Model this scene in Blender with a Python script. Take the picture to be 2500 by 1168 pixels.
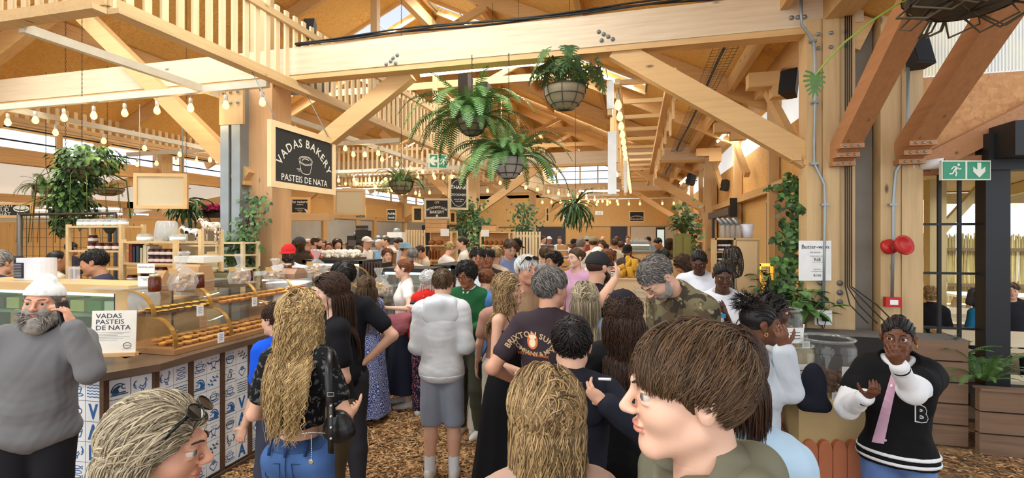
import bpy,bmesh,math,random
import numpy as np
from mathutils import Vector,Matrix
R=random.Random(7)
for o in list(bpy.data.objects):bpy.data.objects.remove(o)
scene=bpy.context.scene
COL=scene.collection
rad=math.radians
F=1200.0;HC=2.0;YAW=rad(14.26);HZ=575.0
cd=bpy.data.cameras.new('camera');cam=bpy.data.objects.new('camera',cd);COL.objects.link(cam)
cd.sensor_width=36;cd.lens=36*F/2500;cd.shift_y=(HZ-584)/2500;cd.clip_start=.05;cd.clip_end=300
cam.location=(0,0,HC);cam.rotation_euler=(math.pi/2,0,YAW)
scene.camera=cam
cS,cC=math.sin(YAW),math.cos(YAW)
def P(px,py,d):
 u=(px-1250)/F*d
 return Vector((cC*u-cS*d,cS*u+cC*d,HC+(HZ-py)/F*d))
def PXf(px,X):
 a=math.atan((px-1250)/F)-YAW
 return X/math.tan(a)
def dep(X,Y):return-cS*X+cC*Y
def Zat(py,X,Y):return HC+(HZ-py)/F*dep(X,Y)
def PY(px,py,Y):
 a=math.atan((px-1250)/F)-YAW
 X=Y*math.tan(a);return Vector((X,Y,Zat(py,X,Y)))
def PXp(px,py,X):
 Y=PXf(px,X);return Vector((X,Y,Zat(py,X,Y)))
def PZ(px,py,z):
 return P(px,py,(z-HC)*F/(HZ-py))
vs=scene.view_settings
scene.display_settings.display_device='sRGB'
vs.view_transform='Standard';vs.look='None';vs.gamma=1;vs.use_curve_mapping=False
vs.exposure=-0.3
w=bpy.data.worlds.new('sky');scene.world=w;w.use_nodes=True
nt=w.node_tree;nt.nodes.clear()
out=nt.nodes.new('ShaderNodeOutputWorld');bg=nt.nodes.new('ShaderNodeBackground')
sky=nt.nodes.new('ShaderNodeTexSky');sky.sky_type='HOSEK_WILKIE'
sky.sun_direction=(-.3,-.35,.85);sky.turbidity=4
hs=nt.nodes.new('ShaderNodeHueSaturation');hs.inputs['Saturation'].default_value=.3
nt.links.new(sky.outputs[0],hs.inputs['Color']);nt.links.new(hs.outputs[0],bg.inputs[0]);bg.inputs[1].default_value=8.0
nt.links.new(bg.outputs[0],out.inputs[0])
def area(name,loc,sx,sy,e,col=(1,1,1),rot=(0,0,0)):
 l=bpy.data.lights.new(name,'AREA');l.shape='RECTANGLE';l.size=sx;l.size_y=sy;l.energy=e;l.color=col
 o=bpy.data.objects.new(name,l);COL.objects.link(o);o.location=loc;o.rotation_euler=rot;return o
RZ,RX,RK=7.9,-5.25,.47
def roofz(x):return RZ-RK*abs(x-RX)
SKY=[(x,y,.85,5.2)for y in(11.4,19,26.5,3.8,-2.2)for x in(-2.4,-8.1)]
for i,(sx,sy,wy,wx)in enumerate(SKY):
 a=math.atan(RK)*(1 if sx>RX else-1)
 area('skylight_daylight',(sx,sy,roofz(sx)+.02),wx*.98,wy*.98,400,(.9,.97,.98),(0,a,0))
area('rear_fill',(-1.0,-5.2,3.0),9,4.6,260,(.95,.98,1),(rad(82),0,0))  # unseen fill lamp added behind the camera to light the crowd's near side
area('patio_daylight',(5.6,3.2,3.2),4.0,3.2,55,(.95,.98,1),(0,rad(78),0))
area('fence_fill',(9.5,12.9,3.4),12,1.2,900,(1,.98,.92),(rad(-30),0,0));area('deck_fill',(9.5,8.0,2.7),9,4,220,(1,.98,.94))  # fill lamps added to brighten the reed fence and the roofed deck
M={}
def nodes(name):
 m=bpy.data.materials.new(name);m.use_nodes=True;nt=m.node_tree;b=nt.nodes['Principled BSDF'];return m,nt,b
def lin(c):return tuple(((v/255)/12.92 if v/255<=.04045 else((v/255+.055)/1.055)**2.4)for v in c)
def mix3(nt,fac,a,b):
 r=nt.nodes.new('ShaderNodeMix');r.data_type='RGBA'
 for s,v in((0,fac),(6,a),(7,b)):
  if hasattr(v,'links')or hasattr(v,'is_output'):nt.links.new(v,r.inputs[s])
  else:r.inputs[s].default_value=v if s==0 else(*v,1)
 return r.outputs[2]
def noiz(nt,scale,vec=(1,1,1),detail=3,rough=.55,rot=(0,0,0)):
 tc=nt.nodes.new('ShaderNodeTexCoord');mp=nt.nodes.new('ShaderNodeMapping');n=nt.nodes.new('ShaderNodeTexNoise')
 mp.inputs['Scale'].default_value=vec;mp.inputs['Rotation'].default_value=rot
 n.inputs['Scale'].default_value=scale;n.inputs['Detail'].default_value=detail;n.inputs['Roughness'].default_value=rough
 nt.links.new(tc.outputs['Object'],mp.inputs[0]);nt.links.new(mp.outputs[0],n.inputs['Vector']);return n,mp
def ramp(nt,src,a,b):
 r=nt.nodes.new('ShaderNodeMapRange');r.inputs[1].default_value=a;r.inputs[2].default_value=b
 nt.links.new(src,r.inputs[0]);return r.outputs[0]
def bump(nt,b,src,st,dist=.01):
 bp=nt.nodes.new('ShaderNodeBump');bp.inputs['Strength'].default_value=st;bp.inputs['Distance'].default_value=dist
 nt.links.new(src,bp.inputs['Height']);nt.links.new(bp.outputs[0],b.inputs['Normal'])
def plain(c,rough=.6,metal=0.,var=.12,sc=9,bmp=0.,spec=.4):
 """base colour c (sRGB 0-255) with a little noise of its own"""
 key=('p',tuple(c),rough,metal,var,sc,bmp)
 if key in M:return M[key]
 m,nt,b=nodes('paint_%d_%d_%d'%tuple(int(v)for v in c));l=lin(c)
 n,_=noiz(nt,sc)
 nt.links.new(mix3(nt,n.outputs[0],tuple(v*(1-var)for v in l),tuple(min(1,v*(1+var))for v in l)),b.inputs['Base Color'])
 b.inputs['Roughness'].default_value=rough;b.inputs['Metallic'].default_value=metal;b.inputs['Specular IOR Level'].default_value=spec
 if bmp:bump(nt,b,n.outputs[0],bmp)
 M[key]=m;return m
def wood(c,ax='y',c2=None,rough=.6,knots=True,sc=1.):
 key=('w',tuple(c),ax,c2)
 if key in M:return M[key]
 m,nt,b=nodes('timber_'+ax);l=lin(c);l2=lin(c2)if c2 else tuple(v*.66 for v in l)
 s={'x':(.06,1,1),'y':(1,.06,1),'z':(1,1,.06)}[ax]
 n,_=noiz(nt,26*sc,s,4,.6);n2,_=noiz(nt,1.3*sc,s,2)
 f=nt.nodes.new('ShaderNodeMath');f.operation='MULTIPLY'
 nt.links.new(ramp(nt,n.outputs[0],.35,.75),f.inputs[0]);nt.links.new(ramp(nt,n2.outputs[0],.2,.8),f.inputs[1])
 col=mix3(nt,f.outputs[0],l,l2)
 if knots:
  tc=nt.nodes.new('ShaderNodeTexCoord');mp=nt.nodes.new('ShaderNodeMapping');v=nt.nodes.new('ShaderNodeTexVoronoi')
  mp.inputs['Scale'].default_value=tuple(.45 if q<1 else 1.2 for q in s);v.inputs['Scale'].default_value=3.2
  nt.links.new(tc.outputs['Object'],mp.inputs[0]);nt.links.new(mp.outputs[0],v.inputs['Vector'])
  col=mix3(nt,ramp(nt,v.outputs['Distance'],.09,.035),col,tuple(v_*.22 for v_ in l))
 nt.links.new(col,b.inputs['Base Color']);b.inputs['Roughness'].default_value=rough
 bump(nt,b,n.outputs[0],.12,.004);M[key]=m;return m
def osb(c,c2,sc=1.):
 key=('o',c,c2,sc)
 if key in M:return M[key]
 m,nt,b=nodes('strand_board');tc=nt.nodes.new('ShaderNodeTexCoord');mp=nt.nodes.new('ShaderNodeMapping')
 mp.inputs['Scale'].default_value=(1,2.2,1.6);mp.inputs['Rotation'].default_value=(.4,.5,.6)
 n0=nt.nodes.new('ShaderNodeTexNoise');n0.inputs['Scale'].default_value=3
 v=nt.nodes.new('ShaderNodeTexVoronoi');v.inputs['Scale'].default_value=15*sc
 nt.links.new(tc.outputs['Object'],mp.inputs[0]);nt.links.new(mp.outputs[0],v.inputs['Vector'])
 n,_=noiz(nt,30*sc,(1,.4,.5),4,.7,(.3,.2,.5));n2,_=noiz(nt,.8,detail=2)
 sp=nt.nodes.new('ShaderNodeSeparateColor');nt.links.new(v.outputs['Color'],sp.inputs[0])
 a=mix3(nt,ramp(nt,sp.outputs[0],.0,1.),lin(c),lin(c2))
 a=mix3(nt,ramp(nt,n.outputs[0],.5,.85),a,tuple(q*.5 for q in lin(c2)))
 a=mix3(nt,ramp(nt,n2.outputs[0],.3,.75),a,tuple(q*.82 for q in lin(c)))
 nt.links.new(a,b.inputs['Base Color']);b.inputs['Roughness'].default_value=.7;M[key]=m;return m
def emit(c,st,name='glow'):
 key=('e',c,st)
 if key in M:return M[key]
 m,nt,b=nodes(name);b.inputs['Base Color'].default_value=(*lin(c),1)
 b.inputs['Emission Color'].default_value=(*lin(c),1);b.inputs['Emission Strength'].default_value=st;M[key]=m;return m
def glass(c=(235,240,240),a=.12,rough=.03,name='clear_glass'):
 key=('g',c,a,rough)
 if key in M:return M[key]
 m,nt,b=nodes(name);o=nt.nodes['Material Output']
 t=nt.nodes.new('ShaderNodeBsdfTransparent');g=nt.nodes.new('ShaderNodeBsdfGlossy');g.inputs['Roughness'].default_value=rough
 t.inputs[0].default_value=(*[1-(1-v)*.35 for v in lin(c)],1);lw=nt.nodes.new('ShaderNodeLayerWeight');fr=nt.nodes.new('ShaderNodeMath');fr.operation='POWER';fr.inputs[1].default_value=3.2
 nt.links.new(lw.outputs['Facing'],fr.inputs[0]);f2=nt.nodes.new('ShaderNodeMath');f2.operation='MULTIPLY_ADD';f2.inputs[1].default_value=.38;f2.inputs[2].default_value=.035;nt.links.new(fr.outputs[0],f2.inputs[0]);fr=f2
 mx=nt.nodes.new('ShaderNodeMixShader');nt.links.new(fr.outputs[0],mx.inputs[0]);nt.links.new(t.outputs[0],mx.inputs[1]);nt.links.new(g.outputs[0],mx.inputs[2])
 df=nt.nodes.new('ShaderNodeBsdfDiffuse');df.inputs[0].default_value=(*lin(c),1);m2=nt.nodes.new('ShaderNodeMixShader');m2.inputs[0].default_value=a
 nt.links.new(mx.outputs[0],m2.inputs[1]);nt.links.new(df.outputs[0],m2.inputs[2]);nt.links.new(m2.outputs[0],o.inputs[0]);M[key]=m;return m
def leafm(c,c2=None):
 key=('l',c)
 if key in M:return M[key]
 m,nt,b=nodes('leaf');n,_=noiz(nt,14);l=lin(c);l2=lin(c2)if c2 else tuple(v*.45 for v in l)
 nt.links.new(mix3(nt,n.outputs[0],l2,tuple(v*1.25 for v in l)),b.inputs['Base Color']);b.inputs['Roughness'].default_value=.5;M[key]=m;return m
def hairm(c,c2):
 key=('h',c,c2)
 if key in M:return M[key]
 m,nt,b=nodes('hair');at=nt.nodes.new('ShaderNodeAttribute');at.attribute_name='tint'
 n,_=noiz(nt,60,(1,1,.12),3)
 ad=nt.nodes.new('ShaderNodeMath');ad.operation='MULTIPLY_ADD';ad.inputs[1].default_value=.5;nt.links.new(n.outputs[0],ad.inputs[0]);nt.links.new(at.outputs['Fac'],ad.inputs[2])
 nt.links.new(mix3(nt,ramp(nt,ad.outputs[0],.15,1.25),lin(c),lin(c2)),b.inputs['Base Color'])
 b.inputs['Roughness'].default_value=.42;b.inputs['Specular IOR Level'].default_value=.3
 bump(nt,b,n.outputs[0],.5,.004);M[key]=m;return m
def skinm(c):
 key=('s',c)
 if key in M:return M[key]
 m,nt,b=nodes('skin');n,_=noiz(nt,22);l=lin(c)
 nt.links.new(mix3(nt,n.outputs[0],tuple(v*.9 for v in l),(min(1,l[0]*1.12),l[1]*1.03,l[2])),b.inputs['Base Color'])
 b.inputs['Roughness'].default_value=.5;b.inputs['Subsurface Weight'].default_value=.0;b.inputs['Specular IOR Level'].default_value=.35
 M[key]=m;return m
def cloth(c,c2=None,kind=None,sc=30):
 """woven cloth; kind: None, 'denim', 'lace', 'floral', 'camo', 'stripe', 'knit', 'dots'"""
 key=('c',tuple(c),c2,kind,sc)
 if key in M:return M[key]
 m,nt,b=nodes('cloth');l=lin(c);n,_=noiz(nt,160,detail=2);n2,_=noiz(nt,4)
 base=mix3(nt,n2.outputs[0],tuple(v*.86 for v in l),tuple(min(1,v*1.1)for v in l));L2=lin(c2)if c2 else None
 if kind=='camo':
  for s_,cc,th,w_ in((9,(92,78,60),.5,0),(8,(58,52,44),.56,3),(11,(150,140,108),.62,7)):
   q,mp=noiz(nt,s_,(1,1,1.3),3);mp.inputs['Location'].default_value=(w_,w_,0)
   base=mix3(nt,ramp(nt,q.outputs[0],th,th+.015),base,lin(cc))
 elif kind in('lace','dots','floral'):
  tc=nt.nodes.new('ShaderNodeTexCoord');v=nt.nodes.new('ShaderNodeTexVoronoi');v.inputs['Scale'].default_value=sc
  if kind=='floral':v.inputs['Randomness'].default_value=.25
  nt.links.new(tc.outputs['Object'],v.inputs['Vector'])
  r_=ramp(nt,v.outputs['Distance'],.42,.3)if kind!='floral' else None
  if kind=='floral':
   s_=nt.nodes.new('ShaderNodeMath');s_.operation='MULTIPLY';s_.inputs[1].default_value=26;nt.links.new(v.outputs['Distance'],s_.inputs[0])
   s2=nt.nodes.new('ShaderNodeMath');s2.operation='SINE';nt.links.new(s_.outputs[0],s2.inputs[0]);r_=ramp(nt,s2.outputs[0],.35,.6)
  if kind=='lace':
   q,_=noiz(nt,40,detail=4);r_=ramp(nt,q.outputs[0],.56,.6)
  base=mix3(nt,r_,base,L2)
 elif kind=='stripe':
  tc=nt.nodes.new('ShaderNodeTexCoord');wv=nt.nodes.new('ShaderNodeTexWave');wv.bands_direction='Z';wv.inputs['Scale'].default_value=sc
  nt.links.new(tc.outputs['Object'],wv.inputs['Vector']);base=mix3(nt,ramp(nt,wv.outputs['Fac'],.45,.55),base,L2)
 elif kind=='denim':
  q,_=noiz(nt,3.2,detail=2);base=mix3(nt,ramp(nt,q.outputs[0],.45,.75),base,tuple(min(1,v*1.9)for v in l))
 nt.links.new(base,b.inputs['Base Color']);b.inputs['Roughness'].default_value=.85;b.inputs['Specular IOR Level'].default_value=.2
 bump(nt,b,n.outputs[0],.15,.002);M[key]=m;return m
PINE=(232,205,158);PINE2=(206,166,112)
OAK=(214,168,112)
def wloc(o):
 v=Vector((0,0,0))
 while o is not None:v=v+o.location;o=o.parent
 return v
def link(o,parent=None):
 COL.objects.link(o)
 if parent is not None:o.parent=parent
 return o
def tag(o,label=None,cat=None,group=None,kind=None):
 if label:o['label']=label
 if cat:o['category']=cat
 if group:o['group']=group
 if kind:o['kind']=kind
 return o
def thing(name,label,cat,loc=(0,0,0),group=None,rz=0):
 o=bpy.data.objects.new(name,None);link(o);o.location=loc;o.rotation_euler=(0,0,rz);o.empty_display_size=.1
 return tag(o,label,cat,group)
def copy_tree(o,parent=None):
 c=o.copy();COL.objects.link(c)
 if parent is not None:c.parent=parent
 for ch in list(o.children):copy_tree(ch,c)
 return c
def frame(o,right,up):
 r=Vector(right).normalized();u=Vector(up);n=r.cross(u).normalized();u=n.cross(r)
 m=Matrix(((r.x,u.x,n.x,o[0]),(r.y,u.y,n.y,o[1]),(r.z,u.z,n.z,o[2]),(0,0,0,1)));return m
TXT={}
def textmesh(s,bold=0.):
 if(s,bold)in TXT:return TXT[(s,bold)]
 cu=bpy.data.curves.new('t','FONT');cu.body=s;cu.size=1;cu.resolution_u=2;cu.offset=bold
 o=bpy.data.objects.new('t',cu);COL.objects.link(o);bpy.context.view_layer.update()
 me=bpy.data.meshes.new_from_object(o.evaluated_get(bpy.context.evaluated_depsgraph_get()))
 v=[tuple(x.co)for x in me.vertices];f=[tuple(p.vertices)for p in me.polygons]
 bpy.data.objects.remove(o);bpy.data.curves.remove(cu);bpy.data.meshes.remove(me)
 w=max([x[0]for x in v],default=.3);TXT[(s,bold)]=(v,f,w);return TXT[(s,bold)]
class MB:
 def __init__(s):s.v=[];s.f=[];s.m=[];s.s=[]
 def add(s,vs,fs,mi=0,sm=False):
  n=len(s.v);s.v+=[tuple(q)for q in vs]
  for f in fs:s.f.append(tuple(n+i for i in f));s.m.append(mi);s.s.append(sm)
  return s
 def box(s,c,sz,mi=0,T=None):
  x,y,z=[q/2 for q in sz];c=Vector(c)
  vs=[Vector((a*x,b*y,d*z))for d in(-1,1)for b in(-1,1)for a in(-1,1)]
  vs=[(T@q if T else q)+c for q in vs]
  return s.add(vs,[(0,2,3,1),(4,5,7,6),(0,1,5,4),(2,6,7,3),(0,4,6,2),(1,3,7,5)],mi)
 def b2(s,a,b,mi=0):
  return s.box([(a[i]+b[i])/2 for i in range(3)],[abs(a[i]-b[i])for i in range(3)],mi)
 def beam(s,a,b,w,h,mi=0,up=(0,0,1)):
  a=Vector(a);b=Vector(b);d=(b-a).normalized();u=Vector(up)
  if abs(d.dot(u))>.98:u=Vector((0,1,0))
  r=d.cross(u).normalized()*w/2;u=r.cross(d).normalized()*h/2
  vs=[p+r*i+u*j for p in(a,b)for(i,j)in((-1,-1),(1,-1),(1,1),(-1,1))]
  return s.add(vs,[(0,1,2,3),(7,6,5,4),(0,4,5,1),(1,5,6,2),(2,6,7,3),(3,7,4,0)],mi)
 def tube(s,pts,r,n=6,mi=0,sm=True,flat=1.):
  pts=[Vector(p)for p in pts];k=len(pts)
  rr=r if isinstance(r,(list,tuple))else[r]*k;vs=[];u=None
  for i,p in enumerate(pts):
   d=(pts[min(i+1,k-1)]-pts[max(i-1,0)])
   d=d.normalized()if d.length>1e-9 else Vector((0,0,1))
   if u is None:
    u=Vector((0,0,1))if abs(d.z)<.9 else Vector((0,1,0))
   u=(u-d*u.dot(d));u=u.normalized()if u.length>1e-6 else d.orthogonal().normalized();q=d.cross(u)
   for j in range(n):
    a=2*math.pi*j/n;vs.append(p+(u*math.cos(a)*flat+q*math.sin(a))*rr[i])
  fs=[(i*n+j,i*n+(j+1)%n,(i+1)*n+(j+1)%n,(i+1)*n+j)for i in range(k-1)for j in range(n)]
  fs+=[tuple(range(n-1,-1,-1)),tuple((k-1)*n+j for j in range(n))]
  return s.add(vs,fs,mi,sm)
 def lathe(s,prof,c=(0,0,0),n=16,mi=0,T=None,sm=True,sq=1.,cap=True):
  c=Vector(c);vs=[]
  for(r,z)in prof:
   for j in range(n):
    a=2*math.pi*j/n;q=Vector((r*math.cos(a),r*sq*math.sin(a),z));vs.append((T@q if T else q)+c)
  k=len(prof)
  fs=[(i*n+j,i*n+(j+1)%n,(i+1)*n+(j+1)%n,(i+1)*n+j)for i in range(k-1)for j in range(n)]
  if cap and prof[0][0]>1e-6:fs.append(tuple(range(n-1,-1,-1)))
  if cap and prof[-1][0]>1e-6:fs.append(tuple((k-1)*n+j for j in range(n)))
  return s.add(vs,fs,mi,sm)
 def ball(s,c,r,n=10,mi=0,T=None):
  r=r if isinstance(r,(list,tuple))else(r,r,r)
  pr=[(math.sin(math.pi*i/(n//2+1)),-math.cos(math.pi*i/(n//2+1)))for i in range(n//2+2)]
  pr[0]=(0.01,-1);pr[-1]=(0.01,1);S=Matrix.Diagonal(r)
  return s.lathe(pr,c,n,mi,(T@S)if T else S)
 def prism(s,pts,h,Mx,mi=0,z0=0.):
  n=len(pts);vs=[Mx@Vector((p[0],p[1],z0))for p in pts]+[Mx@Vector((p[0],p[1],z0+h))for p in pts]
  fs=[tuple(range(n-1,-1,-1)),tuple(range(n,2*n))]+[(i,(i+1)%n,n+(i+1)%n,n+i)for i in range(n)]
  return s.add(vs,fs,mi)
 def flat(s,pts,Mx,mi=0,z=0.):return s.add([Mx@Vector((p[0],p[1],z))for p in pts],[tuple(range(len(pts)))],mi)
 def text(s,t,size,Mx,x=0,y=0,z=.004,mi=0,al='c',bold=0.,ang=0,wide=1.):
  v,f,w=textmesh(t,bold);dx=-w/2 if al=='c' else 0;ca,sa=math.cos(ang),math.sin(ang);vs=[]
  for q in v:
   X=(q[0]+dx)*size*wide;Y=q[1]*size;vs.append(Mx@Vector((x+X*ca-Y*sa,y+X*sa+Y*ca,z)))
  return s.add(vs,f,mi)
 def arctext(s,t,size,Mx,cx,cy,rad_,mi=0,z=.004,bold=0.,up=True,sp=1.):
  W=[textmesh(t[:i+1],bold)[2]*size*sp if t[:i+1].strip()else 0 for i in range(len(t))];tot=W[-1]
  for i,ch in enumerate(t):
   if ch==' ':continue
   w0=textmesh(ch,bold)[2]*size;xm=W[i]-w0/2-tot/2;a=xm/rad_
   if up:s.text(ch,size,Mx,cx+rad_*math.sin(a),cy+rad_*math.cos(a),z,mi,'c',bold,-a)
   else:s.text(ch,size,Mx,cx+rad_*math.sin(a),cy-rad_*math.cos(a),z,mi,'c',bold,a)
  return s
 def stroke(s,pts,w,Mx,mi=0,z=.003,closed=False):
  """a flat painted line"""
  n=len(pts);P_=[Vector((p[0],p[1],0))for p in pts];vs=[]
  for i in range(n):
   a=P_[(i-1)%n]if(closed or i)else P_[0];b=P_[(i+1)%n]if(closed or i<n-1)else P_[-1]
   d=(b-a);d=d.normalized()if d.length else Vector((1,0,0));q=Vector((-d.y,d.x,0))*w/2
   vs+=[Mx@(P_[i]+q+Vector((0,0,z))),Mx@(P_[i]-q+Vector((0,0,z)))]
  k=n if closed else n-1
  return s.add(vs,[(2*i,2*i+1,2*((i+1)%n)+1,2*((i+1)%n))for i in range(k)],mi)
 def build(s,name,mats,parent=None,origin=None,**tg):
  mats=mats if isinstance(mats,(list,tuple))else[mats]
  V=np.array(s.v,dtype=np.float64).reshape(-1,3)
  if parent is not None:off=np.array(wloc(parent));loc=(0,0,0)
  elif origin is not None:off=np.array(origin);loc=origin
  else:
   lo,hi=V.min(0),V.max(0);off=np.array(((lo[0]+hi[0])/2,(lo[1]+hi[1])/2,lo[2]));loc=tuple(off)
  me=bpy.data.meshes.new(name);me.from_pydata((V-off).tolist(),[],s.f)
  me.polygons.foreach_set('material_index',s.m);me.polygons.foreach_set('use_smooth',s.s)
  for m in mats:me.materials.append(m)
  me.update();o=bpy.data.objects.new(name,me);link(o,parent);o.location=loc
  if tg:tag(o,**tg)
  return o
def struct(name,mb,mats,**kw):
 o=mb.build(name,mats,**kw);o['kind']='structure';return o
def oval(rx,ry,n=16,cx=0,cy=0,a0=0,a1=360):
 return[(cx+rx*math.cos(rad(a0+(a1-a0)*i/n)),cy+ry*math.sin(rad(a0+(a1-a0)*i/n)))for i in range(n+(a1-a0!=360))]
# ================================================================ SETTING
OSB1=osb((244,202,122),(226,170,90));OSB2=osb((232,184,116),(208,150,82));OSBW=osb((236,192,120),(218,164,92),1.4)
WX,WY,WZ=wood((212,182,134),'x'),wood((212,182,134),'y'),wood((206,174,126),'z')
PX_,PY_,PZ_=wood(PINE,'x',PINE2),wood(PINE,'y',PINE2),wood(PINE,'z',PINE2)
BX=wood((218,178,122),'x');BY=wood((212,170,112),'y');GX=wood((222,204,176),'x',(190,160,124))
BLK=plain((32,33,36),.5);STEEL=plain((150,158,160),.45,.6);DKST=plain((110,112,112),.55,.3);WHT=plain((236,236,232),.5)
GLS=glass();LTG=plain((196,188,168),.5);CREAM=plain((226,220,200),.55)
def mulch():
 m,nt,b=nodes('wood_chip');tc=nt.nodes.new('ShaderNodeTexCoord');v=nt.nodes.new('ShaderNodeTexVoronoi');v.inputs['Scale'].default_value=34
 n,mp=noiz(nt,3,detail=3);q=nt.nodes.new('ShaderNodeVectorMath');q.operation='MULTIPLY_ADD';q.inputs[1].default_value=(.3,.3,0)
 nt.links.new(n.outputs['Color'],q.inputs[0]);nt.links.new(tc.outputs['Object'],q.inputs[2]);nt.links.new(q.outputs[0],v.inputs['Vector'])
 s=nt.nodes.new('ShaderNodeSeparateColor');nt.links.new(v.outputs['Color'],s.inputs[0])
 nt.links.new(mix3(nt,s.outputs[0],lin((100,72,46)),lin((178,140,94))),b.inputs['Base Color']);b.inputs['Roughness'].default_value=.9
 bump(nt,b,v.outputs['Distance'],.9,.03);return m
MU=mulch()
struct('floor',MB().b2((-24,-6,-.06),(16,40,0)),MU)
def chips():
 rg=np.random.default_rng(3);n=26000
 px=rg.uniform(500,1260,n*2);py=575+2400/rg.uniform(3.9,8.5,n*2);d=2400/(py-575)
 u=(px-1250)/F*d;X=cC*u-cS*d;Y=cS*u+cC*d
 k=(X>-3.3)&(X<1.5);X,Y=X[k][:n],Y[k][:n]
 X2=rg.uniform(2.2,4.9,5200);Y2=rg.uniform(3.2,5.36,5200);X=np.r_[X,X2];Y=np.r_[Y,Y2];n=len(X)
 a=rg.uniform(0,6.28,n);L=rg.uniform(.012,.042,n);W=rg.uniform(.004,.011,n);t=rg.uniform(-.35,.35,n);z=rg.uniform(.002,.012,n)
 ca,sa=np.cos(a),np.sin(a);vs=np.zeros((n,4,3))
 for i,(p,q)in enumerate(((-1,-.6),(1,-1),(.9,1),(-1,.7))):
  vs[:,i,0]=X+p*L*ca-q*W*sa;vs[:,i,1]=Y+p*L*sa+q*W*ca;vs[:,i,2]=z+.008+p*L*t*.5+q*.002
 me=bpy.data.meshes.new('wood_chips');me.from_pydata(vs.reshape(-1,3).tolist(),[],np.arange(4*n).reshape(-1,4).tolist())
 mi=rg.integers(0,4,n);me.polygons.foreach_set('material_index',mi)
 for c in((172,130,86),(146,106,66),(108,76,46),(196,158,110)):me.materials.append(plain(c,.9,sc=40))
 o=bpy.data.objects.new('wood_chips',me);link(o);tag(o,'loose brown wood chips strewn over the aisle floor','wood chips',kind='stuff')
chips()
def roof():
 y0,y1=-4.5,31.2
 for side in(-1,1):
  xs=sorted({RX,RX+side*7.75}|{v for s in SKY if(s[0]>RX)==(side>0)for v in(s[0]-s[3]/2,s[0]+s[3]/2)})
  ys=sorted({y0,y1}|{v for s in SKY for v in(s[1]-s[2]/2,s[1]+s[2]/2)});mb=MB()
  for i in range(len(xs)-1):
   for j in range(len(ys)-1):
    cx,cy=(xs[i]+xs[i+1])/2,(ys[j]+ys[j+1])/2
    if any(abs(cx-s[0])<s[3]/2 and abs(cy-s[1])<s[2]/2 for s in SKY):continue
    q=[(x,y,roofz(x)+dz)for dz in(0,.14)for(x,y)in((xs[i],ys[j]),(xs[i+1],ys[j]),(xs[i+1],ys[j+1]),(xs[i],ys[j+1]))]
    mb.add(q,[(0,1,2,3),(7,6,5,4),(0,4,5,1),(1,5,6,2),(2,6,7,3),(3,7,4,0)])
  struct('ceiling',mb,OSB1)
 for i,(sx,sy,wy,wx)in enumerate(SKY):
  mb=MB();a,b=sx-wx/2,sx+wx/2
  for k in range(7):
   x=a+wx*k/6;mb.beam((x,sy-wy/2,roofz(x)-.01),(x,sy+wy/2,roofz(x)-.01),.03,.03)
  for y in(sy-wy/2,sy+wy/2):mb.beam((a,y,roofz(a)-.03),(b,y,roofz(b)-.03),.04,.09,1)
  struct('window_%d'%(i+1),mb,[DKST,PX_])
roof()
def bolts(mb,pts,Y,mi,r=.022):
 for(x,z)in pts:mb.lathe([(r,0),(r,.008),(r*.55,.012),(r*.5,.022),(0.001,.024)],(x,Y,z),10,mi,Matrix.Rotation(rad(90),3,'X'))
def frame_main(Y,n):
 mb=MB();mb.b2((-12.75,Y-.11,4.24),(2.3,Y+.11,4.62));mb.b2((-12.7,Y-.1,4.17),(2.2,Y+.1,4.24),1)
 if n==0:bolts(mb,[(PY(px,py,5.89).x,PY(px,py,5.89).z)for px,py in((943,157),(954,150),(960,142),(970,135),(966,155),(1462,78),(1474,84),(1485,90),(1496,96),(1469,99),(1932,44),(1948,43),(1964,42))],5.89,2,.026)
 o=struct('tie_beam',mb,[GX,BX,STEEL])
 mb=MB()
 for s in(-1,1):mb.beam((RX,Y,RZ-.22),(RX+s*7.6,Y,RZ-.22-RK*7.6),.16,.34)
 struct('rafter',mb,BX)
 for s,x in((-1,RX),(1,RX),(-1,2.0),(1,-12.6)):
  mb=MB();L=3.3 if(s<0 and x==RX)else 2.25;h=2.75 if L>3 else 1.42
  for y in((Y-.14,)if L>3 else(Y+.15 if x==RX and Y<7 else Y,)):mb.beam((x+s*.12,y,2.8),(x+s*L,y,2.8+h),.14,.24)
  for k in range(3):mb.box((x+s*(.12+.1*k),Y-.14 if L>3 else(Y+.15 if x==RX and Y<7 else Y),2.74+.05*k),(.08,.2,.06),1)
  struct('knee_brace',mb,[BX,BX])
 struct('king_post',MB().b2((RX-.12,Y-.1,4.5),(RX+.12,Y+.1,RZ-.2)),WZ)
for n,Y in enumerate((6,15.5,25)):frame_main(Y,n)
for Y in(9.17,12.33,18.67,21.83,28.2):
 mb=MB()
 for s in(-1,1):
  mb.beam((RX,Y,RZ-.16),(RX+s*7.6,Y,RZ-.16-RK*7.6),.09,.28);mb.beam((RX+s*.1,Y,5.4),(RX+s*2.4,Y,RZ-.3-RK*2.4),.08,.14)
 mb.b2((RX-3.6,Y-.06,5.95),(RX+3.6,Y+.02,6.13));struct('rafter',mb,BX)
 struct('king_post',MB().b2((RX-.07,Y-.07,4.3),(RX+.07,Y+.07,RZ-.2)),WZ)
for x in(-9.8,-7.4,-3.1,-.9,1.55):
 struct('purlin',MB().beam((x,-4,roofz(x)-.14),(x,31,roofz(x)-.14),.09,.24),BY)
struct('purlin',MB().b2((RX-.08,-4,RZ-.5),(RX+.08,31,RZ-.22)),BY)
for x in(2.05,2.65):struct('eave_beam',MB().b2((x-.13,1,4.28),(x+.13,31 if x<2.1 else 6.1,4.56)),BY)
struct('eave_beam',MB().b2((-12.8,1,3.5),(-12.6,31,3.82)),BY)
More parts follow.
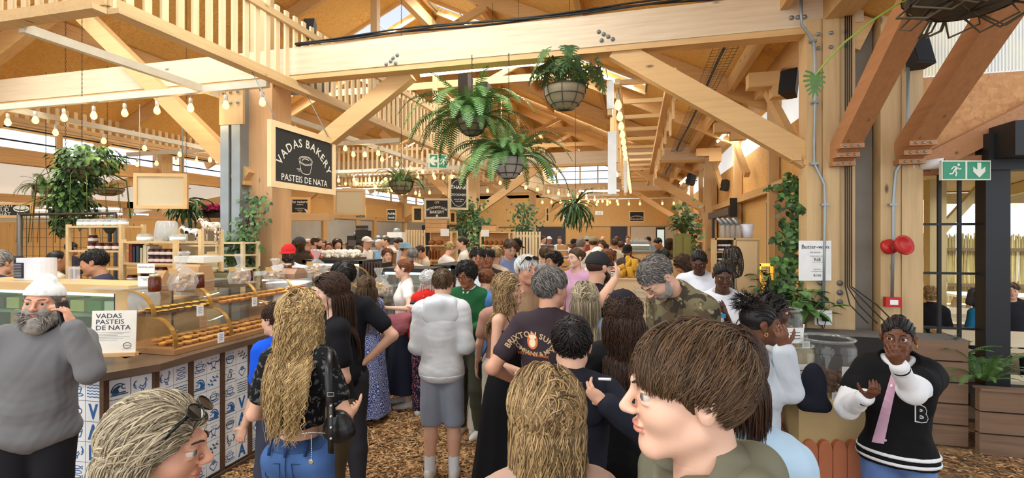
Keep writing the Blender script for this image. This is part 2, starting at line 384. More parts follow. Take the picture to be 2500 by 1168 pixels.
mb=MB();mb.b2((1.76,5.86,.85),(1.9,6.14,4.3));mb.b2((1.905,5.84,.85),(2.06,6.16,4.3));mb.b2((2.065,5.86,.85),(2.21,6.14,4.3))
bolts(mb,[(x,z)for x in(1.86,1.98,2.12)for z in(3.98,4.13)],5.84,1);bolts(mb,[(x,z)for x in(1.88,2.06)for z in(1.3,1.4,1.5)],5.84,2,.03)
struct('timber_post',mb,[WZ,STEEL,DKST])
struct('steel_post',MB().b2((2.25,6.0,0),(2.42,6.25,4.4)),plain((128,122,112),.6,.2,.3,3))
struct('timber_post',MB().b2((2.215,6.05,0),(2.26,6.3,4.2)),wood((120,92,64),'z'))
mb=MB();mb.b2((2.44,5.86,.6),(2.62,6.14,4.3));mb.b2((2.625,5.85,.6),(2.81,6.15,4.3));bolts(mb,[(2.55,3.95),(2.7,3.95)],5.85,1);struct('timber_post',mb,[WZ,STEEL])
DWY=wood((186,130,84),'y',(140,92,58))
for(xa,xb)in((1.97,2.16),(2.56,2.77)):
 xm=(xa+xb)/2;mb=MB();mb.beam((xm,5.84,2.84),(xm,3.2,4.55),xb-xa,.2)
 for k in range(3):
  y=5.8+.0*k-.1*k;mb.box((xm,y,2.74+.075*k),(xb-xa+.02,.12,.045),0)
  for q in(-1,0,1):mb.ball((xm+q*.06,y-.065,2.74+.075*k),.014,8,1)
 struct('knee_brace',mb,[DWY,STEEL])
mb=MB();mb.b2((-5.42,5.9,0),(-5.0,6.3,4.2));
for x in(-5.62,-5.43):mb.b2((x-.035,5.72,0),(x+.035,5.9,4.1),1);mb.b2((x-.07,5.70,0),(x+.07,5.72,4.1),1)
mb.b2((-5.7,5.69,3.55),(-5.3,5.73,4.1),2);bolts(mb,[(x,z)for x in(-5.62,-5.5,-5.38)for z in(3.85,4.0)],5.68,1)
struct('timber_post',mb,[wood((216,172,124),'z'),plain((150,160,164),.5,.3,.2,4),WZ])
for(x,Y)in((RX,15.5),(RX,25),(2.1,15.5),(2.1,25),(-12.6,6),(-12.6,10.7),(-12.6,15.5),(-12.6,20.2),(-12.6,25)):
 struct('timber_post',MB().b2((x-.16,Y-.16,0),(x+.16,Y+.16,4.2)),WZ)
for y in(9,12,18.5,21.5,28):struct('timber_post',MB().b2((2.12,y-.07,0),(2.26,y+.07,4.3)),WZ)
for y in(7.5,10.6,13.6):
 struct('knee_brace',MB().beam((2.12,y,3.2),(2.0,y+1.0,4.25),.1,.12),BY);struct('timber_bracket',MB().b2((1.5,y-.1,4.05),(2.1,y+.1,4.25)).b2((1.8,y-.1,3.9),(2.1,y+.1,4.05)),BX)
mb=MB();mb.b2((-13,31,0),(-5.7,31.12,4.6));mb.b2((-5.7,31,0),(2.5,31.12,4.9));mb.b2((-1.3,31,4.9),(2.4,31.12,5.6));mb.b2((-13,31,4.4),(-5.7,31.12,8));mb.b2((-5.7,31,6.4),(-1.3,31.12,8));struct('wall_back',mb,OSBW)
mb=MB()
for z in(5.0,5.5,6.0):mb.b2((-5.7,30.96,z),(-1.3,31.0,z+.04))
for x in(-5.6,-5.0,-3.5,-2.4):mb.b2((x,30.94,4.9),(x+.08,31.02,6.4),1)
struct('window_21',mb,[BLK,PZ_])
struct('trim_1',MB().b2((-13,30.9,2.55),(2.4,31,2.7)),BX)
mb=MB();mb.b2((-1.55,30.9,0),(-.6,30.97,2.55));struct('door_1',mb,plain((58,60,70),.6));struct('trim_2',MB().b2((-.55,30.88,0),(-.4,30.98,2.6)),BX)
struct('wall_back',MB().b2((-.35,30.9,0),(2.3,30.96,2.52)),plain((206,196,172),.7))
struct('wall_back',MB().b2((-7.6,30.9,0),(-4.4,30.96,2.5)),plain((62,62,68),.7));struct('wall_back',MB().b2((-4.35,30.9,0),(-1.6,30.96,2.52)),osb((226,180,112),(212,160,92)))
struct('wall_back',MB().b2((-12.4,27,0),(-7.8,27.1,2.6)),plain((52,56,66),.7))
mb=MB();mb.b2((2.3,6.1,0),(2.42,31,3.72));struct('wall_right',mb,OSBW)
POLY=plain((222,224,218),.35,var=.05);
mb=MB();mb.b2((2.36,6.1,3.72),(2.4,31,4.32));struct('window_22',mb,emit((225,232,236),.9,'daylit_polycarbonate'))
struct('trim_3',MB().b2((2.14,6.2,2.72),(2.3,31,2.86)),BY)
OSBR=osb((214,160,104),(190,130,78),.8)
mb=MB();mb.b2((2.8,6.0,2.78),(6.5,6.1,3.64));struct('wall_right',mb,OSBR)
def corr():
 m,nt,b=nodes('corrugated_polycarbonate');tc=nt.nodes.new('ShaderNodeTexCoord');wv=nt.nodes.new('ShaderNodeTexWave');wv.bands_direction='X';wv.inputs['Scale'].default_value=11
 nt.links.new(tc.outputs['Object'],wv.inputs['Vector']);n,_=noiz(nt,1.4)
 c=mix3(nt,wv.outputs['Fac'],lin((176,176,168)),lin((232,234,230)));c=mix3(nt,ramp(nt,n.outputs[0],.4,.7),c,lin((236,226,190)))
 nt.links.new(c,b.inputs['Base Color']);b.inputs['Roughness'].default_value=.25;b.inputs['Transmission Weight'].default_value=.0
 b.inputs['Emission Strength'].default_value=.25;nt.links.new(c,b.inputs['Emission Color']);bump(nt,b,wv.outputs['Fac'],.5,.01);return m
CORR=corr()
struct('window_15',MB().b2((2.8,6.02,3.66),(6.5,6.06,4.5)),CORR)
struct('knee_brace',MB().beam((2.85,5.93,2.72),(4.9,5.93,3.85),.1,.2),DWY)
struct('trim_4',MB().b2((2.81,5.9,2.62),(3.45,6.0,2.8)),wood((176,118,74),'x'))
mb=MB()
for k,px in enumerate((2240,2292,2341,2387)):x=6*math.tan(math.atan((px-1250)/F)-YAW);mb.b2((x-.014,5.98,.66),(x+.014,6.01,2.66))
for py in(548,667,800,897):z=Zat(py,3.0,6);mb.b2((2.8,5.975,z-.012),(3.5,6.0,z+.012))
struct('window_16',mb,BLK)
mb=MB();mb.b2((3.33,5.84,0),(3.53,6.0,2.78));mb.b2((3.33,5.8,2.64),(5,6.0,3.0));mb.box((3.7,5.7,2.9),(.65,.35,.32));struct('door_2',mb,BLK)
mb=MB();
for y in np.arange(2,31,3.1):mb.b2((-12.72,y,3.8),(-12.66,y+.12,4.5))
for z in(3.98,4.25):mb.b2((-12.71,1,z),(-12.68,31,z+.03),1)
struct('window_17',mb,[PZ_,BLK])
PLY=glass((214,214,204),.8,.25,'milky_polycarbonate')
for a,b in((13.2,17.5),(17.8,21.5),(21.8,24.6)):
 struct('window_18',MB().b2((-12.52,a,1.0),(-12.48,b,2.72)),plain((176,176,168),.3,var=.25,sc=1.2));struct('trim_5',MB().b2((-12.6,a-.25,0),(-12.4,a,2.8)).b2((-12.58,a,2.72),(-12.42,b+.2,2.9)).b2((-12.56,a,1.6),(-12.44,b,1.68)),BY)
struct('wall_left',MB().b2((-12.72,13,2.9),(-12.6,31,3.5)),OSBW)
struct('wall_left',MB().b2((-19.4,-3,0),(-19.3,31,2.6)).b2((-19.5,31,0),(-12.6,31.1,3.4)),plain((206,196,172),.6,var=.2,sc=.8))
struct('ceiling',MB().add([(-12.8,-3,3.55),(-19.4,-3,2.6),(-19.4,31,2.6),(-12.8,31,3.55)],[(0,1,2,3)]),emit((226,222,210),.8,'glowing_roof_sheet'))  # low roof glows: emission put in to whiten the left background
for y in range(2,30,4):struct('rafter',MB().beam((-12.8,y,3.4),(-19.3,y,2.45),.1,.22),BX)
for y in(4,8,12,16,20):struct('timber_post',MB().b2((-15.6,y-.1,0),(-15.4,y+.1,3.05)),WZ)
struct('eave_beam',MB().b2((-15.6,1,2.85),(-15.4,31,3.05)),BY)
def plank_mat():
 m=wood((128,100,78),'x',(78,58,46),.85);return m
PLK=plank_mat();PLD=plain((40,36,34),.85,var=.4,sc=3)
t=thing('plank_planter','high planter of weathered planks, black painted at its left end, below the timber posts','planter',(2.4,5.7,0))
for k in range(5):
 z=.2*k+.02;MB().b2((1.3,5.5,z),(2.42 if k>2 else 1.9,5.56,z+.185)).build('plank',PLD,t);MB().b2((2.425 if k>2 else 1.905,5.5,z),(3.0,5.56,z+.185)).build('plank',PLK,t)
mb=MB();mb.b2((1.3,5.5,1.005),(3.0,5.8,1.02)).b2((1.3,5.8,.5),(2.2,5.83,1.0));mb.build('cap_board',wood((110,104,98),'y',(70,66,62),.8),t)
t=thing('plank_planter','low brown plank planter with ferns under the barred window','planter',(4.4,5.6,0))
for k in range(3):MB().b2((3.02,5.38,.2*k+.005),(6.0,5.44,.2*k+.19)).build('plank',PLK,t)
MB().b2((3.02,5.36,.59),(6.0,5.48,.61)).build('cap_board',PLK,t);MB().b2((3.02,5.44,.4),(6,5.95,.52)).build('soil',plain((52,38,28),.95,var=.5,sc=30),t)
struct('floor',MB().b2((2.5,6.3,.0),(16,24,.04)),plain((120,104,84),.9,var=.3,sc=3))
mb=MB();rr=random.Random(5)
for i in range(900):
 x=3+13.0*i/900+rr.uniform(-.01,.01);h=1.95+rr.uniform(-.08,.12);mb.beam((x,15+rr.uniform(-.03,.03),.02),(x+rr.uniform(-.05,.05),15+rr.uniform(-.03,.03),h),.022,.022,rr.randrange(2))
tag(mb.build('reed_fence',[plain((196,182,130),.9),plain((166,152,100),.9)]),'tall reed fence closing off the outdoor seating area','fence')
mb=MB();mb.b2((3,14.86,.7),(16,14.92,.78));mb.b2((3,14.86,1.6),(16,14.92,1.68));tag(mb.build('fence_rail',plain((110,92,66),.8)),'two horizontal timber rails bracing the reed fence','rail')
mb=MB();mb.add([(2.5,6.4,3.5),(16,6.4,3.5),(16,12.4,2.9),(2.5,12.4,2.9)],[(0,1,2,3)])
mb.b2((2.6,12.2,2.66),(16,12.35,2.88),1)
for x in(4.5,7,9.5,12):mb.beam((x,6.4,3.35),(x,12.3,2.8),.1,.2,1)
struct('ceiling',mb,[plain((196,176,134),.7),wood((206,190,140),'x')])
struct('timber_post',MB().b2((5.05,10.3,0),(5.3,10.5,3.0)).beam((5.2,10.4,2.0),(5.9,10.4,2.9),.1,.14),wood((206,190,140),'z'))
for(x,y)in((8.5,12.1),(12,12.1)):struct('timber_post',MB().b2((x,y,0),(x+.2,y+.2,2.8)),wood((206,190,140),'z'))
TBL=wood((224,212,180),'x',(190,172,134))
def picnic(x,y,lab):
 t=thing('picnic_table',lab,'table',(x,y,.04),'outdoor picnic tables');MB().b2((x-.9,y-.4,.74),(x+.9,y+.4,.79)).build('table_top',TBL,t)
 for s in(-1,1):
  MB().b2((x-.9,y+s*.75-.14,.44),(x+.9,y+s*.75+.14,.48)).build('bench',TBL,t)
  mb=MB();mb.beam((x+s*.65,y-.6,.04),(x+s*.65,y-.15,.74),.05,.1).beam((x+s*.65,y+.6,.04),(x+s*.65,y+.15,.74),.05,.1).b2((x+s*.65-.03,y-.85,.36),(x+s*.65+.03,y+.85,.44));mb.build('trestle',TBL,t)
picnic(4.6,7.15,'picnic table just outside the barred window');picnic(5.2,9.4,'picnic table in the middle of the outdoor seating');picnic(7.2,12.2,'picnic table nearest the reed fence')
# ================================================================ HANGING TIMBER, LAMPS, SIGNS, PLANTS
SL=wood((230,210,168),'z',(204,176,124));RWH=plain((214,208,190),.55)
def slats(name,lab,pts,z0,z1,sp=.18,w=.075,parent=None,rail=.05):
 """slatted fence along the polyline pts (x, y), hung from the frames"""
 t=thing(name,lab,'slatted fence',(pts[0][0],pts[0][1],z0));
 for(a,b)in zip(pts[:-1],pts[1:]):
  a=Vector((*a,0));b=Vector((*b,0));L=(b-a).length;d=(b-a)/L;nrm=Vector((d.y,-d.x,0));n=int(L/sp);mb=MB()
  for i in range(n+1):
   p=a+d*(sp*i)+nrm*.035;mb.beam((p.x,p.y,z0-.03),(p.x,p.y,z1+.03),w,.03,0,up=tuple(nrm))
  mb.build('slat_row',SL,t);mb=MB()
  for z in(z0+.06,z1-.12):mb.beam(a+Vector((0,0,z)),b+Vector((0,0,z)),rail,.09)
  mb.beam(a+Vector((0,0,z0-.04))-nrm*.06,b+Vector((0,0,z0-.04))-nrm*.06,.14,.05);mb.build('fence_rail',wood((216,184,134),'y'),t)
 return t
slats('slatted_fence','long pale slatted fence hung high over the pastry counter',[(-4.63,14.6),(-4.63,3.4),(-9.5,3.4)],4.06,5.05)
slats('slatted_fence','slatted fence hung along the far side of the bakery stalls',[(-12.0,15),(-12.0,4)],4.25,5.04)
slats('slatted_fence','slatted fence crossing the hall behind the large bakery sign',[(-11.8,14.8),(-4.7,14.8)],4.05,4.95)
slats('slatted_fence','slatted fence hung beyond the centre column, nearest the back wall',[(-4.63,30),(-4.63,17)],4.06,5.0)
slats('slatted_fence','short slatted fence crossing the hall beyond the centre column',[(-11.8,17.4),(-4.7,17.4)],4.0,4.7)
slats('slatted_fence','low slatted fence crossing the hall near the back wall',[(-4.6,23.6),(-.9,23.6)],3.95,4.25,.22)
def rail(lab,a,b,w=.07,h=.09,m=None,name='light_rail'):
 return tag(MB().beam(a,b,w,h).build(name,m or RWH),lab,'rail')
rail('pale rail carrying lamps, running lengthwise past the large bakery sign',(-5.74,3.42,4.0),(-5.74,15.3,4.0))
rail('pale rail carrying lamps, crossing over the pastry stall from the left edge',(-11.9,5.43,3.98),(-4.66,5.43,3.98))
rail('pale rail with lamps crossing at the left, behind the first one',(-11.9,9.2,3.95),(-4.7,9.2,3.95))
rail('pale lamp rail lengthwise at the far left',(-9.6,3.4,4.0),(-9.6,15.2,4.0))
rail('pale lamp rail in front of the centre column',(-11.9,12.6,3.85),(-4.6,12.6,3.85))
rail('pale lamp rail behind the centre column',(-4.6,17.5,3.95),(-11.5,17.5,3.85))
rail('lamp rail across the far food stalls',(-4.5,23.5,3.9),(-.8,23.5,3.9));rail('thin lamp rail along the back wall',(-4.2,27.5,4.0),(2.32,27.5,4.0),.04,.05)
t=thing('hanging_ladder','long timber ladder frame hung lengthwise over the right aisle','hanging frame',(.1,6.1,3.9))
MB().beam((-.23,6.2,3.9),(-.23,19,3.9),.07,.07).build('side_rail',wood((236,214,170),'y'),t);MB().beam((.4,6.0,3.9),(.4,19,3.9),.09,.1).build('side_rail',wood((222,184,130),'y'),t)
for y in np.arange(6.4,19,.95):MB().b2((-.2,y,3.92),(.37,y+.05,3.98)).build('rung',PX_,t)
for i,y in enumerate(np.arange(6.3,15,.62)):
 z=3.98-.33*(i%2);MB().b2((-.36,y,z-.02),(-.3,y+.11,z-.46-.35*(i%4==2))).build('hanging_board',PZ_,t)
 MB().b2((.46,y,4.0-.1*(i%3)),(.49,y+.1,3.66-.1*(i%3))).build('hanging_board',PZ_,t)
def rb(x0,y0,x1,y1,Y,dp):
 a,b=PY(x0,y1,Y),PY(x1,y0,Y);return(a.x,Y,a.z),(b.x,Y+dp,b.z)
for x0,y0,x1,y1,Y in((1481,196,1499,266,6.15),(1484,320,1505,474,6.3),(1523,392,1532,470,9)):MB().b2(*rb(x0,y0,x1,y1,Y,.03)).build('hanging_board',WHT,t)
t=thing('ventilation_unit','dark grey ventilation box above the slatted fence left of the tie beam','ventilation unit',(-6,7.6,4.65));MB().b2((-6.6,7.4,4.65),(-5.5,8.0,5.3)).build('casing',plain((52,54,60),.5),t);MB().b2((-6.55,7.38,4.7),(-6.0,7.4,5.25)).build('grille',plain((30,32,36),.5),t)
for x0,y0,x1,y1,w_ in((1118,178,1142,290,'left'),(1162,200,1190,300,'right')):tag(MB().b2(*rb(x0,y0,x1,y1,11.5,.4)).build('air_duct',plain((62,52,44),.7)),w_+' dark air duct under the roof behind the big hanging fern','duct')
BULB=emit((255,190,104),5.,'lit_bulb');SOC=plain((196,190,180),.5)
mb=MB();mb.tube([(0,0,0),(0,0,-.06)],.004,5);mb.lathe([(.004,-.05),(.02,-.055),(.022,-.11),(.018,-.12)],n=10)
proto=thing('light_bulb','x','light bulb');mb.build('lamp_holder',SOC,proto);MB().lathe([(.014,-.115),(.024,-.135),(.036,-.17),(.034,-.195),(.018,-.215),(.001,-.22)],n=12).build('bulb',BULB,proto)
pl=bpy.data.lights.new('bulb_light','POINT');pl.energy=10;pl.color=(1,.72,.4);pl.shadow_soft_size=.035
ORD='first second third fourth fifth sixth seventh eighth ninth tenth eleventh twelfth thirteenth fourteenth fifteenth sixteenth seventeenth eighteenth nineteenth twentieth last'.split()
def nth(i,p,pts,lab):
 a,b=pts[0],pts[-1];across=abs(a[0]-b[0])>abs(a[1]-b[1]);k=i if(a[0]<b[0]if across else a[1]<b[1])else len(pts)-1-i
 return ORD[k]+(' from the left, ' if across else ' from the near end, ')+lab
def bulbs(pts,lab,grp,lit=0,sc=1.):
 global proto
 for i,p in enumerate(pts):
  o=copy_tree(proto);o.location=p;o['label']=nth(i,p,pts,lab);o['group']=grp;o.scale=(sc,)*3
  if lit and i%lit==0:
   l=bpy.data.objects.new('bulb_light',pl);link(l);l.location=(p[0],p[1],p[2]-.28)
def lerp(a,b,n):return[tuple(a[k]+(b[k]-a[k])*i/(n-1)for k in range(3))for i in range(n)]
def catenary(lab,pts,sag=.0):
 mb=MB();q=[]
 for a,b in zip(pts[:-1],pts[1:]):
  for i in range(4):s=i/4;q.append((a[0]+(b[0]-a[0])*s,a[1]+(b[1]-a[1])*s,a[2]+(b[2]-a[2])*s-sag*4*s*(1-s)))
 q.append(pts[-1]);return tag(mb.tube(q,.006,5).build('lamp_cable',BLK),lab,'cable')
bulbs(lerp((-9.4,5.43,3.94),(-4.75,5.43,3.94),9),'warm bulb on the cross rail over the pastry stall','bulbs on the cross rail over the pastry stall',3,1.15)
bulbs(lerp((-5.74,6.6,3.96),(-5.74,14.8,3.96),12),'warm bulb on the lengthwise rail past the bakery sign','bulbs on the lengthwise rail past the bakery sign',4,1.15)
bulbs(lerp((-11.6,9.2,3.9),(-5.2,9.2,3.9),12),'warm bulb on the second cross rail at the left','bulbs on the second cross rail',4,1.15)
bulbs(lerp((-9.6,6.2,3.95),(-9.6,14.8,3.95),12),'warm bulb on the far left lengthwise rail','bulbs on the far left rail',4,1.15)
bulbs(lerp((-11.4,12.6,3.8),(-4.9,12.6,3.8),14),'warm bulb on the rail before the centre column','bulbs in front of the centre column',4,1.2)
bulbs(lerp((-11.2,17.5,3.85),(-4.8,17.5,3.9),12),'warm bulb on the lamp rail behind the centre column','bulbs behind the centre column',4,1.4)
L=lerp((-.23,6.35,3.86),(-.23,18.8,3.84),21);bulbs(L,'warm bulb in the long row under the hanging ladder frame','bulbs under the ladder frame',5,1.25);catenary('black lamp cable under the ladder frame',L[::2])
L=lerp((-4.45,15.9,4.0),(-1.2,23.0,3.75),12);bulbs(L,'warm bulb on the slanting cable right of the centre column','bulbs on the slanting cable',4,1.4);catenary('lamp cable slanting from the centre column to the far stalls',[(-5.1,15.5,4.04)]+L[::3]+[L[-1],(-1.05,23.45,3.93)])
bulbs(lerp((-4.45,23.5,3.86),(-.9,23.5,3.86),9),'small warm bulb on the rail over the far food stalls','bulbs over the far stalls',0,1.5)
bulbs(lerp((-3.9,27.5,3.98),(1.9,27.5,3.98),11),'small warm bulb in front of the back wall','bulbs at the back wall',0,1.6)
bulbs([(-5.9,9.5+.8*i,3.3)for i in range(5)],'small warm bulb in the row below the large bakery sign','bulbs below the bakery sign',0,1.)
bulbs([(p.x,p.y,3.5-(p.y-6.4)*.1)for p in[P(px,480,10.4)for px in(2250,2315,2400,2478)]],'warm bulb under the outdoor roof','bulbs under the outdoor roof',0,1.3)
for c in list(proto.children):bpy.data.objects.remove(c)
bpy.data.objects.remove(proto)
TUBE=emit((255,244,226),12.,'lit_tube')
def tube_light(a,b,lab,wl=.9):
 a,b=Vector(a),Vector(b);t=thing('tube_light',lab,'tube light',tuple((a+b)/2));u=Vector((0,0,1))
 MB().beam(a+u*.035,b+u*.035,.07,.04).build('housing',WHT,t);MB().tube([a,b],.024,8).build('tube',TUBE,t)
 mb=MB()
 for s in(.15,.85):p=a+(b-a)*s;mb.tube([p+u*.05,(p.x,p.y,p.z+wl)],.003,4)
 mb.build('suspension_wire',BLK,t)
 l=bpy.data.lights.new('tube_glow','AREA');l.shape='RECTANGLE';l.size=(b-a).length;l.size_y=.05;l.energy=30*(b-a).length;l.color=(1,.9,.76)
 o=bpy.data.objects.new('tube_glow',l);link(o);o.location=(a+b)/2-u*.04;o.rotation_euler=(0,0,math.atan2(b.y-a.y,b.x-a.x))
tube_light(PY(1027,184,6.5),PY(1235,163,6.5),'left one of the long white tube lights behind the big tie beam');tube_light(PY(1240,162,6.5),PY(1418,146,6.5),'right one of the long white tube lights behind the big tie beam')
tube_light(PY(1350,403,15.8),PY(1495,401,15.8),'white tube light under the second tie beam');tube_light(PY(1413,468,21),PY(1512,466,21),'white tube light high on the back wall')
tube_light(PY(280,262,10.5),PY(372,252,10.5),'white tube light behind the lamp rails at the left');tube_light((-7.6,9.4,3.98),(-7.6,11.2,3.98),'white tube light beyond the large bakery sign',.5)
tube_light(PXp(1752,346,1.9),PXp(1785,312,1.9),'white tube light along the right wall beside a loudspeaker',.1);tube_light(PXp(1660,448,1.9),PXp(1676,434,1.9),'far white tube light along the right wall',.1)
for i,(x,y)in enumerate(((-16.5,7),(-16.8,9.5),(-17.,12),(-14.3,9))):tube_light((x,y,2.72),(x+.6,y+1.4,2.72),('nearest','second','third','rightmost')[i]+' white tube light under the low roof at the far left',.12)
tube_light(PY(858,427,16.9),PY(965,425,16.9),'white tube light below the slatted fence behind the large bakery sign')
def speaker(c,yaw,lab,s=1.,tilt=-15):
 T=(Matrix.Rotation(rad(yaw),3,'Z')@Matrix.Rotation(rad(tilt),3,'X'));t=thing('loudspeaker',lab,'loudspeaker',tuple(c));w,h,d=.19*s,.3*s,.18*s;c=Vector(c)
 mb=MB();v=[Vector((x*(1 if y<0 else .6),y*d/2,z*h/2))for z in(-1,1)for(x,y)in((-w/2,-1),(w/2,-1),(w/2,1),(-w/2,1))]
 mb.add([T@q+c for q in v],[(3,2,1,0),(4,5,6,7),(0,1,5,4),(1,2,6,5),(2,3,7,6),(3,0,4,7)]);mb.build('cabinet',plain((40,38,40),.6),t)
 mb=MB();mb.box(c+T@Vector((0,-d/2-.004,0)),(w*.9,.008,h*.92),0,T);mb.build('grille',plain((24,24,26),.8),t);mb=MB();mb.tube([c+T@Vector((0,d/2,0)),c+T@Vector((0,d/2+.1,.02))],.02,8);mb.build('wall_bracket',BLK,t)
speaker(P(2232,132,5.0),20,'black loudspeaker between the two diagonal braces on the right',1.1);speaker(P(1930,205,5.9),-35,'black loudspeaker behind the hanging leaf at the timber post',1.0)
speaker(PXp(1688,438,1.95),-60,'small black loudspeaker high on the far right wall',1.4);speaker(PXp(1771,453,2.2),-60,'small black speaker on the strand board right wall',.9);speaker(P(758,72,7.6),10,'black lamp box above the slatted fence at the top',.9)
speaker(PXp(1638,492,2.1),-60,'tiny black speaker near the far right corner',1.2)
def cctv(c,d,lab,s=1.):
 c=Vector(c);d=Vector(d).normalized();t=thing('security_camera',lab,'security camera',tuple(c));MB().tube([c,c+d*.12*s,c+d*.17*s],[.045*s,.05*s,.05*s],14).build('body',WHT,t)
 MB().tube([c+d*.171*s,c+d*.176*s],.036*s,14).build('lens',BLK,t);MB().lathe([(.055*s,0),(.055*s,.03*s),(.03*s,.05*s)],c-d*.04*s,14,T=Vector((0,0,1)).rotation_difference(-d).to_matrix()).build('mount',WHT,t)
cctv(P(2248,405,5.0),(.8,-.5,.05),'white security camera beside the green exit sign',1.05);cctv(PXp(1702,500,2.1),(-.8,-.5,0),'white security camera above the roller shutter',1.9)
mb=MB();X0=1.15
for i in range(5):mb.beam((X0-.16+.08*i,6.5,4.45+.03*abs(i-2)),(X0-.16+.08*i,22,4.45+.03*abs(i-2)),.006,.006)
for y in np.arange(6.5,22,.12):mb.beam((X0-.17,y,4.5),(X0+.17,y,4.5),.005,.005)
tag(mb.build('cable_tray',DKST),'wire mesh cable tray running under the roof on the right','cable tray')
tag(MB().tube([(X0,y,4.53+.03*math.sin(y))for y in np.arange(6.5,22,.5)],.022,6).build('cable',BLK),'black cable lying in the wire tray','cable')
mb=MB()
for k in range(3):mb.tube([(x,5.87+.015*k,4.66+.03*(k==1)+.02*math.sin(x*2+k))for x in np.arange(-4.6,2.1,.3)],.012,5)
tag(mb.build('cable',BLK),'bundle of black cables along the top of the big tie beam','cable')
def conduit(pts,lab,r=.016):
 t=thing('conduit',lab,'pipe',pts[-1]);MB().tube(pts,r,8).build('pipe',STEEL,t)
 for p in pts[2:-1:2]:MB().b2((p[0]-.035,p[1]-.02,p[2]-.012),(p[0]+.035,p[1]+.03,p[2]+.012)).build('saddle',STEEL,t)
q=lambda px,py,Y=5.81:tuple(PY(px,py,Y))
conduit([q(1956,0,5.7),q(1957,60,5.7),q(1985,100),q(1990,140),q(1990,250),q(1988,350),q(1988,400),q(2012,450),q(2014,500),q(2012,620),q(2010,755)],'grey conduit down the left timber post to the socket')
conduit([q(2217,165),q(2216,300),q(2208,385),q(2186,420),q(2180,500),q(2180,600),q(2178,725)],'grey conduit down the right timber post to the red alarm button')
mb=MB()
for k in range(4):mb.tube([q(2064+5*k,y,5.8)for y in(20,120,250,380,520,650,700)]+[q(2075+22*k,745,5.75),q(2120+22*k,790,5.6)],.007,5)
tag(mb.build('cable',BLK),'black cables clipped down the right edge of the left timber post','cable')
c=P(2195,602,4.88);t=thing('fire_siren','round red alarm siren on the right timber post','alarm siren',tuple(c));RED=plain((186,40,34),.35)
T=Matrix.Rotation(rad(75),3,'X');T=Matrix.Rotation(rad(25),3,'Z')@T
MB().lathe([(.055,-.07),(.075,-.05),(.075,0)],c+Vector((-.05,.04,0)),20,T=T).build('base',RED,t);MB().lathe([(.05,0),(.085,.02),(.1,.055),(.095,.075),(.075,.05),(.05,.03),(.001,.02)],c,22,T=T).build('horn',RED,t)
c=P(2179,738,4.98);t=thing('call_point','red square fire alarm button below the siren','alarm button',tuple(c));MB().box(c,(.14,.06,.1)).build('box',RED,t);MB().box(c+Vector((0,-.032,0)),(.07,.006,.05)).build('glass_pane',WHT,t)
c=P(2008,775,5.1);t=thing('wall_socket','white double socket with a black plug at the foot of the left timber post','socket',tuple(c));MB().box(c,(.16,.05,.15)).build('box',WHT,t);MB().box(c+Vector((.01,-.05,-.01)),(.05,.06,.04)).build('plug',BLK,t)
tag(MB().tube([c+Vector((.01,-.07,-.02)),c+Vector((-.02,-.1,-.1)),c+Vector((-.06,-.05,-.06)),c+Vector((-.05,-.02,.05))],.005,5).build('plug_cord',BLK),'black cord hanging from the white socket','cord')
BLKB=plain((44,44,42),.8,var=.2,sc=3);CHALK=plain((226,222,208),.8);GOLD=plain((206,176,90),.5)
def sign(name,lab,o,right,w,h,draw=None,fr=.06,board=BLKB,frm=PINE,th=.05,name2='board',up=(0,0,1),hang=None,cat='sign'):
 """framed board; o = lower left corner of the whole thing, right = direction of the width"""
 Mx=frame(o,right,up);t=thing(name,lab,cat,tuple(Mx@Vector((w/2,0,0))));mb=MB()
 mb.prism([(fr,fr),(w-fr,fr),(w-fr,h-fr),(fr,h-fr)],th*.4,Mx,0,-th*.2)
 mb.build(name2,board,t);mb=MB()
 if fr:
  for a,b,c_,d in((0,0,w,fr),(0,h-fr,w,h),(0,fr,fr,h-fr),(w-fr,fr,w,h-fr)):mb.prism([(a,b),(c_,b),(c_,d),(a,d)],th,Mx,0,-th/2)
  mb.build('frame',plain(frm,.6,var=.1,sc=5)if isinstance(frm,tuple)else frm,t)
 if draw:
  mb=MB();draw(mb,Mx,w,h,th*.2+.004);mb.build('lettering',[CHALK,GOLD,plain((40,40,44),.7),plain((40,140,96),.5),RED,plain((60,110,170),.6)],t)
 if hang:
  for x in(.1*w,.9*w):mb=MB();a=Mx@Vector((x,h,0));mb.tube([a,(hang[0],a.y,hang[1])if isinstance(hang,tuple)else(a.x,a.y,hang)],.006,5);mb.build('hanger',STEEL,t)
 return t
def d_vadas(mb,Mx,w,h,z):
 g=w/1.43;mb.arctext('VADAS BAKERY',.165*g,Mx,w/2,h*.08,.56*g,0,z,.014,sp=1.12);nv=len(mb.v);Mx0=Mx
 cx,cy=0,0;Mx=Mx0@Matrix.Translation((w*.5,h*.43,0))@Matrix.Scale(g,4,(1,0,0))@Matrix.Scale(g,4,(0,1,0))
 mb.stroke(oval(.15,.065,24,cx,cy+.06),.008,Mx,0,z,True);mb.stroke(oval(.125,.05,24,cx,cy+.06),.006,Mx,0,z,True);mb.stroke(oval(.07,.028,16,cx,cy+.06,20,200),.01,Mx,0,z)
 mb.stroke([(cx-.15,cy+.06),(cx-.1,cy-.1)]+oval(.1,.035,10,cx,cy-.1,180,360)[1:]+[(cx+.15,cy+.06)],.008,Mx,0,z)
 for k in range(3):mb.stroke([(cx-.2+.02*k,cy-.08-.015*k),(cx-.11,cy-.07-.015*k)],.006,Mx,0,z)
 mb.text('PASTEIS DE NATA',.128*g,Mx0,w/2,h*.13,z,0,bold=.01)
a,b=PXp(657,456,-4.2),PXp(816,472,-4.2);h=(PXp(657,291,-4.2)-a).z
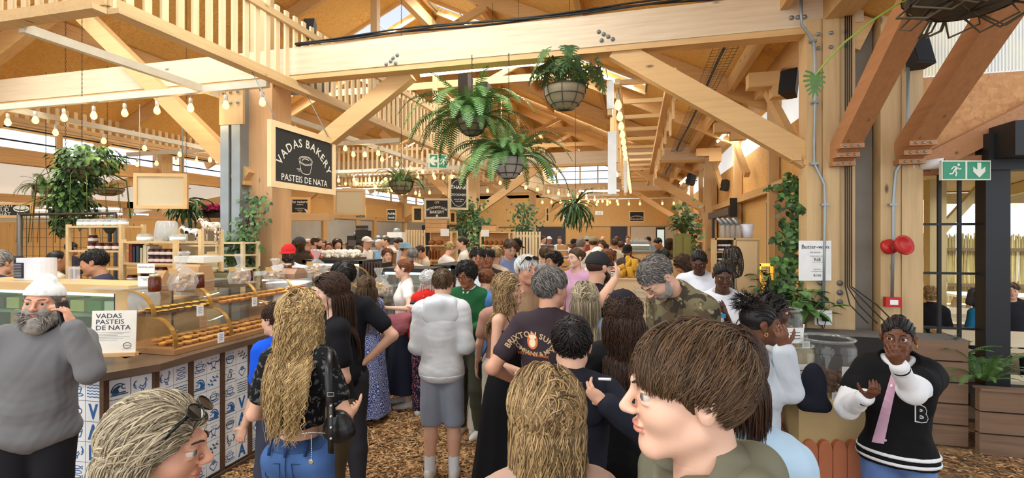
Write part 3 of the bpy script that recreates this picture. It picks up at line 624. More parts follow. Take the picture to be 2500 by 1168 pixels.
sign('hanging_sign','large chalkboard sign reading VADAS BAKERY, PASTEIS DE NATA',a,(0,1,0),b.y-a.y,h,d_vadas,.075,th=.055,hang=(-4.6,4.08))
def at_sign(lab,x0,y0,x1,y1,d,draw=None,yaw=0,hang=None,**k):
 a=P(x0,y1,d);s=d/F;r=Vector((cC,cS,0));r=Matrix.Rotation(rad(yaw),3,'Z')@r
 w=(x1-x0)*s/max(.3,math.cos(rad(yaw)));return sign('hanging_sign',lab,a,r,w,(y1-y0)*s,draw,hang=hang,**k)
BK=plain((206,190,154),.7,var=.04)
at_sign('blank beige back of the hanging sign left of the grey clad column',328,423,450,510,7.4,None,6,3.98,board=BK,fr=.05,frm=(216,180,126));at_sign('blank beige back of the hanging sign below the large bakery sign',815,462,890,526,10.5,None,4,3.9,board=BK,fr=.05,frm=(216,180,126))
def T_(*rows):
 def f(mb,Mx,w,h,z):
  for(t,y,s,*o)in rows:
   arc=o[0]if o else 0;mi=o[1]if len(o)>1 else 0;W=textmesh(t)[2];s_=min(s*h,(w*.84)/max(W,.1))
   if arc:mb.arctext(t,s_,Mx,w/2,y*h-arc*w,arc*w,mi,z,.012)
   else:mb.text(t,s_,Mx,w/2,y*h,z,mi,bold=.012)
 return f
def d_wood(mb,Mx,w,h,z):
 T_(('CPT',.76,.13),('BAKERY',.27,.2))(mb,Mx,w,h,z);mb.arctext('WOODSTOCK',.15*h,Mx,w/2,-.35*h,.87*h,0,z,.02);mb.stroke(oval(.05*h,.05*h,14,w/2,.15*h),.02*h,Mx,0,z,True);mb.flat(oval(.03*h,.03*h,10,w/2,.15*h),Mx,0,z)
at_sign('black sign reading CPT WOODSTOCK BAKERY with white lettering',1036,485,1098,535,12.5,d_wood,0,4.0,fr=.05,frm=(196,186,160))
def d_tg(mb,Mx,w,h,z):
 T_(('THANK',.62,.15),('GOODNESS',.42,.15),('seasonal baking',.3,.05),('and coffee',.24,.05))(mb,Mx,w,h,z);mb.stroke(oval(.44*w,.4*h,28,w/2,.5*h),.012*h,Mx,0,z,True)
 for k in range(3):mb.stroke([(w*(.55+.05*k),h*.74),(w*(.5+.1*k),h*.88)],.012,Mx,0,z)
at_sign('tall black sign reading THANK GOODNESS on the centre column',1096,430,1141,512,13.5,d_tg,25,4.0,fr=.06,frm=(206,190,154))
def d_bn(mb,Mx,w,h,z):
 T_(('by nature',.68,.22),('HOMEMADE',.56,.07),('GOODNESS FOR',.34,.07),('THE SOUL',.24,.07),('SINCE',.14,.06))(mb,Mx,w,h,z);mb.prism([(w*.72,h*.3),(w*.8,h*.34),(w*.92,h*.18),(w*.84,h*.12)],.004,Mx,0,z)
at_sign('small chalkboard reading by nature below the large bakery sign',708,482,757,525,9.5,d_bn,2,fr=.045,frm=(226,186,116))
at_sign('small black sign with cream lettering left of the empty menu boards',945,512,967,540,14,T_(('Achla',.55,.3),('foods',.22,.24)),0,fr=.01);at_sign('dark sign edge reading PUGLIA under the blank sign',868,504,893,532,11,T_(('PUGLIA',.08,.28)),0,fr=.01)
at_sign('empty dark menu board left of the woodstock sign',1006,504,1034,543,13,None,0,fr=.06,frm=(214,172,110));at_sign('empty dark menu board right of the woodstock sign',1097,517,1114,546,14,None,0,fr=.05,frm=(214,172,110))
at_sign('narrow dark board on the far column',1332,507,1341,542,20,T_(('OZ',.5,.3)),0,fr=.04,frm=(222,190,130));at_sign('far black sign reading Ginger Hong behind the hanging plant',1375,515,1398,543,22,T_(('Gin Gin',.58,.28),('Hong',.26,.3),('eatery',.1,.1)),0,fr=.03)
at_sign('far black sign with arched white lettering for seafood on the back wall',1536,516,1573,542,25,T_(('KYRO SEAFOOD',.48,.24,1.),('Bread and Pier',.2,.24)),0,fr=.04)
at_sign('white toilet sign with an arrow on the back wall',1453,516,1472,525,29,T_(('< |:',.2,.8,0,2)),0,fr=0,board=WHT)
at_sign('long chalkboard at the left edge reading MUD and WHAT',-60,495,82,532,8.5,lambda mb,Mx,w,h,z:(mb.text('HERBALIV',.1,Mx,w*.45,h*.7,z),mb.text('MUD',.1,Mx,w*.48,h*.4,z),mb.text('WHAT',.1,Mx,w*.47,h*.1,z),mb.stroke(oval(.13,.05,20,w*.8,h*.6),.02,Mx,0,z,True),mb.flat(oval(.12,.035,20,w*.8,h*.66),Mx,0,z),mb.text('feature',.08,Mx,w*.84,h*.12,z)),0,fr=.04,frm=(214,172,110))
at_sign('gold PB letters on the dark far wall',1096,552,1113,566,20,T_(('PB',.15,1.1,0,1)),0,fr=0,board=plain((52,56,66),.7))
GRN=plain((38,138,100),.4);SGN=plain((222,224,206),.45);GW=0
def arrow(mb,Mx,cx,cy,s,z,ang):
 pts=[(-.11,.42),(.11,.42),(.11,.02),(.34,.2),(.34,-.08),(0,-.42),(-.34,-.08),(-.34,.2),(-.11,.02)];c,q=math.cos(ang),math.sin(ang)
 mb.prism([(cx+s*(x*c-y*q),cy+s*(x*q+y*c))for x,y in pts],.003,Mx,0,z)
def runner(mb,Mx,cx,cy,s,z):
 for pts,w in(([(.16,.2),(.02,-.02)],.15),([(.02,-.02),(.12,-.16),(.06,-.36)],.09),([(-.0,-.0),(-.12,-.2),(-.32,-.22)],.09),([(.15,.2),(-.06,.2),(-.2,.04)],.07),([(.16,.18),(.28,.06),(.4,.1)],.07)):
  mb.stroke([(cx+s*x,cy+s*y)for x,y in pts],w*s,Mx,0,z)
 mb.flat(oval(.08*s,.08*s,12,cx+.24*s,cy+.33*s),Mx,0,z)
def exit_sign(lab,o,right,w,h,kind):
 Mx=frame(o,right,(0,0,1));t=thing('exit_sign',lab,'exit sign',tuple(o));MB().prism([(0,0),(w,0),(w,h),(0,h)],.03,Mx,0,-.03).build('case',SGN,t)
 mb=MB();g=.06*h
 for k in range(2):mb.prism([(g+k*w/2,g),((k+1)*w/2-g,g),((k+1)*w/2-g,h-g),(g+k*w/2,h-g)],.004,Mx,0,0)
 mb.build('green_panel',GRN,t);mb=MB();a=(0,1)if kind=='right' else(1,0)
 runner(mb,Mx,w*(.25+.5*a[0]),h/2,h*.85,.007);arrow(mb,Mx,w*(.25+.5*a[1]),h/2,h*.9,.005,0 if kind=='right' else-math.pi/2);mb.build('pictogram',SGN,t)
exit_sign('green exit sign with a running figure and a down arrow on the right wall',P(2299,440,4.75),(cC,cS,0),120*4.75/F,48*4.75/F,'right')
exit_sign('green exit sign with a left arrow hanging among the ferns',P(1047,410,8.6),(cC,cS+.5,0),.33,.25,'left');exit_sign('small far green exit sign at the left, below the hanging baskets',P(312,530,14),(cC,cS,0),.22,.1,'right')
a=P(1950,686,5.15)
def d_butter(mb,Mx,w,h,z):
 mb.text('Butter-ways',.062,Mx,w*.5,h*.8,z,2);mb.text('PER PERSON',.02,Mx,w*.5,h*.69,z,2);mb.text('COOKIE AND COFFEE',.016,Mx,w*.55,h*.6,z,2);mb.text('R68',.045,Mx,w*.56,h*.49,z,2)
 mb.stroke([(w*.4,h*.46),(w*.72,h*.46),(w*.72,h*.57),(w*.4,h*.57)],.002,Mx,2,z,True);mb.text('GIFT BOX',.018,Mx,w*.56,h*.27,z,2);mb.text('12 COOKIES IN A BOX',.014,Mx,w*.56,h*.22,z,2);mb.text('R195',.04,Mx,w*.56,h*.1,z,2)
sign('price_poster','white price poster with R68 and R195 on the left timber post',a,(cC,cS+.05,0),82*5.15/F,98*5.15/F,d_butter,0,WHT,th=.012)
def d_menu(mb,Mx,w,h,z):
 for c_ in range(2):
  mb.text(('Sides','Flavours')[c_],.06,Mx,w*(.27+.46*c_),h*.92,z,0)
  for r_ in range(13):mb.prism([(w*(.1+.46*c_),h*(.83-.062*r_)),(w*(.44+.46*c_),h*(.83-.062*r_)),(w*(.44+.46*c_),h*(.86-.062*r_)),(w*(.1+.46*c_),h*(.86-.062*r_))],.003,Mx,0,z)
a=PXp(1874,690,2.22);b=PXp(1926,690,2.22);sign('menu_board','brown menu board with rows of white labels behind the climbing vine',b,(0,1,0),a.y-b.y,(PXp(1874,510,2.22)-a).z,d_menu,.02,plain((150,112,74),.6),(170,140,100),cat='menu board')
FERN=leafm((98,142,72),(58,98,48));FERN2=leafm((126,164,88),(84,122,60));DKG=leafm((52,84,44),(26,48,28));MIDG=leafm((80,116,58),(44,72,38));STEM=plain((96,106,58),.7)
BURL=cloth((142,128,98));CHN=plain((70,66,62),.5,.5)
def fronds(mb,c,n,L,rr,droop=1.,mi=0,w=.055,rise=.6,seg=15):
 for i in range(n):
  a=2*math.pi*i/n+rr.uniform(-.3,.3);l=L*rr.uniform(.6,1.1);el=rr.uniform(.2,1.25);p=Vector(c)+Vector((math.cos(a),math.sin(a),0))*.07;d=Vector((math.cos(a)*math.cos(el),math.sin(a)*math.cos(el),math.sin(el)*rise+.1)).normalized()
  st=l/seg;pts=[p.copy()]
  for k in range(seg):p=p+d*st;d=(d+Vector((0,0,-.17*droop*(.4+k/seg)))).normalized();pts.append(p.copy())
  for k in range(1,seg+1):
   for h_ in(0,.5):
    q=pts[k-1].lerp(pts[k],h_);dd=(pts[k]-pts[k-1]).normalized();sd_=dd.cross(Vector((0,0,1)));sd_=sd_.normalized()if sd_.length>.05 else Vector((1,0,0));s_=(k-1+h_)/seg;ww=w*l*2.2*math.sin(math.pi*min(1,.12+s_*.86))**.7
    for sg in(-1,1):
     tip=q+sd_*sg*ww+dd*ww*.35+Vector((0,0,-.12*ww));b1=q-dd*st*.14;b2=q+dd*st*.2;mid=q.lerp(tip,.55)+dd*st*.22
     mb.add([b1,tip,mid,b2],[(0,1,2,3)],mi)
  mb.tube(pts[::3]+[pts[-1]],.003,4,2)
def leaf(mb,c,d,up,L,W,mi=0,fold=.25,n=1):
 d=Vector(d).normalized();s=d.cross(Vector(up));s=s.normalized()if s.length>.01 else Vector((1,0,0));u=s.cross(d);c=Vector(c)
 vs=[c]+[c+d*L*a+s*W*b*q+u*(fold*W*abs(b)-L*.25*a*a)for(a,b)in((.3,.8),(.62,.85))for q in(-1,1)]+[c+d*L*.5-u*L*.06,c+d*L-u*L*.3]
 mb.add(vs,[(0,5,1),(0,2,5),(1,5,6,3),(5,2,4,6)],mi,True)
def lobed(mb,c,d,up,L,mi=0,lob=5):
 """deeply cut philodendron leaf"""
 d=Vector(d).normalized();s=d.cross(Vector(up)).normalized();u=s.cross(d);c=Vector(c);vs=[c];pts=[]
 for sg in(1,-1):
  side=[]
  for k in range(lob):
   t_=k/lob;base=t_*L*.75;ln=L*(.5-.28*abs(t_-.25));a=rad(112-92*t_)
   for(da,ll)in((.3,.45),(.13,.97),(-.1,1.),(-.27,.48)):side.append((base+math.cos(a+da)*ln*ll,sg*math.sin(a+da)*ln*ll))
  pts+=side if sg>0 else side[::-1]
  if sg>0:pts.append((L*1.12,0))
 ctr=[(L*.75*k/lob,0)for k in range(lob)]
 def w(p):return c+d*p[0]+s*p[1]+u*(.12*abs(p[1])-.25*p[0]*p[0]/L-.5*p[1]*p[1]/L)
 n=len(pts);V=[w(p)for p in pts]+[w(p)for p in ctr]+[w((L,0))];fs=[]
 for k in range(lob):
  o=n+k;i=4*k;fs+=[(o,i,i+1),(o,i+1,i+2),(o,i+2,i+3)]
  if k<lob-1:fs.append((o,i+3,i+4,o+1))
  j=n-1-4*k;fs+=[(o,j-1,j),(o,j-2,j-1),(o,j-3,j-2)]
  if k<lob-1:fs.append((o,o+1,j-4,j-3))
 e=n+lob;l_=4*lob-1;fs+=[(n+lob-1,l_,e),(l_,l_+1,e),(l_+1,l_+2,e),(l_+2,n+lob-1,e)];mb.add(V,fs,mi,True)
def basket(t,c,r,h,m=BURL,hemi=.75):
 c=Vector(c);MB().lathe([(.001,-h),(r*.45,-h*.97),(r*.8,-h*.62),(r*.96,-h*.25),(r,0),(r*.93,0),(r*.9,-.03),(.001,-.04)],c,20,0).build('liner',m,t);mb=MB()
 for z,f in((0,1.02),(-h*.4,.94),(-h*.78,.68)):mb.tube([(c.x+r*f*math.cos(a),c.y+r*f*math.sin(a),c.z+z)for a in np.linspace(0,2*math.pi,21)],.006,5)
 for k in range(8):a=k*math.pi/4;mb.tube([(c.x+r*f*1.02*math.cos(a),c.y+r*f*1.02*math.sin(a),c.z+z)for z,f in((0,1.),(-h*.3,.97),(-h*.65,.8),(-h*.97,.4),(-h*1.02,0))],.005,5)
 mb.build('wire_cage',CHN,t)
def chain(t,c,top,spread=0.,r=.011):
 c=Vector(c);mb=MB();z=c.z+(.35 if spread else 0);i=0;top=roofz(c.x)-.02 if top<4.1 and-12<c.x<2 else top
 while z<top:
  a=Vector((.5,.5,0))if i%2 else Vector((.5,-.5,0));mb.tube([(c.x+a.x*r*s_,c.y+a.y*r*s_,z+dz)for(s_,dz)in((1,.008),(1,.036),(-1,.036),(-1,.008),(1,.008))],.0035,4);z+=.034;i+=1
 if spread:
  for k in range(3):b=k*2.09;mb.tube([c+Vector((0,0,.36)),c+Vector((spread*math.cos(b),spread*math.sin(b),0))],.004,4)
 mb.build('chain',CHN,t)
def hang_fern(c,r,h,L,n,top,lab,seed,dense=1,mats=None,liner=BURL):
 c=Vector(c);t=thing('hanging_fern',lab,'hanging plant',tuple(c));basket(t,c,r,h,liner);chain(t,c,top,r)
 mb=MB();rr=random.Random(seed);fronds(mb,c,n,L,rr,1.25,0);fronds(mb,c+Vector((0,0,.02)),n//2,L*.7,rr,.6,1,rise=1.2);mb.build('fronds',mats or[FERN,FERN2,STEM],t);return t
hang_fern(P(1152,292,6.05),.19,.2,.95,44,4.2,'big hanging fern on the left chain of the tie beam',1,liner=cloth((120,112,84)))
hang_fern(P(1242,386,5.95),.2,.25,.85,44,4.2,'hanging fern in a pale round basket, lowest of the three',2,liner=cloth((186,182,172)))
hang_fern(P(980,445,9.0),.22,.22,.55,34,3.9,'small hanging fern in front of the woodstock sign',3)
hang_fern(P(112,455,9.5),.2,.15,.5,30,3.9,'small bright green hanging basket at the far left',4);hang_fern(P(262,460,10.),.28,.15,.35,12,3.9,'sparse wide hanging bowl right of the ivy cluster',5)
def philo(c,r,h,top,lab,n,L,seed,dirs=None):
 c=Vector(c);t=thing('hanging_philodendron',lab,'hanging plant',tuple(c));basket(t,c,r,h,cloth((150,138,112)));chain(t,c,top,0);rr=random.Random(seed);ms=MB();ml=MB()
 mb=MB()
 for k in range(2):mb.tube([(c.x+r*1.06*math.cos(a)*(1 if k else .3),c.y+r*1.06*math.cos(a)*(.3 if k else 1),c.z+r*1.05*math.sin(a))for a in np.linspace(0,math.pi,14)],.006,5)
 mb.build('wire_hoop',CHN,t)
 for i in range(n):
  a=2*math.pi*i/n+rr.uniform(-.3,.3);l=L*rr.uniform(.55,1.15);e=rr.uniform(.3,1.2);tip=c+Vector((math.cos(a)*math.cos(e)*l,math.sin(a)*math.cos(e)*l,l*math.sin(e)*.9+.03));ms.tube([c+Vector((math.cos(a)*.05,math.sin(a)*.05,0)),c.lerp(tip,.5)+Vector((0,0,.1*l)),tip],.0045,5)
  lobed(ml,tip,(math.cos(a),math.sin(a),-.9+rr.uniform(-.5,.6)),(0,0,1),rr.uniform(.17,.27),rr.randrange(2))
 ms.build('stems',STEM,t);ml.build('leaves',[DKG,MIDG],t);return t
philo(P(1379,214,5.9),.25,.27,4.25,'hanging philodendron with cut leaves in a wide burlap basket on the right chain',36,.5,6)
def staghorn(c,L,n,top,lab,seed,mats=(DKG,MIDG),sp=1.):
 c=Vector(c);t=thing('hanging_staghorn',lab,'hanging plant',tuple(c));chain(t,c,top);rr=random.Random(seed);mb=MB()
 for i in range(n):
  d=Vector((rr.gauss(0,1)*sp,rr.gauss(0,1)*sp,rr.gauss(-.1,.8))).normalized();p=c+d*.06;q=p;W=rr.uniform(.02,.035);l=L*rr.uniform(.5,1.1)
  pts=[p]
  for k in range(6):d=(d+Vector((rr.uniform(-.2,.2),rr.uniform(-.2,.2),-.22))).normalized();pts.append(pts[-1]+d*l/6)
  mb.tube(pts,[W*.6,W,W*1.3,W*1.2,W,W*.8,.003],5,rr.randrange(2),flat=.25)
  for k in(3,4,5):leaf(mb,pts[k],(pts[k]-pts[k-1])+Vector((rr.uniform(-.05,.05),rr.uniform(-.05,.05),0)),(0,0,1),l*.3,W*.8,rr.randrange(2))
 mb.build('leaves',list(mats),t);return t
staghorn(P(1405,500,11.5),.62,70,5.6,'staghorn plant hanging in front of the back wall',8);staghorn(P(455,492,9.2),.5,46,3.9,'leafy plant hanging below the blank sign at the left',9)
def leafcloud(mb,blobs,n,rr,L=(.05,.09),ms=3):
 for i in range(n):
  c,r=rr.choice(blobs);v=Vector((rr.gauss(0,1),rr.gauss(0,1),rr.gauss(0,1))).normalized()*rr.uniform(.55,1.05);p=Vector(c)+Vector((v.x*r[0],v.y*r[1],v.z*r[2]));l=rr.uniform(*L)
  leaf(mb,p,(v.x+rr.uniform(-.4,.4),v.y+rr.uniform(-.4,.4),-.5+rr.uniform(-.4,.4)),(0,0,1),l,l*.38,rr.randrange(ms))
def ivy_bowl(lab,c,blobs,n,seed,top=3.9,L=(.06,.11),name='hanging_ivy'):
 c=Vector(c);t=thing(name,lab,'hanging plant',tuple(c));basket(t,c,.25,.2);chain(t,c,top);mb=MB();rr=random.Random(seed);leafcloud(mb,[(c+Vector(b[0]),b[1])for b in blobs],n,rr,L);mb.build('leaves',[DKG,MIDG,FERN2],t)
 mb=MB()
 for i in range(14):a=rr.uniform(0,6.3);p=c+Vector((.2*math.cos(a),.2*math.sin(a),0));mb.tube([p,p+Vector((.35*math.cos(a),.35*math.sin(a),-.2)),p+Vector((.4*math.cos(a),.4*math.sin(a),-.8))],.005,4)
 mb.build('stems',STEM,t)
ivy_bowl('bushy dark ivy overflowing a basket at the left, largest of the cluster',P(200,405,7.6),[((.15,0,.1),(.5,.4,.22)),((-.1,0,-.15),(.3,.3,.3)),((-.2,0,-.45),(.22,.2,.25))],1500,11);ivy_bowl('trailing ivy below the largest basket at the left',P(160,475,8.2),[((0,0,-.1),(.35,.3,.2)),((.35,0,-.25),(.25,.2,.28)),((-.1,0,-.4),(.12,.12,.3))],800,12)
c=P(2370,-28,3.1);t=thing('hanging_basket','dark hanging basket cut by the top edge at the right','hanging plant',tuple(c));basket(t,c,.34,.14,cloth((86,76,62)));chain(t,c,4.6)
mb=MB();rr=random.Random(3)
for i in range(16):a=rr.uniform(0,6.3);mb.tube([c+Vector((.3*math.cos(a),.3*math.sin(a),-.05)),c+Vector((.38*math.cos(a),.38*math.sin(a),-.12)),c+Vector((.3*math.cos(a+.5),.3*math.sin(a+.5),-.2)),c+Vector((.2*math.cos(a+.8),.2*math.sin(a+.8),-.12))],.007,5)
mb.build('roots',plain((92,80,62),.8),t)
mb=MB();mb.tube([P(x,y,3.2)for x,y in((2330,-20),(2200,5),(2130,50),(2060,105),(2010,160),(1990,185))],[.006]*6,6);
a=P(1990,182,3.2);t=thing('philodendron_leaf','single large cut leaf on a long green stalk in front of the timber post','leaf',tuple(a));mb.build('stalk',plain((132,160,60),.5),t);mb=MB();lobed(mb,a,(-.05,-.25,-1),(.2,-1,.3),.15,0,6);mb.build('leaf_blade',leafm((92,128,66),(60,96,48)),t)
def climber(lab,path,n,seed,w=.12,L=(.05,.09),name='climbing_vine',mats=None):
 t=thing(name,lab,'climbing plant',tuple(path[0]));rr=random.Random(seed);ms=MB();ml=MB();path=[Vector(p)for p in path]
 for k in range(4):ms.tube([p+Vector((rr.uniform(-w,w)*.5,rr.uniform(-.02,.02),0))for p in path],.008,5)
 for i in range(n):
  s_=rr.random()*(len(path)-1);k=int(s_);p=path[k].lerp(path[k+1],s_-k)+Vector((rr.gauss(0,w),rr.uniform(-.1,.05),rr.gauss(0,w*.5)));l=rr.uniform(*L);leaf(ml,p,(rr.uniform(-1,1),rr.uniform(-1,.2),rr.uniform(-1,.1)),(0,-1,.4),l,l*.42,rr.randrange(3))
 ms.build('stems',plain((92,70,48),.8),t);ml.build('leaves',mats or[DKG,MIDG,FERN],t);return t
climber('dense vine climbing beside the menu board up the left timber post',[P(1925,790,5.4),P(1920,690,5.5),P(1930,600,5.6),P(1938,520,5.7),P(1945,430,5.75)],620,21,.085)
climber('side shoot of the vine reaching across the timber post',[P(1935,500,5.5),P(1960,510,5.4),P(1985,512,5.35)],60,22,.04,(.05,.08))
climber('vine creeping along the ledge left of the post',[P(1935,450,5.7),P(1905,452,6.2),P(1872,462,6.8)],26,23,.025,(.05,.08));climber('leafy vine around the grey clad column',[P(600,680,6.6),P(592,620,6.7),P(600,570,6.7),P(632,480,6.9)],420,24,.14)
climber('ivy around the centre column beside the bread shelves',[P(1130,620,14),P(1140,560,14.2),P(1135,520,14.2),P(1150,500,14)],520,25,.24,(.07,.12));climber('ivy on the right side of the centre column',[P(1180,640,14.4),P(1176,560,14.6),P(1170,535,14.6)],200,26,.12,(.1,.16));climber('ivy wrapped column before the far stalls',[P(1285,570,21),P(1280,500,21)],300,27,.26,(.08,.14))
climber('vine hanging beside the far right shelves',[P(1685,640,11),P(1690,560,11.2),P(1665,500,11.5)],160,28,.14,(.08,.14))
def bush(lab,name,c,n,L,seed,mats=None,cat='plant',lf=(.14,.24),wf=.3):
 c=Vector(c);rr=random.Random(seed);t=thing(name,lab,cat,tuple(c));ml=MB();ms=MB()
 for i in range(n):
  a=rr.uniform(0,6.3);e=rr.uniform(.4,1.5);l=L*rr.uniform(.4,1);tip=c+Vector((math.cos(a)*math.cos(e)*l,math.sin(a)*math.cos(e)*l*.7,math.sin(e)*l));ms.tube([c,tip],.004,4);q=rr.uniform(*lf);leaf(ml,tip,(math.cos(a),math.sin(a),.5-rr.random()),(0,0,1),q,q*wf,rr.randrange(2))
 ms.build('stems',STEM,t);ml.build('leaves',mats or[DKG,MIDG],t);return t
bush('peace lily with white flowers at the foot of the left timber post','peace_lily',P(1945,800,5.15),70,.42,31,[MIDG,FERN])
bush('leafy shrub behind the peace lily','shrub',P(1900,770,5.7),120,.55,32,lf=(.08,.14),wf=.45)
def ground_fern(lab,c,L,n,seed):
 c=Vector(c);t=thing('fern',lab,'fern',tuple(c));mb=MB();fronds(mb,c,n,L,random.Random(seed),.7,0,rise=1.2);mb.build('fronds',[FERN,FERN2,STEM],t)
ground_fern('tall upright fern in the low planter by the barred window',P(2300,900,4.9),.5,26,41);ground_fern('spreading fern at the right end of the low planter',P(2400,925,4.6),.45,30,42);ground_fern('fern behind the girl in the varsity jacket',P(2262,880,5.2),.4,22,43)
# ================================================================ STALLS AND GOODS
def Yof(px,d):
 t=math.tan(math.atan((px-1250)/F)-YAW);return d/(cC-cS*t)
def rect(x0,y0,x1,y1,d):
 """pixel rectangle seen at depth d -> world-aligned x range, z range and y"""
 cx=(x0+x1)/2;Y=Yof(cx,d);a=PY(x0,0,Y).x;b=PY(x1,0,Y).x;z0=HC+(HZ-y1)*d/F;z1=HC+(HZ-y0)*d/F
 return a,b,z0,z1,Y
DKW=wood((92,66,48),'x',(58,42,32),.5,False);DKY=wood((92,66,48),'y',(58,42,32),.5,False);TILE=plain((232,236,238),.18,var=.05,sc=4);BLUE=plain((42,98,158),.3,var=.3,sc=14);BLUE2=plain((36,78,108),.35,var=.3,sc=14)
def arc(cx,cy,rx,ry,a0,a1,n=10):return[(cx+rx*math.cos(rad(a0+(a1-a0)*i/n)),cy+ry*math.sin(rad(a0+(a1-a0)*i/n)))for i in range(n+1)]
def mot(kind):
 if kind=='waves':return[([(-.42+.07*i,.32-.16*r+.025*math.sin(i*1.6))for i in range(13)],.035)for r in range(5)],[]
 if kind=='bull':return[(arc(-.3,.2,.17,.14,180,330),.06),(arc(.3,.2,.17,.14,210,360),.06),([(-.17,.1),(-.1,-.2),(0,-.28),(.1,-.2),(.17,.1),(0,.16),(-.17,.1)],.035),([(-.2,-.38),(0,-.24),(.2,-.38)],.05)]+[([(-.2+.1*k,.28),(-.17+.1*k,.38)],.025)for k in range(5)],[]
 if kind=='cup':return[(arc(0,.12,.28,.08,0,360,16),.03),([(-.28,.12)]+arc(0,.0,.22,.22,200,340)+[(.28,.12)],.035),(arc(.33,.02,.09,.1,-110,110),.03),(arc(0,-.24,.38,.08,0,360,16),.03)]+[([(-.12+.12*k,.26),(-.08+.12*k,.38)],.025)for k in range(3)],[]
 if kind=='tart':return[(arc(0,.06,.33,.12,0,360,18),.035),(arc(0,.06,.2,.06,0,360,12),.03),([(-.33,.06),(-.22,-.26)]+arc(0,-.26,.22,.07,180,360,8)+[(.33,.06)],.035)]+[([(-.25+.1*k,.28),(-.22+.1*k,.38)],.025)for k in range(6)],[]
 if kind=='anchor':return[([(0,.25),(0,-.3)],.06),(arc(0,-.05,.32,.27,200,340),.06),(arc(0,.32,.07,.07,0,360,10),.035),([(-.15,.18),(.15,.18)],.05),([(-.36,-.02),(-.3,-.16),(-.2,-.1)],.04),([(.36,-.02),(.3,-.16),(.2,-.1)],.04)],[]
 if kind=='branch':return[([(-.38,-.35),(0,0),(.35,.38)],.025)],[[(x,y),(x+.05*a-.02,y+.13*b),(x+.2*a,y+.2*b),(x+.14*a,y+.02)]for(x,y,a,b)in((-.25,-.22,-1,.8),(-.2,-.2,1,-.6),(-.08,-.06,-1,1),(0,0,1.2,-.5),(.1,.12,-1,.9),(.18,.18,1,-.5))]
 if kind=='fish':return[(arc(s*.04,y,.24,.08,0,360,12),.03)for(s,y)in((1,.25),(-1,0),(1,-.25))]+[([(s*-.18,y),(s*-.34,y+.09),(s*-.34,y-.09),(s*-.18,y)],.03)for(s,y)in((1,.25),(-1,0),(1,-.25))],[]
 if kind=='heart':return[([(0,-.38),(-.28,-.08)]+arc(-.15,.0,.14,.12,190,10,6)+arc(.15,.0,.14,.12,170,-10,6)+[(0,-.38)],.035)]+[([(-.12+.08*k,.12),(-.1+.08*k,.36-.06*abs(k-1.5))],.04)for k in range(4)],[]
 if kind=='wave':return[(arc(-.02,-.2,.36,.5,175,60,10),.05),(arc(.22,.1,.12,.12,70,300,8),.04),([(-.4,-.34),(.4,-.3)],.05),([(-.36,-.26),(.3,-.2)],.05)],[[(-.36,-.2),(-.26,.05),(-.06,.2),(.1,.16),(-.06,0),(0,-.2)]]
 if kind=='rooster':return[(arc(-.2,.05,.18,.22,100,260,8),.04),(arc(-.24,.12,.1,.16,100,260,8),.03),([(-.1,.0),(.05,-.1),(.18,.05),(.22,.25),(.3,.22)],.05),([(-.15,-.08),(0,-.25),(.15,-.2),(.22,0)],.04),([(0,-.24),(0,-.38),(.08,-.38)],.03),([(.08,-.24),(.1,-.38),(.18,-.38)],.03),([(.16,.3),(.2,.36),(.25,.3)],.05)],[]
 if kind=='mermaid':return[(arc(0,.28,.08,.09,0,360,10),.03),([(-.06,.2),(-.1,0),(-.02,-.16),(.16,-.18),(.2,-.05)],.045),([(.06,.2),(.1,.05),(.2,-.02)],.04),([(-.1,.02),(-.14,-.2),(.05,-.32),(.28,-.26)],.035),([(-.12,.12),(-.28,.22),(-.08,.34)],.03),([(-.4,-.34),(.4,-.34)],.03),([(-.42,-.02),(-.2,-.04)],.025),([(.24,.1),(.42,.12)],.025)],[]
 return[],[]
KINDS=['waves','tart','bull','mermaid','rooster','branch','anchor','cup','fish','heart','wave']
def tile_panel(a,b,z0,z1,t,seed,letters='',cols=2,rows=7,tile=None):
 a=Vector((*a,z0));b=Vector((*b,z0));w=(b-a).length;Mx=frame(a,b-a,(0,0,1));rr=random.Random(seed);mb=MB();mb.prism([(0,0),(w,0),(w,z1-z0),(0,z1-z0)],.01,Mx,1,-.012)
 m=.018;tw=(w-2*m)/cols;th=(z1-z0-.02)/rows;g=.0025
 for c in range(cols):
  for r in range(rows):
   x,y=m+c*tw,.01+(rows-1-r)*th;mb.prism([(x+g,y+g),(x+tw-g,y+g),(x+tw-g,y+th-g),(x+g,y+th-g)],.006,Mx,0,-.004)
   s=min(tw,th);cx,cy=x+tw/2,y+th/2
   if letters and c==cols-1 and r>=3-(len(letters)<5)*2 and r-(3-(len(letters)<5)*2)<len(letters):
    mb.text(letters[r-(3-(len(letters)<5)*2)],s*1.05,Mx,cx,cy-s*.36,.0035,2,bold=.035,wide=.8);continue
   k=KINDS[(r*3+c*5+seed*4+rr.randrange(2))%len(KINDS)];st,fl=mot(k);fx=rr.choice((-1,1));mi=2 if rr.random()<.6 else 3
   for pts,lw in st:mb.stroke([(cx+fx*px_*s*.95,cy+py_*s*.95)for px_,py_ in pts],lw*s*1.35,Mx,mi,.0035)
   for pts in fl:mb.flat([(cx+fx*px_*s,cy+py_*s)for px_,py_ in pts],Mx,mi,.0032)
 mb.build('tile_panel',[tile or TILE,plain((120,122,120),.8),BLUE,BLUE2],t)
FRONT=[(-5.3,2.98),(-4.98,2.86),(-4.66,2.76),(-4.36,2.66),(-4.06,2.57),(-3.76,2.5),(-3.46,2.52),(-3.34,2.78)]+[(-3.36,3.08+.3*i)for i in range(12)]
t=thing('tiled_counter','long counter faced with blue and white picture tiles and a dark wooden top','counter',(-3.7,4.4,0))
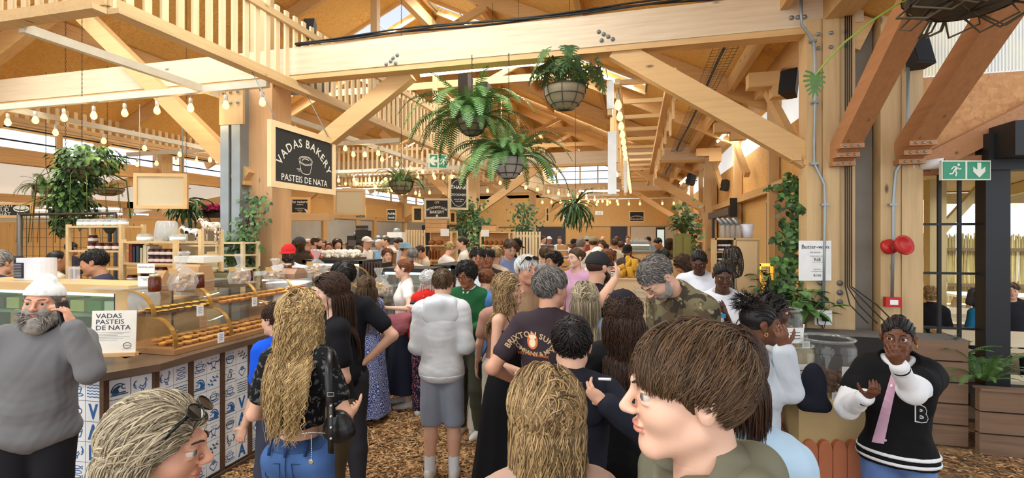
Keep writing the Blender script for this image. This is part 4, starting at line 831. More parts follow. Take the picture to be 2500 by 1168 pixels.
for i in range(len(FRONT)-1):
 tile_panel(FRONT[i],FRONT[i+1],.04,1.03,t,i+2,{9:'VADAS',5:'VADA',13:'VADAS'}.get(i,''))
 p=FRONT[i];MB().b2((p[0]-.018,p[1]-.018,0),(p[0]+.018,p[1]+.018,1.04)).build('upright',DKW,t)
def offset(path,d):
 o=[]
 for i,p in enumerate(path):
  a=Vector(path[max(i-1,0)]);b=Vector(path[min(i+1,len(path)-1)]);q=(b-a).normalized();o.append((p[0]-q.y*d,p[1]+q.x*d))
 return o
mb=MB();o1=offset(FRONT,-.06);o2=offset(FRONT,.35);n=len(o1);I4=Matrix.Identity(4)
for i in range(n-1):
 mb.prism([o1[i],o1[i+1],o2[i+1],o2[i]],.05,I4,0,1.035)
mb.build('worktop',plain((104,86,70),.25,var=.3,sc=3),t)
mb=MB();mb.b2((-3.34,2.6,0),(-3.32,6.35,.04));mb.build('plinth',DKY,t)
t=thing('back_counter','wooden work counter behind the glass pastry case','counter',(-4.3,4.8,0));MB().b2((-4.15,4.3,.02),(-3.75,6.35,1.0)).build('body',wood((198,164,118),'y'),t);MB().b2((-4.2,4.25,1.0),(-3.74,6.36,1.04)).build('worktop',DKY,t)
BRS=plain((176,134,66),.3,.5);CG=glass((240,240,235),.015,.02)
t=thing('pastry_case','two tier curved glass pastry case with brass ribs on the tiled counter','display case',(-3.7,4.6,1.09))
MB().b2((-4.02,2.98,1.087),(-3.4,6.25,1.125)).build('base_board',wood((170,124,78),'y'),t)
prof1=[(-3.43,1.13)]+[(-3.43-.2*(1-math.cos(a)),1.16+.2*math.sin(a))for a in np.linspace(0,1.5,9)]+[(-3.66,1.362)]
prof2=[(-3.64,1.375)]+[(-3.64-.26*(1-math.cos(a)),1.375+.19*math.sin(a))for a in np.linspace(.1,1.5,9)]+[(-3.95,1.565)]
for nm,pr in(('lower_glass',prof1),('upper_glass',prof2)):
 mb=MB();n=len(pr);mb.add([(x,y,z)for y in(3.02,6.2)for(x,z)in pr],[(i,i+1,n+i+1,n+i)for i in range(n-1)],0,True);mb.build(nm,CG,t)
 for y in np.arange(3.02,6.3,.53):
  mb=MB();k=[Vector((x,y,z))for x,z in pr]
  for i in range(n-1):mb.beam(k[i],k[i+1]+(k[i+1]-k[i])*.05,.035,.008,0,up=(.7,0,.7))
  mb.build('brass_rib',BRS,t)
MB().b2((-4.3,3.0,1.365),(-3.62,6.2,1.372)).build('glass_shelf',CG,t);MB().b2((-4.35,3.0,1.565),(-3.92,6.2,1.575)).build('top_shelf',glass((220,224,220),.2),t);MB().b2((-4.0,3.0,1.13),(-3.996,6.2,1.56)).build('back_glass',CG,t)
t0=thing('custard_tart','x','tart');PAST=plain((196,134,70),.7,var=.35,sc=60);CUST=plain((232,176,66),.35,var=.45,sc=50)
MB().lathe([(.001,0),(.026,0),(.035,.022),(.033,.024),(.028,.018)],n=12).build('pastry_shell',PAST,t0);MB().lathe([(.029,.017),(.02,.024),(.008,.021),(.001,.022)],n=10).build('custard',CUST,t0)
def tarts(x0,y0,nx,ny,z,lab,grp,rr,sp=.072,cust=None):
 for i in range(nx):
  for j in range(ny):
   o=copy_tree(t0);o.location=(x0-sp*i+rr.uniform(-.004,.004),y0+sp*.98*j+rr.uniform(-.005,.005),z+(.022 if i%2 else 0));o.rotation_euler=(rr.uniform(-.1,.1),rr.uniform(-.1,.1),rr.uniform(0,6));o['label']=lab;o['group']=grp;o.scale=(1.12,1.12,1.12)
   if cust:o.children[1].data=cust
rr=random.Random(4);nut=MB().lathe([(.029,.017),(.022,.03),(.012,.026),(.001,.033)],n=9).build('custard',plain((120,78,44),.6,var=.6,sc=90));nm=nut.data;bpy.data.objects.remove(nut)
tarts(-3.49,3.1,4,18,1.126,'golden custard tart in the lower tier of the pastry case','custard tarts in the lower tier',rr)
tarts(-3.49,4.5,4,9,1.126,'nut topped tart farther along the lower tier of the pastry case','nut tarts in the lower tier',rr,cust=nm);tarts(-3.69,3.08,3,8,1.374,'dark baked custard tart at the near end of the upper tier','dark tarts in the upper tier',rr,cust=nm);tarts(-3.69,3.72,3,18,1.374,'golden custard tart in the upper tier of the pastry case','custard tarts in the upper tier',rr)
for c in list(t0.children):bpy.data.objects.remove(c)
bpy.data.objects.remove(t0)
def card(c,w,h,lab,rows=4,yaw=0,m=None,head=None,name='price_card',tilt=0):
 c=Vector(c);r=Matrix.Rotation(rad(yaw),3,'Z')@Vector((cC,cS,0));Mx=frame(c-r*w/2,r,(0,.0,1));t=thing(name,lab,'card',tuple(c));MB().prism([(0,0),(w,0),(w,h),(0,h)],.004,Mx,0,-.004).build('card_board',m or WHT,t);mb=MB()
 if head:mb.text(head,w*.16,Mx,w/2,h*.55,.002,0)
 for k in range(rows):mb.stroke([(w*.15,h*(.82-.17*k)),(w*(.8-.1*(k%2)),h*(.82-.17*k))],h*.035,Mx,0,.002)
 mb.build('print',plain((90,90,96),.8),t)
for px,py,d,lab in((489,772,3.55,'price card on the upper tier of the pastry case, nearest the camera'),(540,837,3.6,'price card clipped to the lower tier, nearest the camera'),(622,748,4.2,'price card on the upper tier, farther along'),(661,804,4.2,'price card on the lower tier beside the curly haired woman')):card(P(px,py,d),.05,.075,lab,4,70)
c=P(272,872,3.5);r=Vector((cC,cS,0));Mx=frame(c-r*.145,Matrix.Rotation(rad(8),3,'Z')@r,(0,.06,1));t=thing('counter_sign','white counter sign reading VADAS PASTEIS DE NATA on a wooden foot','sign',tuple(c))
MB().prism([(0,.02),(.29,.02),(.29,.325),(0,.325)],.006,Mx).build('sheet',plain((236,232,220),.5),t);MB().prism([(-.01,0),(.3,0),(.3,.025),(-.01,.025)],.05,Mx,0,-.02).build('wooden_foot',OAK and wood(OAK,'x'),t);mb=MB()
for k,s_ in enumerate(('VADAS','PASTEIS','DE NATA')):mb.text(s_,.047,Mx,.025,.272-.042*k,.0075,0,'l',.008,0,1.15)
for k in range(6):mb.stroke([(.03,.17-.011*k),(.25-.04*(k%3),.17-.011*k)],.0025,Mx,1,.0075)
mb.stroke(oval(.026,.02,18,.235,.075),.004,Mx,0,.0075,True);mb.text('VADAS',.013,Mx,.235,.071,.008,0);mb.stroke([(.205,.05),(.265,.05)],.002,Mx,0,.0075);mb.build('lettering',[plain((60,66,84),.7),plain((150,150,152),.7)],t)
AMB=plain((92,34,14),.15,var=.5,sc=20);LID=plain((196,184,150),.35,.4);KR=plain((196,152,100),.7);CELL=glass((235,235,232),.2,.08,'cellophane');BISC=plain((206,168,116),.8,var=.3,sc=60)
def jar(c,r,h,lab,m=AMB,lid=LID,label_m=None,grp=None,name='jar',cat='jar'):
 t=thing(name,lab,cat,tuple(c),grp);c=Vector(c);MB().lathe([(.001,0),(r*.95,0),(r,h*.06),(r,h*.74),(r*.82,h*.84),(r*.8,h*.86),(.001,h*.86)],c,14).build('glass_body',m,t);MB().lathe([(r*.84,h*.84),(r*.86,h),(.001,h)],c,14).build('lid',lid,t)
 if label_m:MB().lathe([(r*1.02,h*.16),(r*1.02,h*.58)],c,14).build('paper_label',label_m,t)
 return t
def bag(c,w,h,lab,tagc=(214,176,110),seed=1):
 c=Vector(c);t=thing('biscuit_bag',lab,'bag of biscuits',tuple(c));rr=random.Random(seed);mb=MB()
 for k in range(34):a=rr.uniform(0,6.3);q=rr.uniform(0,w*.4);mb.ball(c+Vector((q*math.cos(a),q*math.sin(a),rr.uniform(.02,h*.42))),(rr.uniform(.014,.026),rr.uniform(.012,.022),.01),7,0,Matrix.Rotation(rr.uniform(0,3),3,(rr.random(),rr.random(),.3)))
 mb.build('biscuits',BISC,t);mb=MB();pr=[(w*.5,0),(w*.56,h*.2),(w*.5,h*.42),(w*.25,h*.56),(w*.1,h*.64),(w*.14,h*.74),(w*.26,h*.95),(w*.2,h)];n=18;V=[]
 for(r_,z)in pr:
  for j in range(n):a=2*math.pi*j/n;q=r_*(1+.12*math.sin(5*a+z*30)+rr.uniform(-.05,.05));V.append(c+Vector((q*math.cos(a),q*math.sin(a),z)))
 mb.add(V,[(i*n+j,i*n+(j+1)%n,(i+1)*n+(j+1)%n,(i+1)*n+j)for i in range(len(pr)-1)for j in range(n)]);mb.build('cellophane',CELL,t)
 Mx=frame(c+Vector((0,-w*.5,h*.5)),(1,.3,0),(.3,-.2,1));MB().prism([(-.03,-.02),(.03,-.02),(.03,.02),(-.03,.02)],.003,Mx).build('paper_tag',plain(tagc,.7),t)
def topz(px,py,z=1.578):p=PZ(px,py,z);return p
for px,py,r_,h_,lab in((378,712,.042,.13,'dark honey jar at the near end of the pastry case top'),(487,703,.036,.12,'honey jar with an orange tag right of the biscuit bag'),(607,686,.04,.11,'honey jar beside the second biscuit bag'),(703,675,.04,.13,'honey jar before the man in the red cap')):jar(topz(px,py),r_,h_,lab,label_m=None);
for i,(px,py,w_,h_,lab)in enumerate(((447,708,.17,.3,'tall cellophane bag of biscuits on the pastry case, nearest the camera'),(585,692,.16,.26,'second cellophane bag of biscuits on the pastry case'),(672,682,.17,.2,'biscuit bag with a yellow tag in front of the red cap'),(772,676,.2,.28,'bag of rusks at the far end of the pastry case'))):bag(topz(px,py),w_,h_,lab,seed=i)
bag(P(925,715,6.3),.22,.32,'bag of rusks at the end of the counter',seed=8);bag(P(938,722,6.1),.2,.26,'biscuit bag in front of the rusks at the counter end',seed=9)
card(P(613,690,4.6),.05,.1,'upright price card leaning by the second biscuit bag',4)
c=P(352,760,4.0);t=thing('tip_jar','clear bowl with a white card behind the glass case','bowl',tuple(c));MB().lathe([(.001,0),(.1,0),(.11,.1),(.1,.18)],c,16,cap=False).build('bowl',glass((230,232,230),.3),t);card(P(354,700,4.05),.12,.085,'small white card above the clear bowl',1,0,head='TIPS');card(P(356,668,4.6),.16,.09,'white card reading MARMALADE',0,0,head='MARMALADE')
def shelf(lab,x0,y0,x1,y1,d,ys,dp=.32,m=None,back=None,posts=2,name='shelf_unit',floor_=False):
 a,b,z0,z1,Y=rect(x0,y0,x1,y1,d);m=m or wood((222,190,138),'x');t=thing(name,lab,'shelves',((a+b)/2,Y,z0))
 for i in range(posts):x=a+(b-a)*i/(posts-1);mb=MB();mb.b2((x-.02,Y,z0),(x+.02,Y+.04,z1));mb.b2((x-.02,Y+dp-.04,z0),(x+.02,Y+dp,z1));mb.build('upright',m,t)
 zs=[]
 for y in ys:z=HC+(HZ-y)*d/F;zs.append(z);MB().b2((a,Y+.005,z-.02),(b,Y+dp-.005,z)).build('shelf',m,t)
 if back:MB().b2((a,Y+dp,z0),(b,Y+dp+.01,z1)).build('back_panel',back,t)
 return t,a,b,Y,zs
JAM=plain((84,28,26),.2,var=.4);LBL=plain((226,214,202),.6);DLID=plain((60,44,40),.4);CLR=glass((226,232,232),.35)
def jarset(a,b,Y,z,n,r,h,lab,grp,m=JAM,lid=DLID,lm=LBL,rows=1,depth=1):
 if n<1:return
 p=jar(((a+b)/2,Y,z),r,h,lab,m,lid,lm,grp);first=True
 for q in range(depth):
  for k in range(rows):
   for i in range(n):
    o=p if first else copy_tree(p);first=False
    if depth*rows==1 and n>1:o['label']=ORD[i]+' from the left, '+lab
    else:o['label']=lab
    o.location=(a+(b-a)*(i+.5)/n,Y+q*2.3*r,z+k*h*1.01)
def fracs(a,b,f0,f1):return a+(b-a)*f0,a+(b-a)*f1
t,a,b,Y,zs=shelf('pine shelf unit of preserve jars behind the man in the navy shirt',163,548,293,760,5.8,(552,612,655,700,745),.3)
jarset(*fracs(a,b,.05,.97),Y+.1,zs[0],7,.05,.085,'white jar in the row on top of the left shelf unit','white jars on top of the left shelves',CLR,LID,WHT);jarset(*fracs(a,b,.28,.9),Y+.08,zs[1],4,.048,.09,'dark jam jar on the second shelf of the left unit','jam jars on the second shelf of the left unit');jarset(*fracs(a,b,.28,.46),Y+.08,zs[1]+.092,1,.048,.09,'jam jar stacked on top of the others at the left of the second shelf',None);jarset(*fracs(a,b,.5,.95),Y+.08,zs[3],3,.05,.09,'jam jar on the lowest shelf behind the man in navy','jam jars on the lowest shelf')
c=Vector((a+(b-a)*.6,Y+.12,zs[1]+.3));t=thing('wall_plate','round dark dish standing on the second shelf of the left unit','dish',tuple(c));MB().lathe([(.001,.015),(.09,.01),(.11,-.01),(.1,-.02),(.001,-.02)],c,20,T=Matrix.Rotation(rad(90),3,'X')).build('dish',plain((50,56,42),.4,var=.5),t);MB().b2((c.x-.02,c.y,zs[1]+.1),(c.x+.02,c.y+.02,c.z-.1)).build('stand',BLK,t)
t,a,b,Y,zs=shelf('pine shelf unit with rows of jam jars left of the card machine',296,585,425,770,5.2,(590,643,690,730),.34,back=None)
jarset(*fracs(a,b,.18,.38),Y+.1,zs[0],2,.05,.08,'white jar left of the big coin jar','white jars by the coin jar',CLR,LID,WHT);jarset(*fracs(a,b,.82,.99),Y+.1,zs[0],2,.05,.08,'white jar right of the big coin jar','white jars right of the coin jar',CLR,LID,WHT)
jarset(*fracs(a,b,.42,.98),Y+.08,zs[1],5,.045,.075,'jam jar in the double row on the middle shelf','jam jars stacked on the middle shelf',rows=2);jarset(*fracs(a,b,.3,.75),Y+.06,zs[2],4,.045,.08,'small jam jar with a round label on the lower shelf','jam jars on the lower shelf',rows=2);jarset(*fracs(a,b,.02,.2),Y+.06,zs[2],1,.05,.07,'dark squat jar left of the small jam jars',None)
c=Vector((a+(b-a)*.62,Y+.15,zs[0]));t=thing('coin_jar','large glass jar half full of coins on the shelf','jar',tuple(c));MB().lathe([(.001,0),(.11,0),(.12,.05),(.1,.2),(.085,.22)],c,18,cap=False).build('glass_body',CLR,t);mb=MB();rr=random.Random(2)
for k in range(70):q=rr.uniform(0,.09);an=rr.uniform(0,6.3);mb.lathe([(.016,-.002),(.016,.002)],c+Vector((q*math.cos(an),q*math.sin(an),rr.uniform(.01,.11))),8,T=Matrix.Rotation(rr.uniform(0,1.5),3,(rr.random(),rr.random(),0.1)))
mb.build('coins',plain((176,166,130),.35,.6),t)
for i,(w_,h_,cc)in enumerate(((.045,.2,(120,44,34)),(.03,.17,(40,52,66)),(.035,.18,(52,66,76)),(.03,.16,(190,176,140)),(.045,.19,(214,200,168)),(.04,.18,(206,190,156)))):tag(MB().box((a+.06+.05*i,Y+.12,zs[1]+h_/2),(w_,.14,h_)).build('book',plain(cc,.6)),('dark red','thin navy','blue','thin beige','cream','pale cream')[i]+' book standing at the left of the middle shelf','book','books on the middle shelf')
t,a,b,Y,zs=shelf('open pine frame carrying the toy animals',428,560,487,700,5.3,(590,598,640),.3);t2,a2,b2_,Y2,zs2=shelf('far shelf behind the toy animals',488,590,590,720,6.4,(592,622,655,690),.3,m=wood((226,206,160),'x'))
def cow(c,s,lab,m,yaw=0,head_up=True):
 c=Vector(c);t=thing('toy_cow',lab,'toy cow',tuple(c));Rm=Matrix.Rotation(rad(yaw),3,'Z');f=lambda x,y,z:c+Rm@Vector((x*s,y*s,z*s));mb=MB()
 mb.tube([f(-.5,0,.78),f(-.45,0,.8),f(-.1,0,.76),f(.25,0,.8),f(.45,0,.85)],[.1*s,.2*s,.22*s,.21*s,.12*s],12);mb.tube([f(.4,0,.88),f(.6,0,1.08),f(.66,0,1.12)],[.13*s,.09*s,.09*s],10);mb.tube([f(.6,0,1.14),f(.72,0,1.06),f(.82,0,.98)],[.085*s,.08*s,.055*s],10);mb.ball(f(.28,0,1.0),(.09*s,.07*s,.07*s),8)
 for x in(-.4,.34):
  for y in(-.1,.1):mb.tube([f(x,y,.7),f(x+.02,y,.36),f(x-.01,y,.3),f(x,y,0)],[.075*s,.045*s,.045*s,.05*s],8)
 mb.tube([f(-.52,0,.88),f(-.6,0,.7),f(-.58,0,.4)],[.02*s,.015*s,.025*s],6)
 for y in(-1,1):mb.tube([f(.58,y*.07,1.2),f(.6,y*.13,1.3)],[.025*s,.008*s],6);mb.tube([f(.56,y*.08,1.14),f(.5,y*.2,1.14)],[.03*s,.02*s],6)
 mb.build('body',m,t)
ca=P(514,590,5.5);cow(ca,.22,'brown and white toy cow walking along the pine shelf',cloth((222,210,190),(112,70,44),'lace'),180);cow(P(466,590,5.3),.14,'small black and white toy cow at the pine frame',cloth((232,230,226),(24,24,24),'dots',16),200)
for i,px in enumerate((430,440,455,500,530,560)):pass
t=thing('flower_trough','trough of pink flowers on the high beam left of the column','flowers',tuple(P(545,525,9.5)));a,b,z0,z1,Y=rect(503,512,598,525,9.5);MB().b2((a,Y-.1,z0-.05),(b,Y+.1,z0+.05)).build('trough',plain((52,50,44),.7),t);mb=MB();ml=MB();rr=random.Random(6)
for i in range(200):p=(rr.uniform(a,b),Y+rr.uniform(-.1,.1),z0+rr.uniform(.08,.2));mb.ball(p,.025,6);leaf(ml,(p[0],p[1],z0+rr.uniform(.03,.1)),(rr.uniform(-1,1),-.5,.2),(0,0,1),.09,.04)
mb.build('blossoms',plain((206,52,120),.6,var=.3),t);ml.build('leaves',DKG,t)
struct('eave_beam',MB().b2((-11.5,8.1,2.28),(-5.6,8.25,2.42)),BX);struct('timber_post',MB().b2((-8.0,8.1,0),(-7.86,8.25,3.2)),WZ)
t,a,b,Y,zs=shelf('white rack shelving with wine bottles beside the column',552,535,600,590,8.8,(536,561,588),.3,m=plain((222,208,176),.6));
for k in range(2):
 for i in range(5):x=a+.06+i*.055;tag(MB().lathe([(.001,0),(.016,0),(.016,.1),(.007,.13),(.007,.16),(.001,.16)],(x,Y+.12,zs[k+1]+.001),8).build('wine_bottle',plain((58,40,32),.3)),'dark bottle standing in the white rack beside the column','bottle','bottles in the white rack')
struct('wall_left',MB().b2((-13.5,7.6,0),(-8.6,7.7,2.28)),wood((226,174,100),'z'))
t=thing('wire_mesh_screen','black wire mesh screen on round posts at the far left','screen',tuple(P(110,720,7.4)));a,b,z0,z1,Y=rect(48,523,282,740,7.4);mb=MB()
for x in np.arange(a,b,.14):mb.b2((x-.003,Y,z0),(x+.003,Y+.006,z1))
for z in np.arange(z0,z1,.14):mb.b2((a,Y-.004,z-.003),(b,Y,z+.003))
mb.build('mesh',plain((70,60,50),.6),t);mb=MB();mb.tube([(a,Y,0),(a,Y,z1)],.035,10);mb.build('post',plain((96,90,84),.5,.3),t);MB().tube([(b,Y,0),(b,Y,z1)],.025,8).build('post',BLK,t);MB().tube([(a,Y,z1),(b,Y,z1)],.02,8).build('top_bar',plain((60,44,36),.5),t)
t=thing('chiller_cabinet','pale wooden chiller cabinet with a lit glass front behind the bearded man','display fridge',(-4.9,3.4,.9));WF=wood((214,178,124),'x',(188,150,98));a,b,Y,Y2,z0,z1=-6.0,-4.0,3.1,3.5,1.0,1.59
mb=MB();mb.b2((a,Y,z1-.07),(b,Y2,z1));mb.b2((b-.14,Y,z0),(b,Y2,z1-.07));mb.b2((a,Y,z0-.1),(b,Y2,z0+.04));mb.b2((a,Y,0),(b,Y2,z0-.1));mb.b2((a,Y2-.02,z0),(b,Y2,z1));mb.build('carcass',WF,t)
MB().b2((a,Y+.01,z0+.04),(b-.14,Y+.018,z1-.07)).build('glass_front',glass((190,214,196),.1),t);MB().b2((a,Y+.04,z1-.1),(b-.15,Y+.07,z1-.08)).build('light_strip',emit((214,255,214),4.,'cool_strip'),t);MB().b2((a,Y+.1,1.3),(b-.14,Y2-.04,1.31)).build('shelf',glass((210,220,214),.3),t)
MB().b2((b-.16,Y+.005,z0+.04),(b-.13,Y+.02,z1-.07)).build('edge_trim',BLK,t)
for i in range(9):tag(MB().box((a+.15+.2*i,Y+.3,1.31+.06),(.16,.2,.1)).build('food_tub',plain(((60,30,60),(200,190,120),(90,130,70),(226,222,210))[i%4],.4)),('dark purple','yellow','green','white')[i%4]+' food tub on the lit shelf of the wooden chiller','food tub','tubs in the wooden chiller')
a,b,Y=PY(25,0,3.2).x,PY(25,0,3.2).x+.3,3.2;z0=1.591;z1=z0+.2;t=thing('air_cooler','white box air cooler with a dark grille on the wooden chiller','air cooler',((a+b)/2,Y,z0));mb=MB();Mx=frame(((a+b)/2,3.32,z0),(1,0,0),(0,1,0));w_=(b-a)/2;pts=oval(w_*.4,.09,8,w_*.6,0,-90,90)+oval(w_*.15,.09,6,-w_*.85,0,90,270);mb.prism(pts,z1-z0,Mx);mb.build('casing',plain((226,226,232),.4),t)
mb=MB();mb.b2((a+.015,3.215,z0+.02),(a+.12,3.23,z1-.04));[mb.b2((a+.02,3.208,z0+.03+.014*k),(a+.115,3.216,z0+.036+.014*k),1)for k in range(9)];mb.build('grille',[plain((40,42,50),.6),plain((130,132,140),.5)],t)
c=PY(181,700,3.3);c.z=1.591;t=thing('acrylic_holder','clear acrylic holder on the wooden chiller','holder',tuple(c));mb=MB()
for dx in(-.03,.03):mb.b2((c.x+dx-.012,c.y-.02,c.z),(c.x+dx+.012,c.y+.02,c.z+.13))
mb.build('tubes',glass((230,230,236),.25),t)
def stool(c,h,lab,m,r=.17):
 c=Vector(c);t=thing('bar_stool',lab,'stool',(c.x,c.y,0));MB().lathe([(.001,h-.05),(r*.9,h-.05),(r,h-.02),(r*.95,h),(.001,h+.004)],(c.x,c.y,0),18).build('seat',m,t)
 for k in range(4):a=k*1.57+.78;MB().tube([(c.x+.12*math.cos(a),c.y+.12*math.sin(a),h-.05),(c.x+.2*math.cos(a),c.y+.2*math.sin(a),0)],.012,6).build('leg',BLK,t)
stool(P(103,634,6.4),1.68,'round orange topped high stool at the left',plain((196,92,48),.5))
a,b,z0,z1,Y=rect(322,735,392,860,4.4);t=thing('drawer_cabinet','pine cabinet with knobs behind the glass pastry case','cabinet',((a+b)/2,Y,0));MB().b2((a,Y,0),(b,Y+.4,z1)).build('body',wood((222,182,118),'x'),t)
for k in range(3):d_=MB().b2((a+.02,Y-.02,z1-.22*(k+1)),(b-.02,Y,z1-.22*k-.02)).build('drawer',wood((226,188,126),'x'),t);MB().tube([((a+b)/2-.03,Y-.035,z1-.22*k-.1),((a+b)/2+.03,Y-.035,z1-.22*k-.1)],.008,6).build('handle',plain((120,96,66),.4),d_)
a,b,z0,z1,Y=rect(424,627,497,700,4.9);t=thing('card_machine_stand','cream point of sale stand behind the biscuit bag','till',((a+b)/2,Y,z0));MB().b2((a,Y,z1-.06),(b,Y+.24,z1)).build('head',plain((226,220,204),.5),t);MB().b2((a,Y+.02,z0-.3),(a+.07,Y+.2,z1-.06)).build('leg',plain((226,220,204),.5),t)
def pbag(x0,y0,x1,y1,d,lab,m=(176,136,94)):
 a,b,z0,z1,Y=rect(x0,y0,x1,y1,d);t=thing('paper_bag',lab,'paper bag',((a+b)/2,Y,z0));mb=MB();w=(b-a)/2;x=(a+b)/2;V=[]
 for(z,sx,sy)in((z0,1,.1),(z0+(z1-z0)*.5,1.03,.1),(z1-.02,1.,.07),(z1,.96,.05)):V+=[(x-w*sx,Y-sy,z),(x+w*sx,Y-sy,z),(x+w*sx,Y+sy,z),(x-w*sx,Y+sy,z)]
 mb.add(V,[(i*4+j,i*4+(j+1)%4,i*4+4+(j+1)%4,i*4+4+j)for i in range(3)for j in range(4)]+[(3,2,1,0)]);mb.build('bag',plain(m,.85,var=.1),t)
pbag(452,645,502,712,4.7,'brown paper bag under the card machine stand');pbag(400,660,420,705,4.3,'small kraft bag behind the near honey jar');pbag(520,665,592,700,5.0,'dark olive box behind the glass case',(98,88,50));pbag(690,655,735,680,4.9,'brown carton before the man in the red cap',(166,130,104))
a,b,z0,z1,Y=rect(505,622,600,668,7.5);t=thing('display_fridge','lit glass deli display behind the toy cow','display fridge',((a+b)/2,Y,z0));MB().b2((a,Y,0),(b,Y+.5,z0)).build('base',plain((176,160,120),.6),t);MB().b2((a,Y,z0),(b,Y+.01,z1)).build('glass_front',glass((220,226,210),.2),t);MB().b2((a,Y,z1),(b,Y+.5,z1+.04)).build('top',WF,t);MB().b2((a,Y+.02,z1-.05),(b,Y+.05,z1-.02)).build('light_strip',emit((255,240,200),5.,'warm_strip'),t)
def dark_case(lab,x0,y0,x1,y1,d,dp=.7,fr=BLK,floor_z=0.0,glassz=.5,light=(255,240,190),nm='display_fridge'):
 a,b,z0,z1,Y=rect(x0,y0,x1,y1,d);t=thing(nm,lab,'display fridge',((a+b)/2,Y,0));g=z1-(z1-z0)*1.0
 mb=MB();mb.b2((a,Y,z1-.05),(b,Y+dp,z1));mb.b2((a,Y,0),(b,Y+dp,g))
 for x in(a,b-.05):mb.b2((x,Y,g),(x+.05,Y+.05,z1));mb.b2((x,Y+dp-.05,g),(x+.05,Y+dp,z1))
 mb.build('frame',fr,t);MB().b2((a+.05,Y+.02,g),(b-.05,Y+.028,z1-.05)).build('glass_front',glass((226,232,222),.08),t)
 MB().b2((a+.05,Y+.06,z1-.09),(b-.05,Y+.1,z1-.06)).build('light_strip',emit(light,5.,'case_strip'),t);MB().b2((a+.04,Y+dp-.06,g),(b-.04,Y+dp-.05,z1-.05)).build('back_panel',plain((206,196,150),.5),t)
 for k in(.36,.68):MB().b2((a+.05,Y+.08,g+(z1-g)*k),(b-.05,Y+dp-.08,g+(z1-g)*k+.012)).build('shelf',CLR,t)
 return t,a,b,Y,g,z1
FC=[(214,176,60),(120,150,60),(176,92,50),(226,214,180),(150,104,60)]
def foods(a,b,Y,z,n,lab,grp,seed,s=.05):
 rr=random.Random(seed)
 for i in range(n):tag(MB().ball((a+(b-a)*(i+.5)/n,Y+rr.uniform(0,.1),z+s*.55),(s*rr.uniform(.8,1.1),s,s*.55),8).build('pastry',plain(FC[rr.randrange(5)],.6,var=.3,sc=40)),lab,'pastry',grp)
t,a,b,Y,g,z1=dark_case('black framed cake case in front of the popcorn trays',738,636,884,735,7.4,.6);foods(a+.1,b-.1,Y+.2,g+(z1-g)*.37+.01,8,'cake on the lower shelf of the black cake case','cakes in the black case',1);foods(a+.1,b-.1,Y+.2,g+(z1-g)*.69+.01,8,'cake on the upper shelf of the black cake case','cakes on the upper shelf of the black case',2)
mb=MB();rr=random.Random(9)
for i in range(420):mb.ball((rr.uniform(a+.25,b-.25),Y+rr.uniform(.12,.42),z1+.05+rr.uniform(0,.08)),rr.uniform(.02,.035),5)
t=thing('tray','long dark tray heaped with white meringues on the black cake case','tray',((a+b)/2,Y+.25,z1));MB().b2((a+.2,Y+.08,z1),(b-.2,Y+.46,z1+.035)).build('tray_body',plain((80,62,44),.6),t);tag(mb.build('meringues',plain((236,226,208),.8)),'white meringues heaped in the long tray','meringues',kind='stuff')
a,b,z0,z1,Y=rect(886,640,928,745,7.0);t=thing('slatted_bin','dark brown slatted bin beside the black cake case','bin',((a+b)/2,Y,0));mb=MB();mb.b2((a+.02,Y+.02,0),(b-.02,Y+.4,z1-.02));mb.build('body',plain((40,30,26),.6),t);mb=MB();[mb.b2((x,Y-.01,.02),(x+.025,Y+.02,z1))for x in np.arange(a,b,.045)];mb.build('slats',plain((62,46,38),.6),t)
t,a,b,Y,g,z1=dark_case('black framed glass fridge behind the woman in the white blouse',926,656,1050,800,6.7,.55,light=(206,236,255));foods(a+.1,b-.1,Y+.2,g+(z1-g)*.37+.01,6,'small bowl in the black glass fridge','bowls in the black fridge',5)
t,a,b,Y,g,z1=dark_case('glass fridge with a black frame reaching back to the bread shelves',1050,648,1108,745,7.2,1.0,light=(206,236,255))
BR=plain((150,92,48),.8,var=.4,sc=30)
def loaves(a,b,Y,z,n,lab,grp,tall=False):
 for i in range(n):x=a+(b-a)*(i+.5)/n;w=(b-a)/n*.46;tag(MB().ball((x,Y+.12,z+(.12 if tall else .06)),(w*(.6 if tall else 1),.1,.12 if tall else .06),10).build('bread_loaf',BR),lab,'bread',grp)
def slatscreen(lab,x0,y0,x1,y1,d,sp=.07):
 a,b,z0,z1,Y=rect(x0,y0,x1,y1,d);t=thing('slatted_screen',lab,'screen',((a+b)/2,Y,0));mb=MB();[mb.b2((x,Y,0),(x+sp*.6,Y+.03,z1))for x in np.arange(a,b,sp)];mb.build('slats',SL,t);MB().b2((a,Y+.03,z1-.15),(b,Y+.07,z1-.08)).build('rail',PX_,t);MB().b2((a,Y+.03,1.0),(b,Y+.07,1.07)).build('rail',PX_,t)
t,a,b,Y,zs=shelf('bread shelf with loaves under the brown cartons',1036,565,1101,720,11.5,(566,600,637,690),.4,back=wood((214,170,112),'x'));loaves(a+.05,b-.05,Y,zs[1]+.01,3,'flat brown loaf on the upper bread shelf','loaves on the upper bread shelf');loaves(a+.05,a+.35,Y,zs[2]+.01,4,'upright baguette loaf on the lower bread shelf','loaves on the lower bread shelf',True)
for k in range(3):aa,bb,z0,z1,YY=rect(1038,536+10*k,1078,545.5+10*k,11.7);tag(MB().b2((aa,YY,z0),(bb,YY+.35,z1)).build('cardboard_box',plain((184,144,102),.8)),('topmost','middle','lowest')[k]+' brown carton of the stack above the bread shelf','box','cartons on the bread shelf')
card(P(1086,577,11.4),.2,.17,'white sheet pinned to the top of the left bread shelf',0)
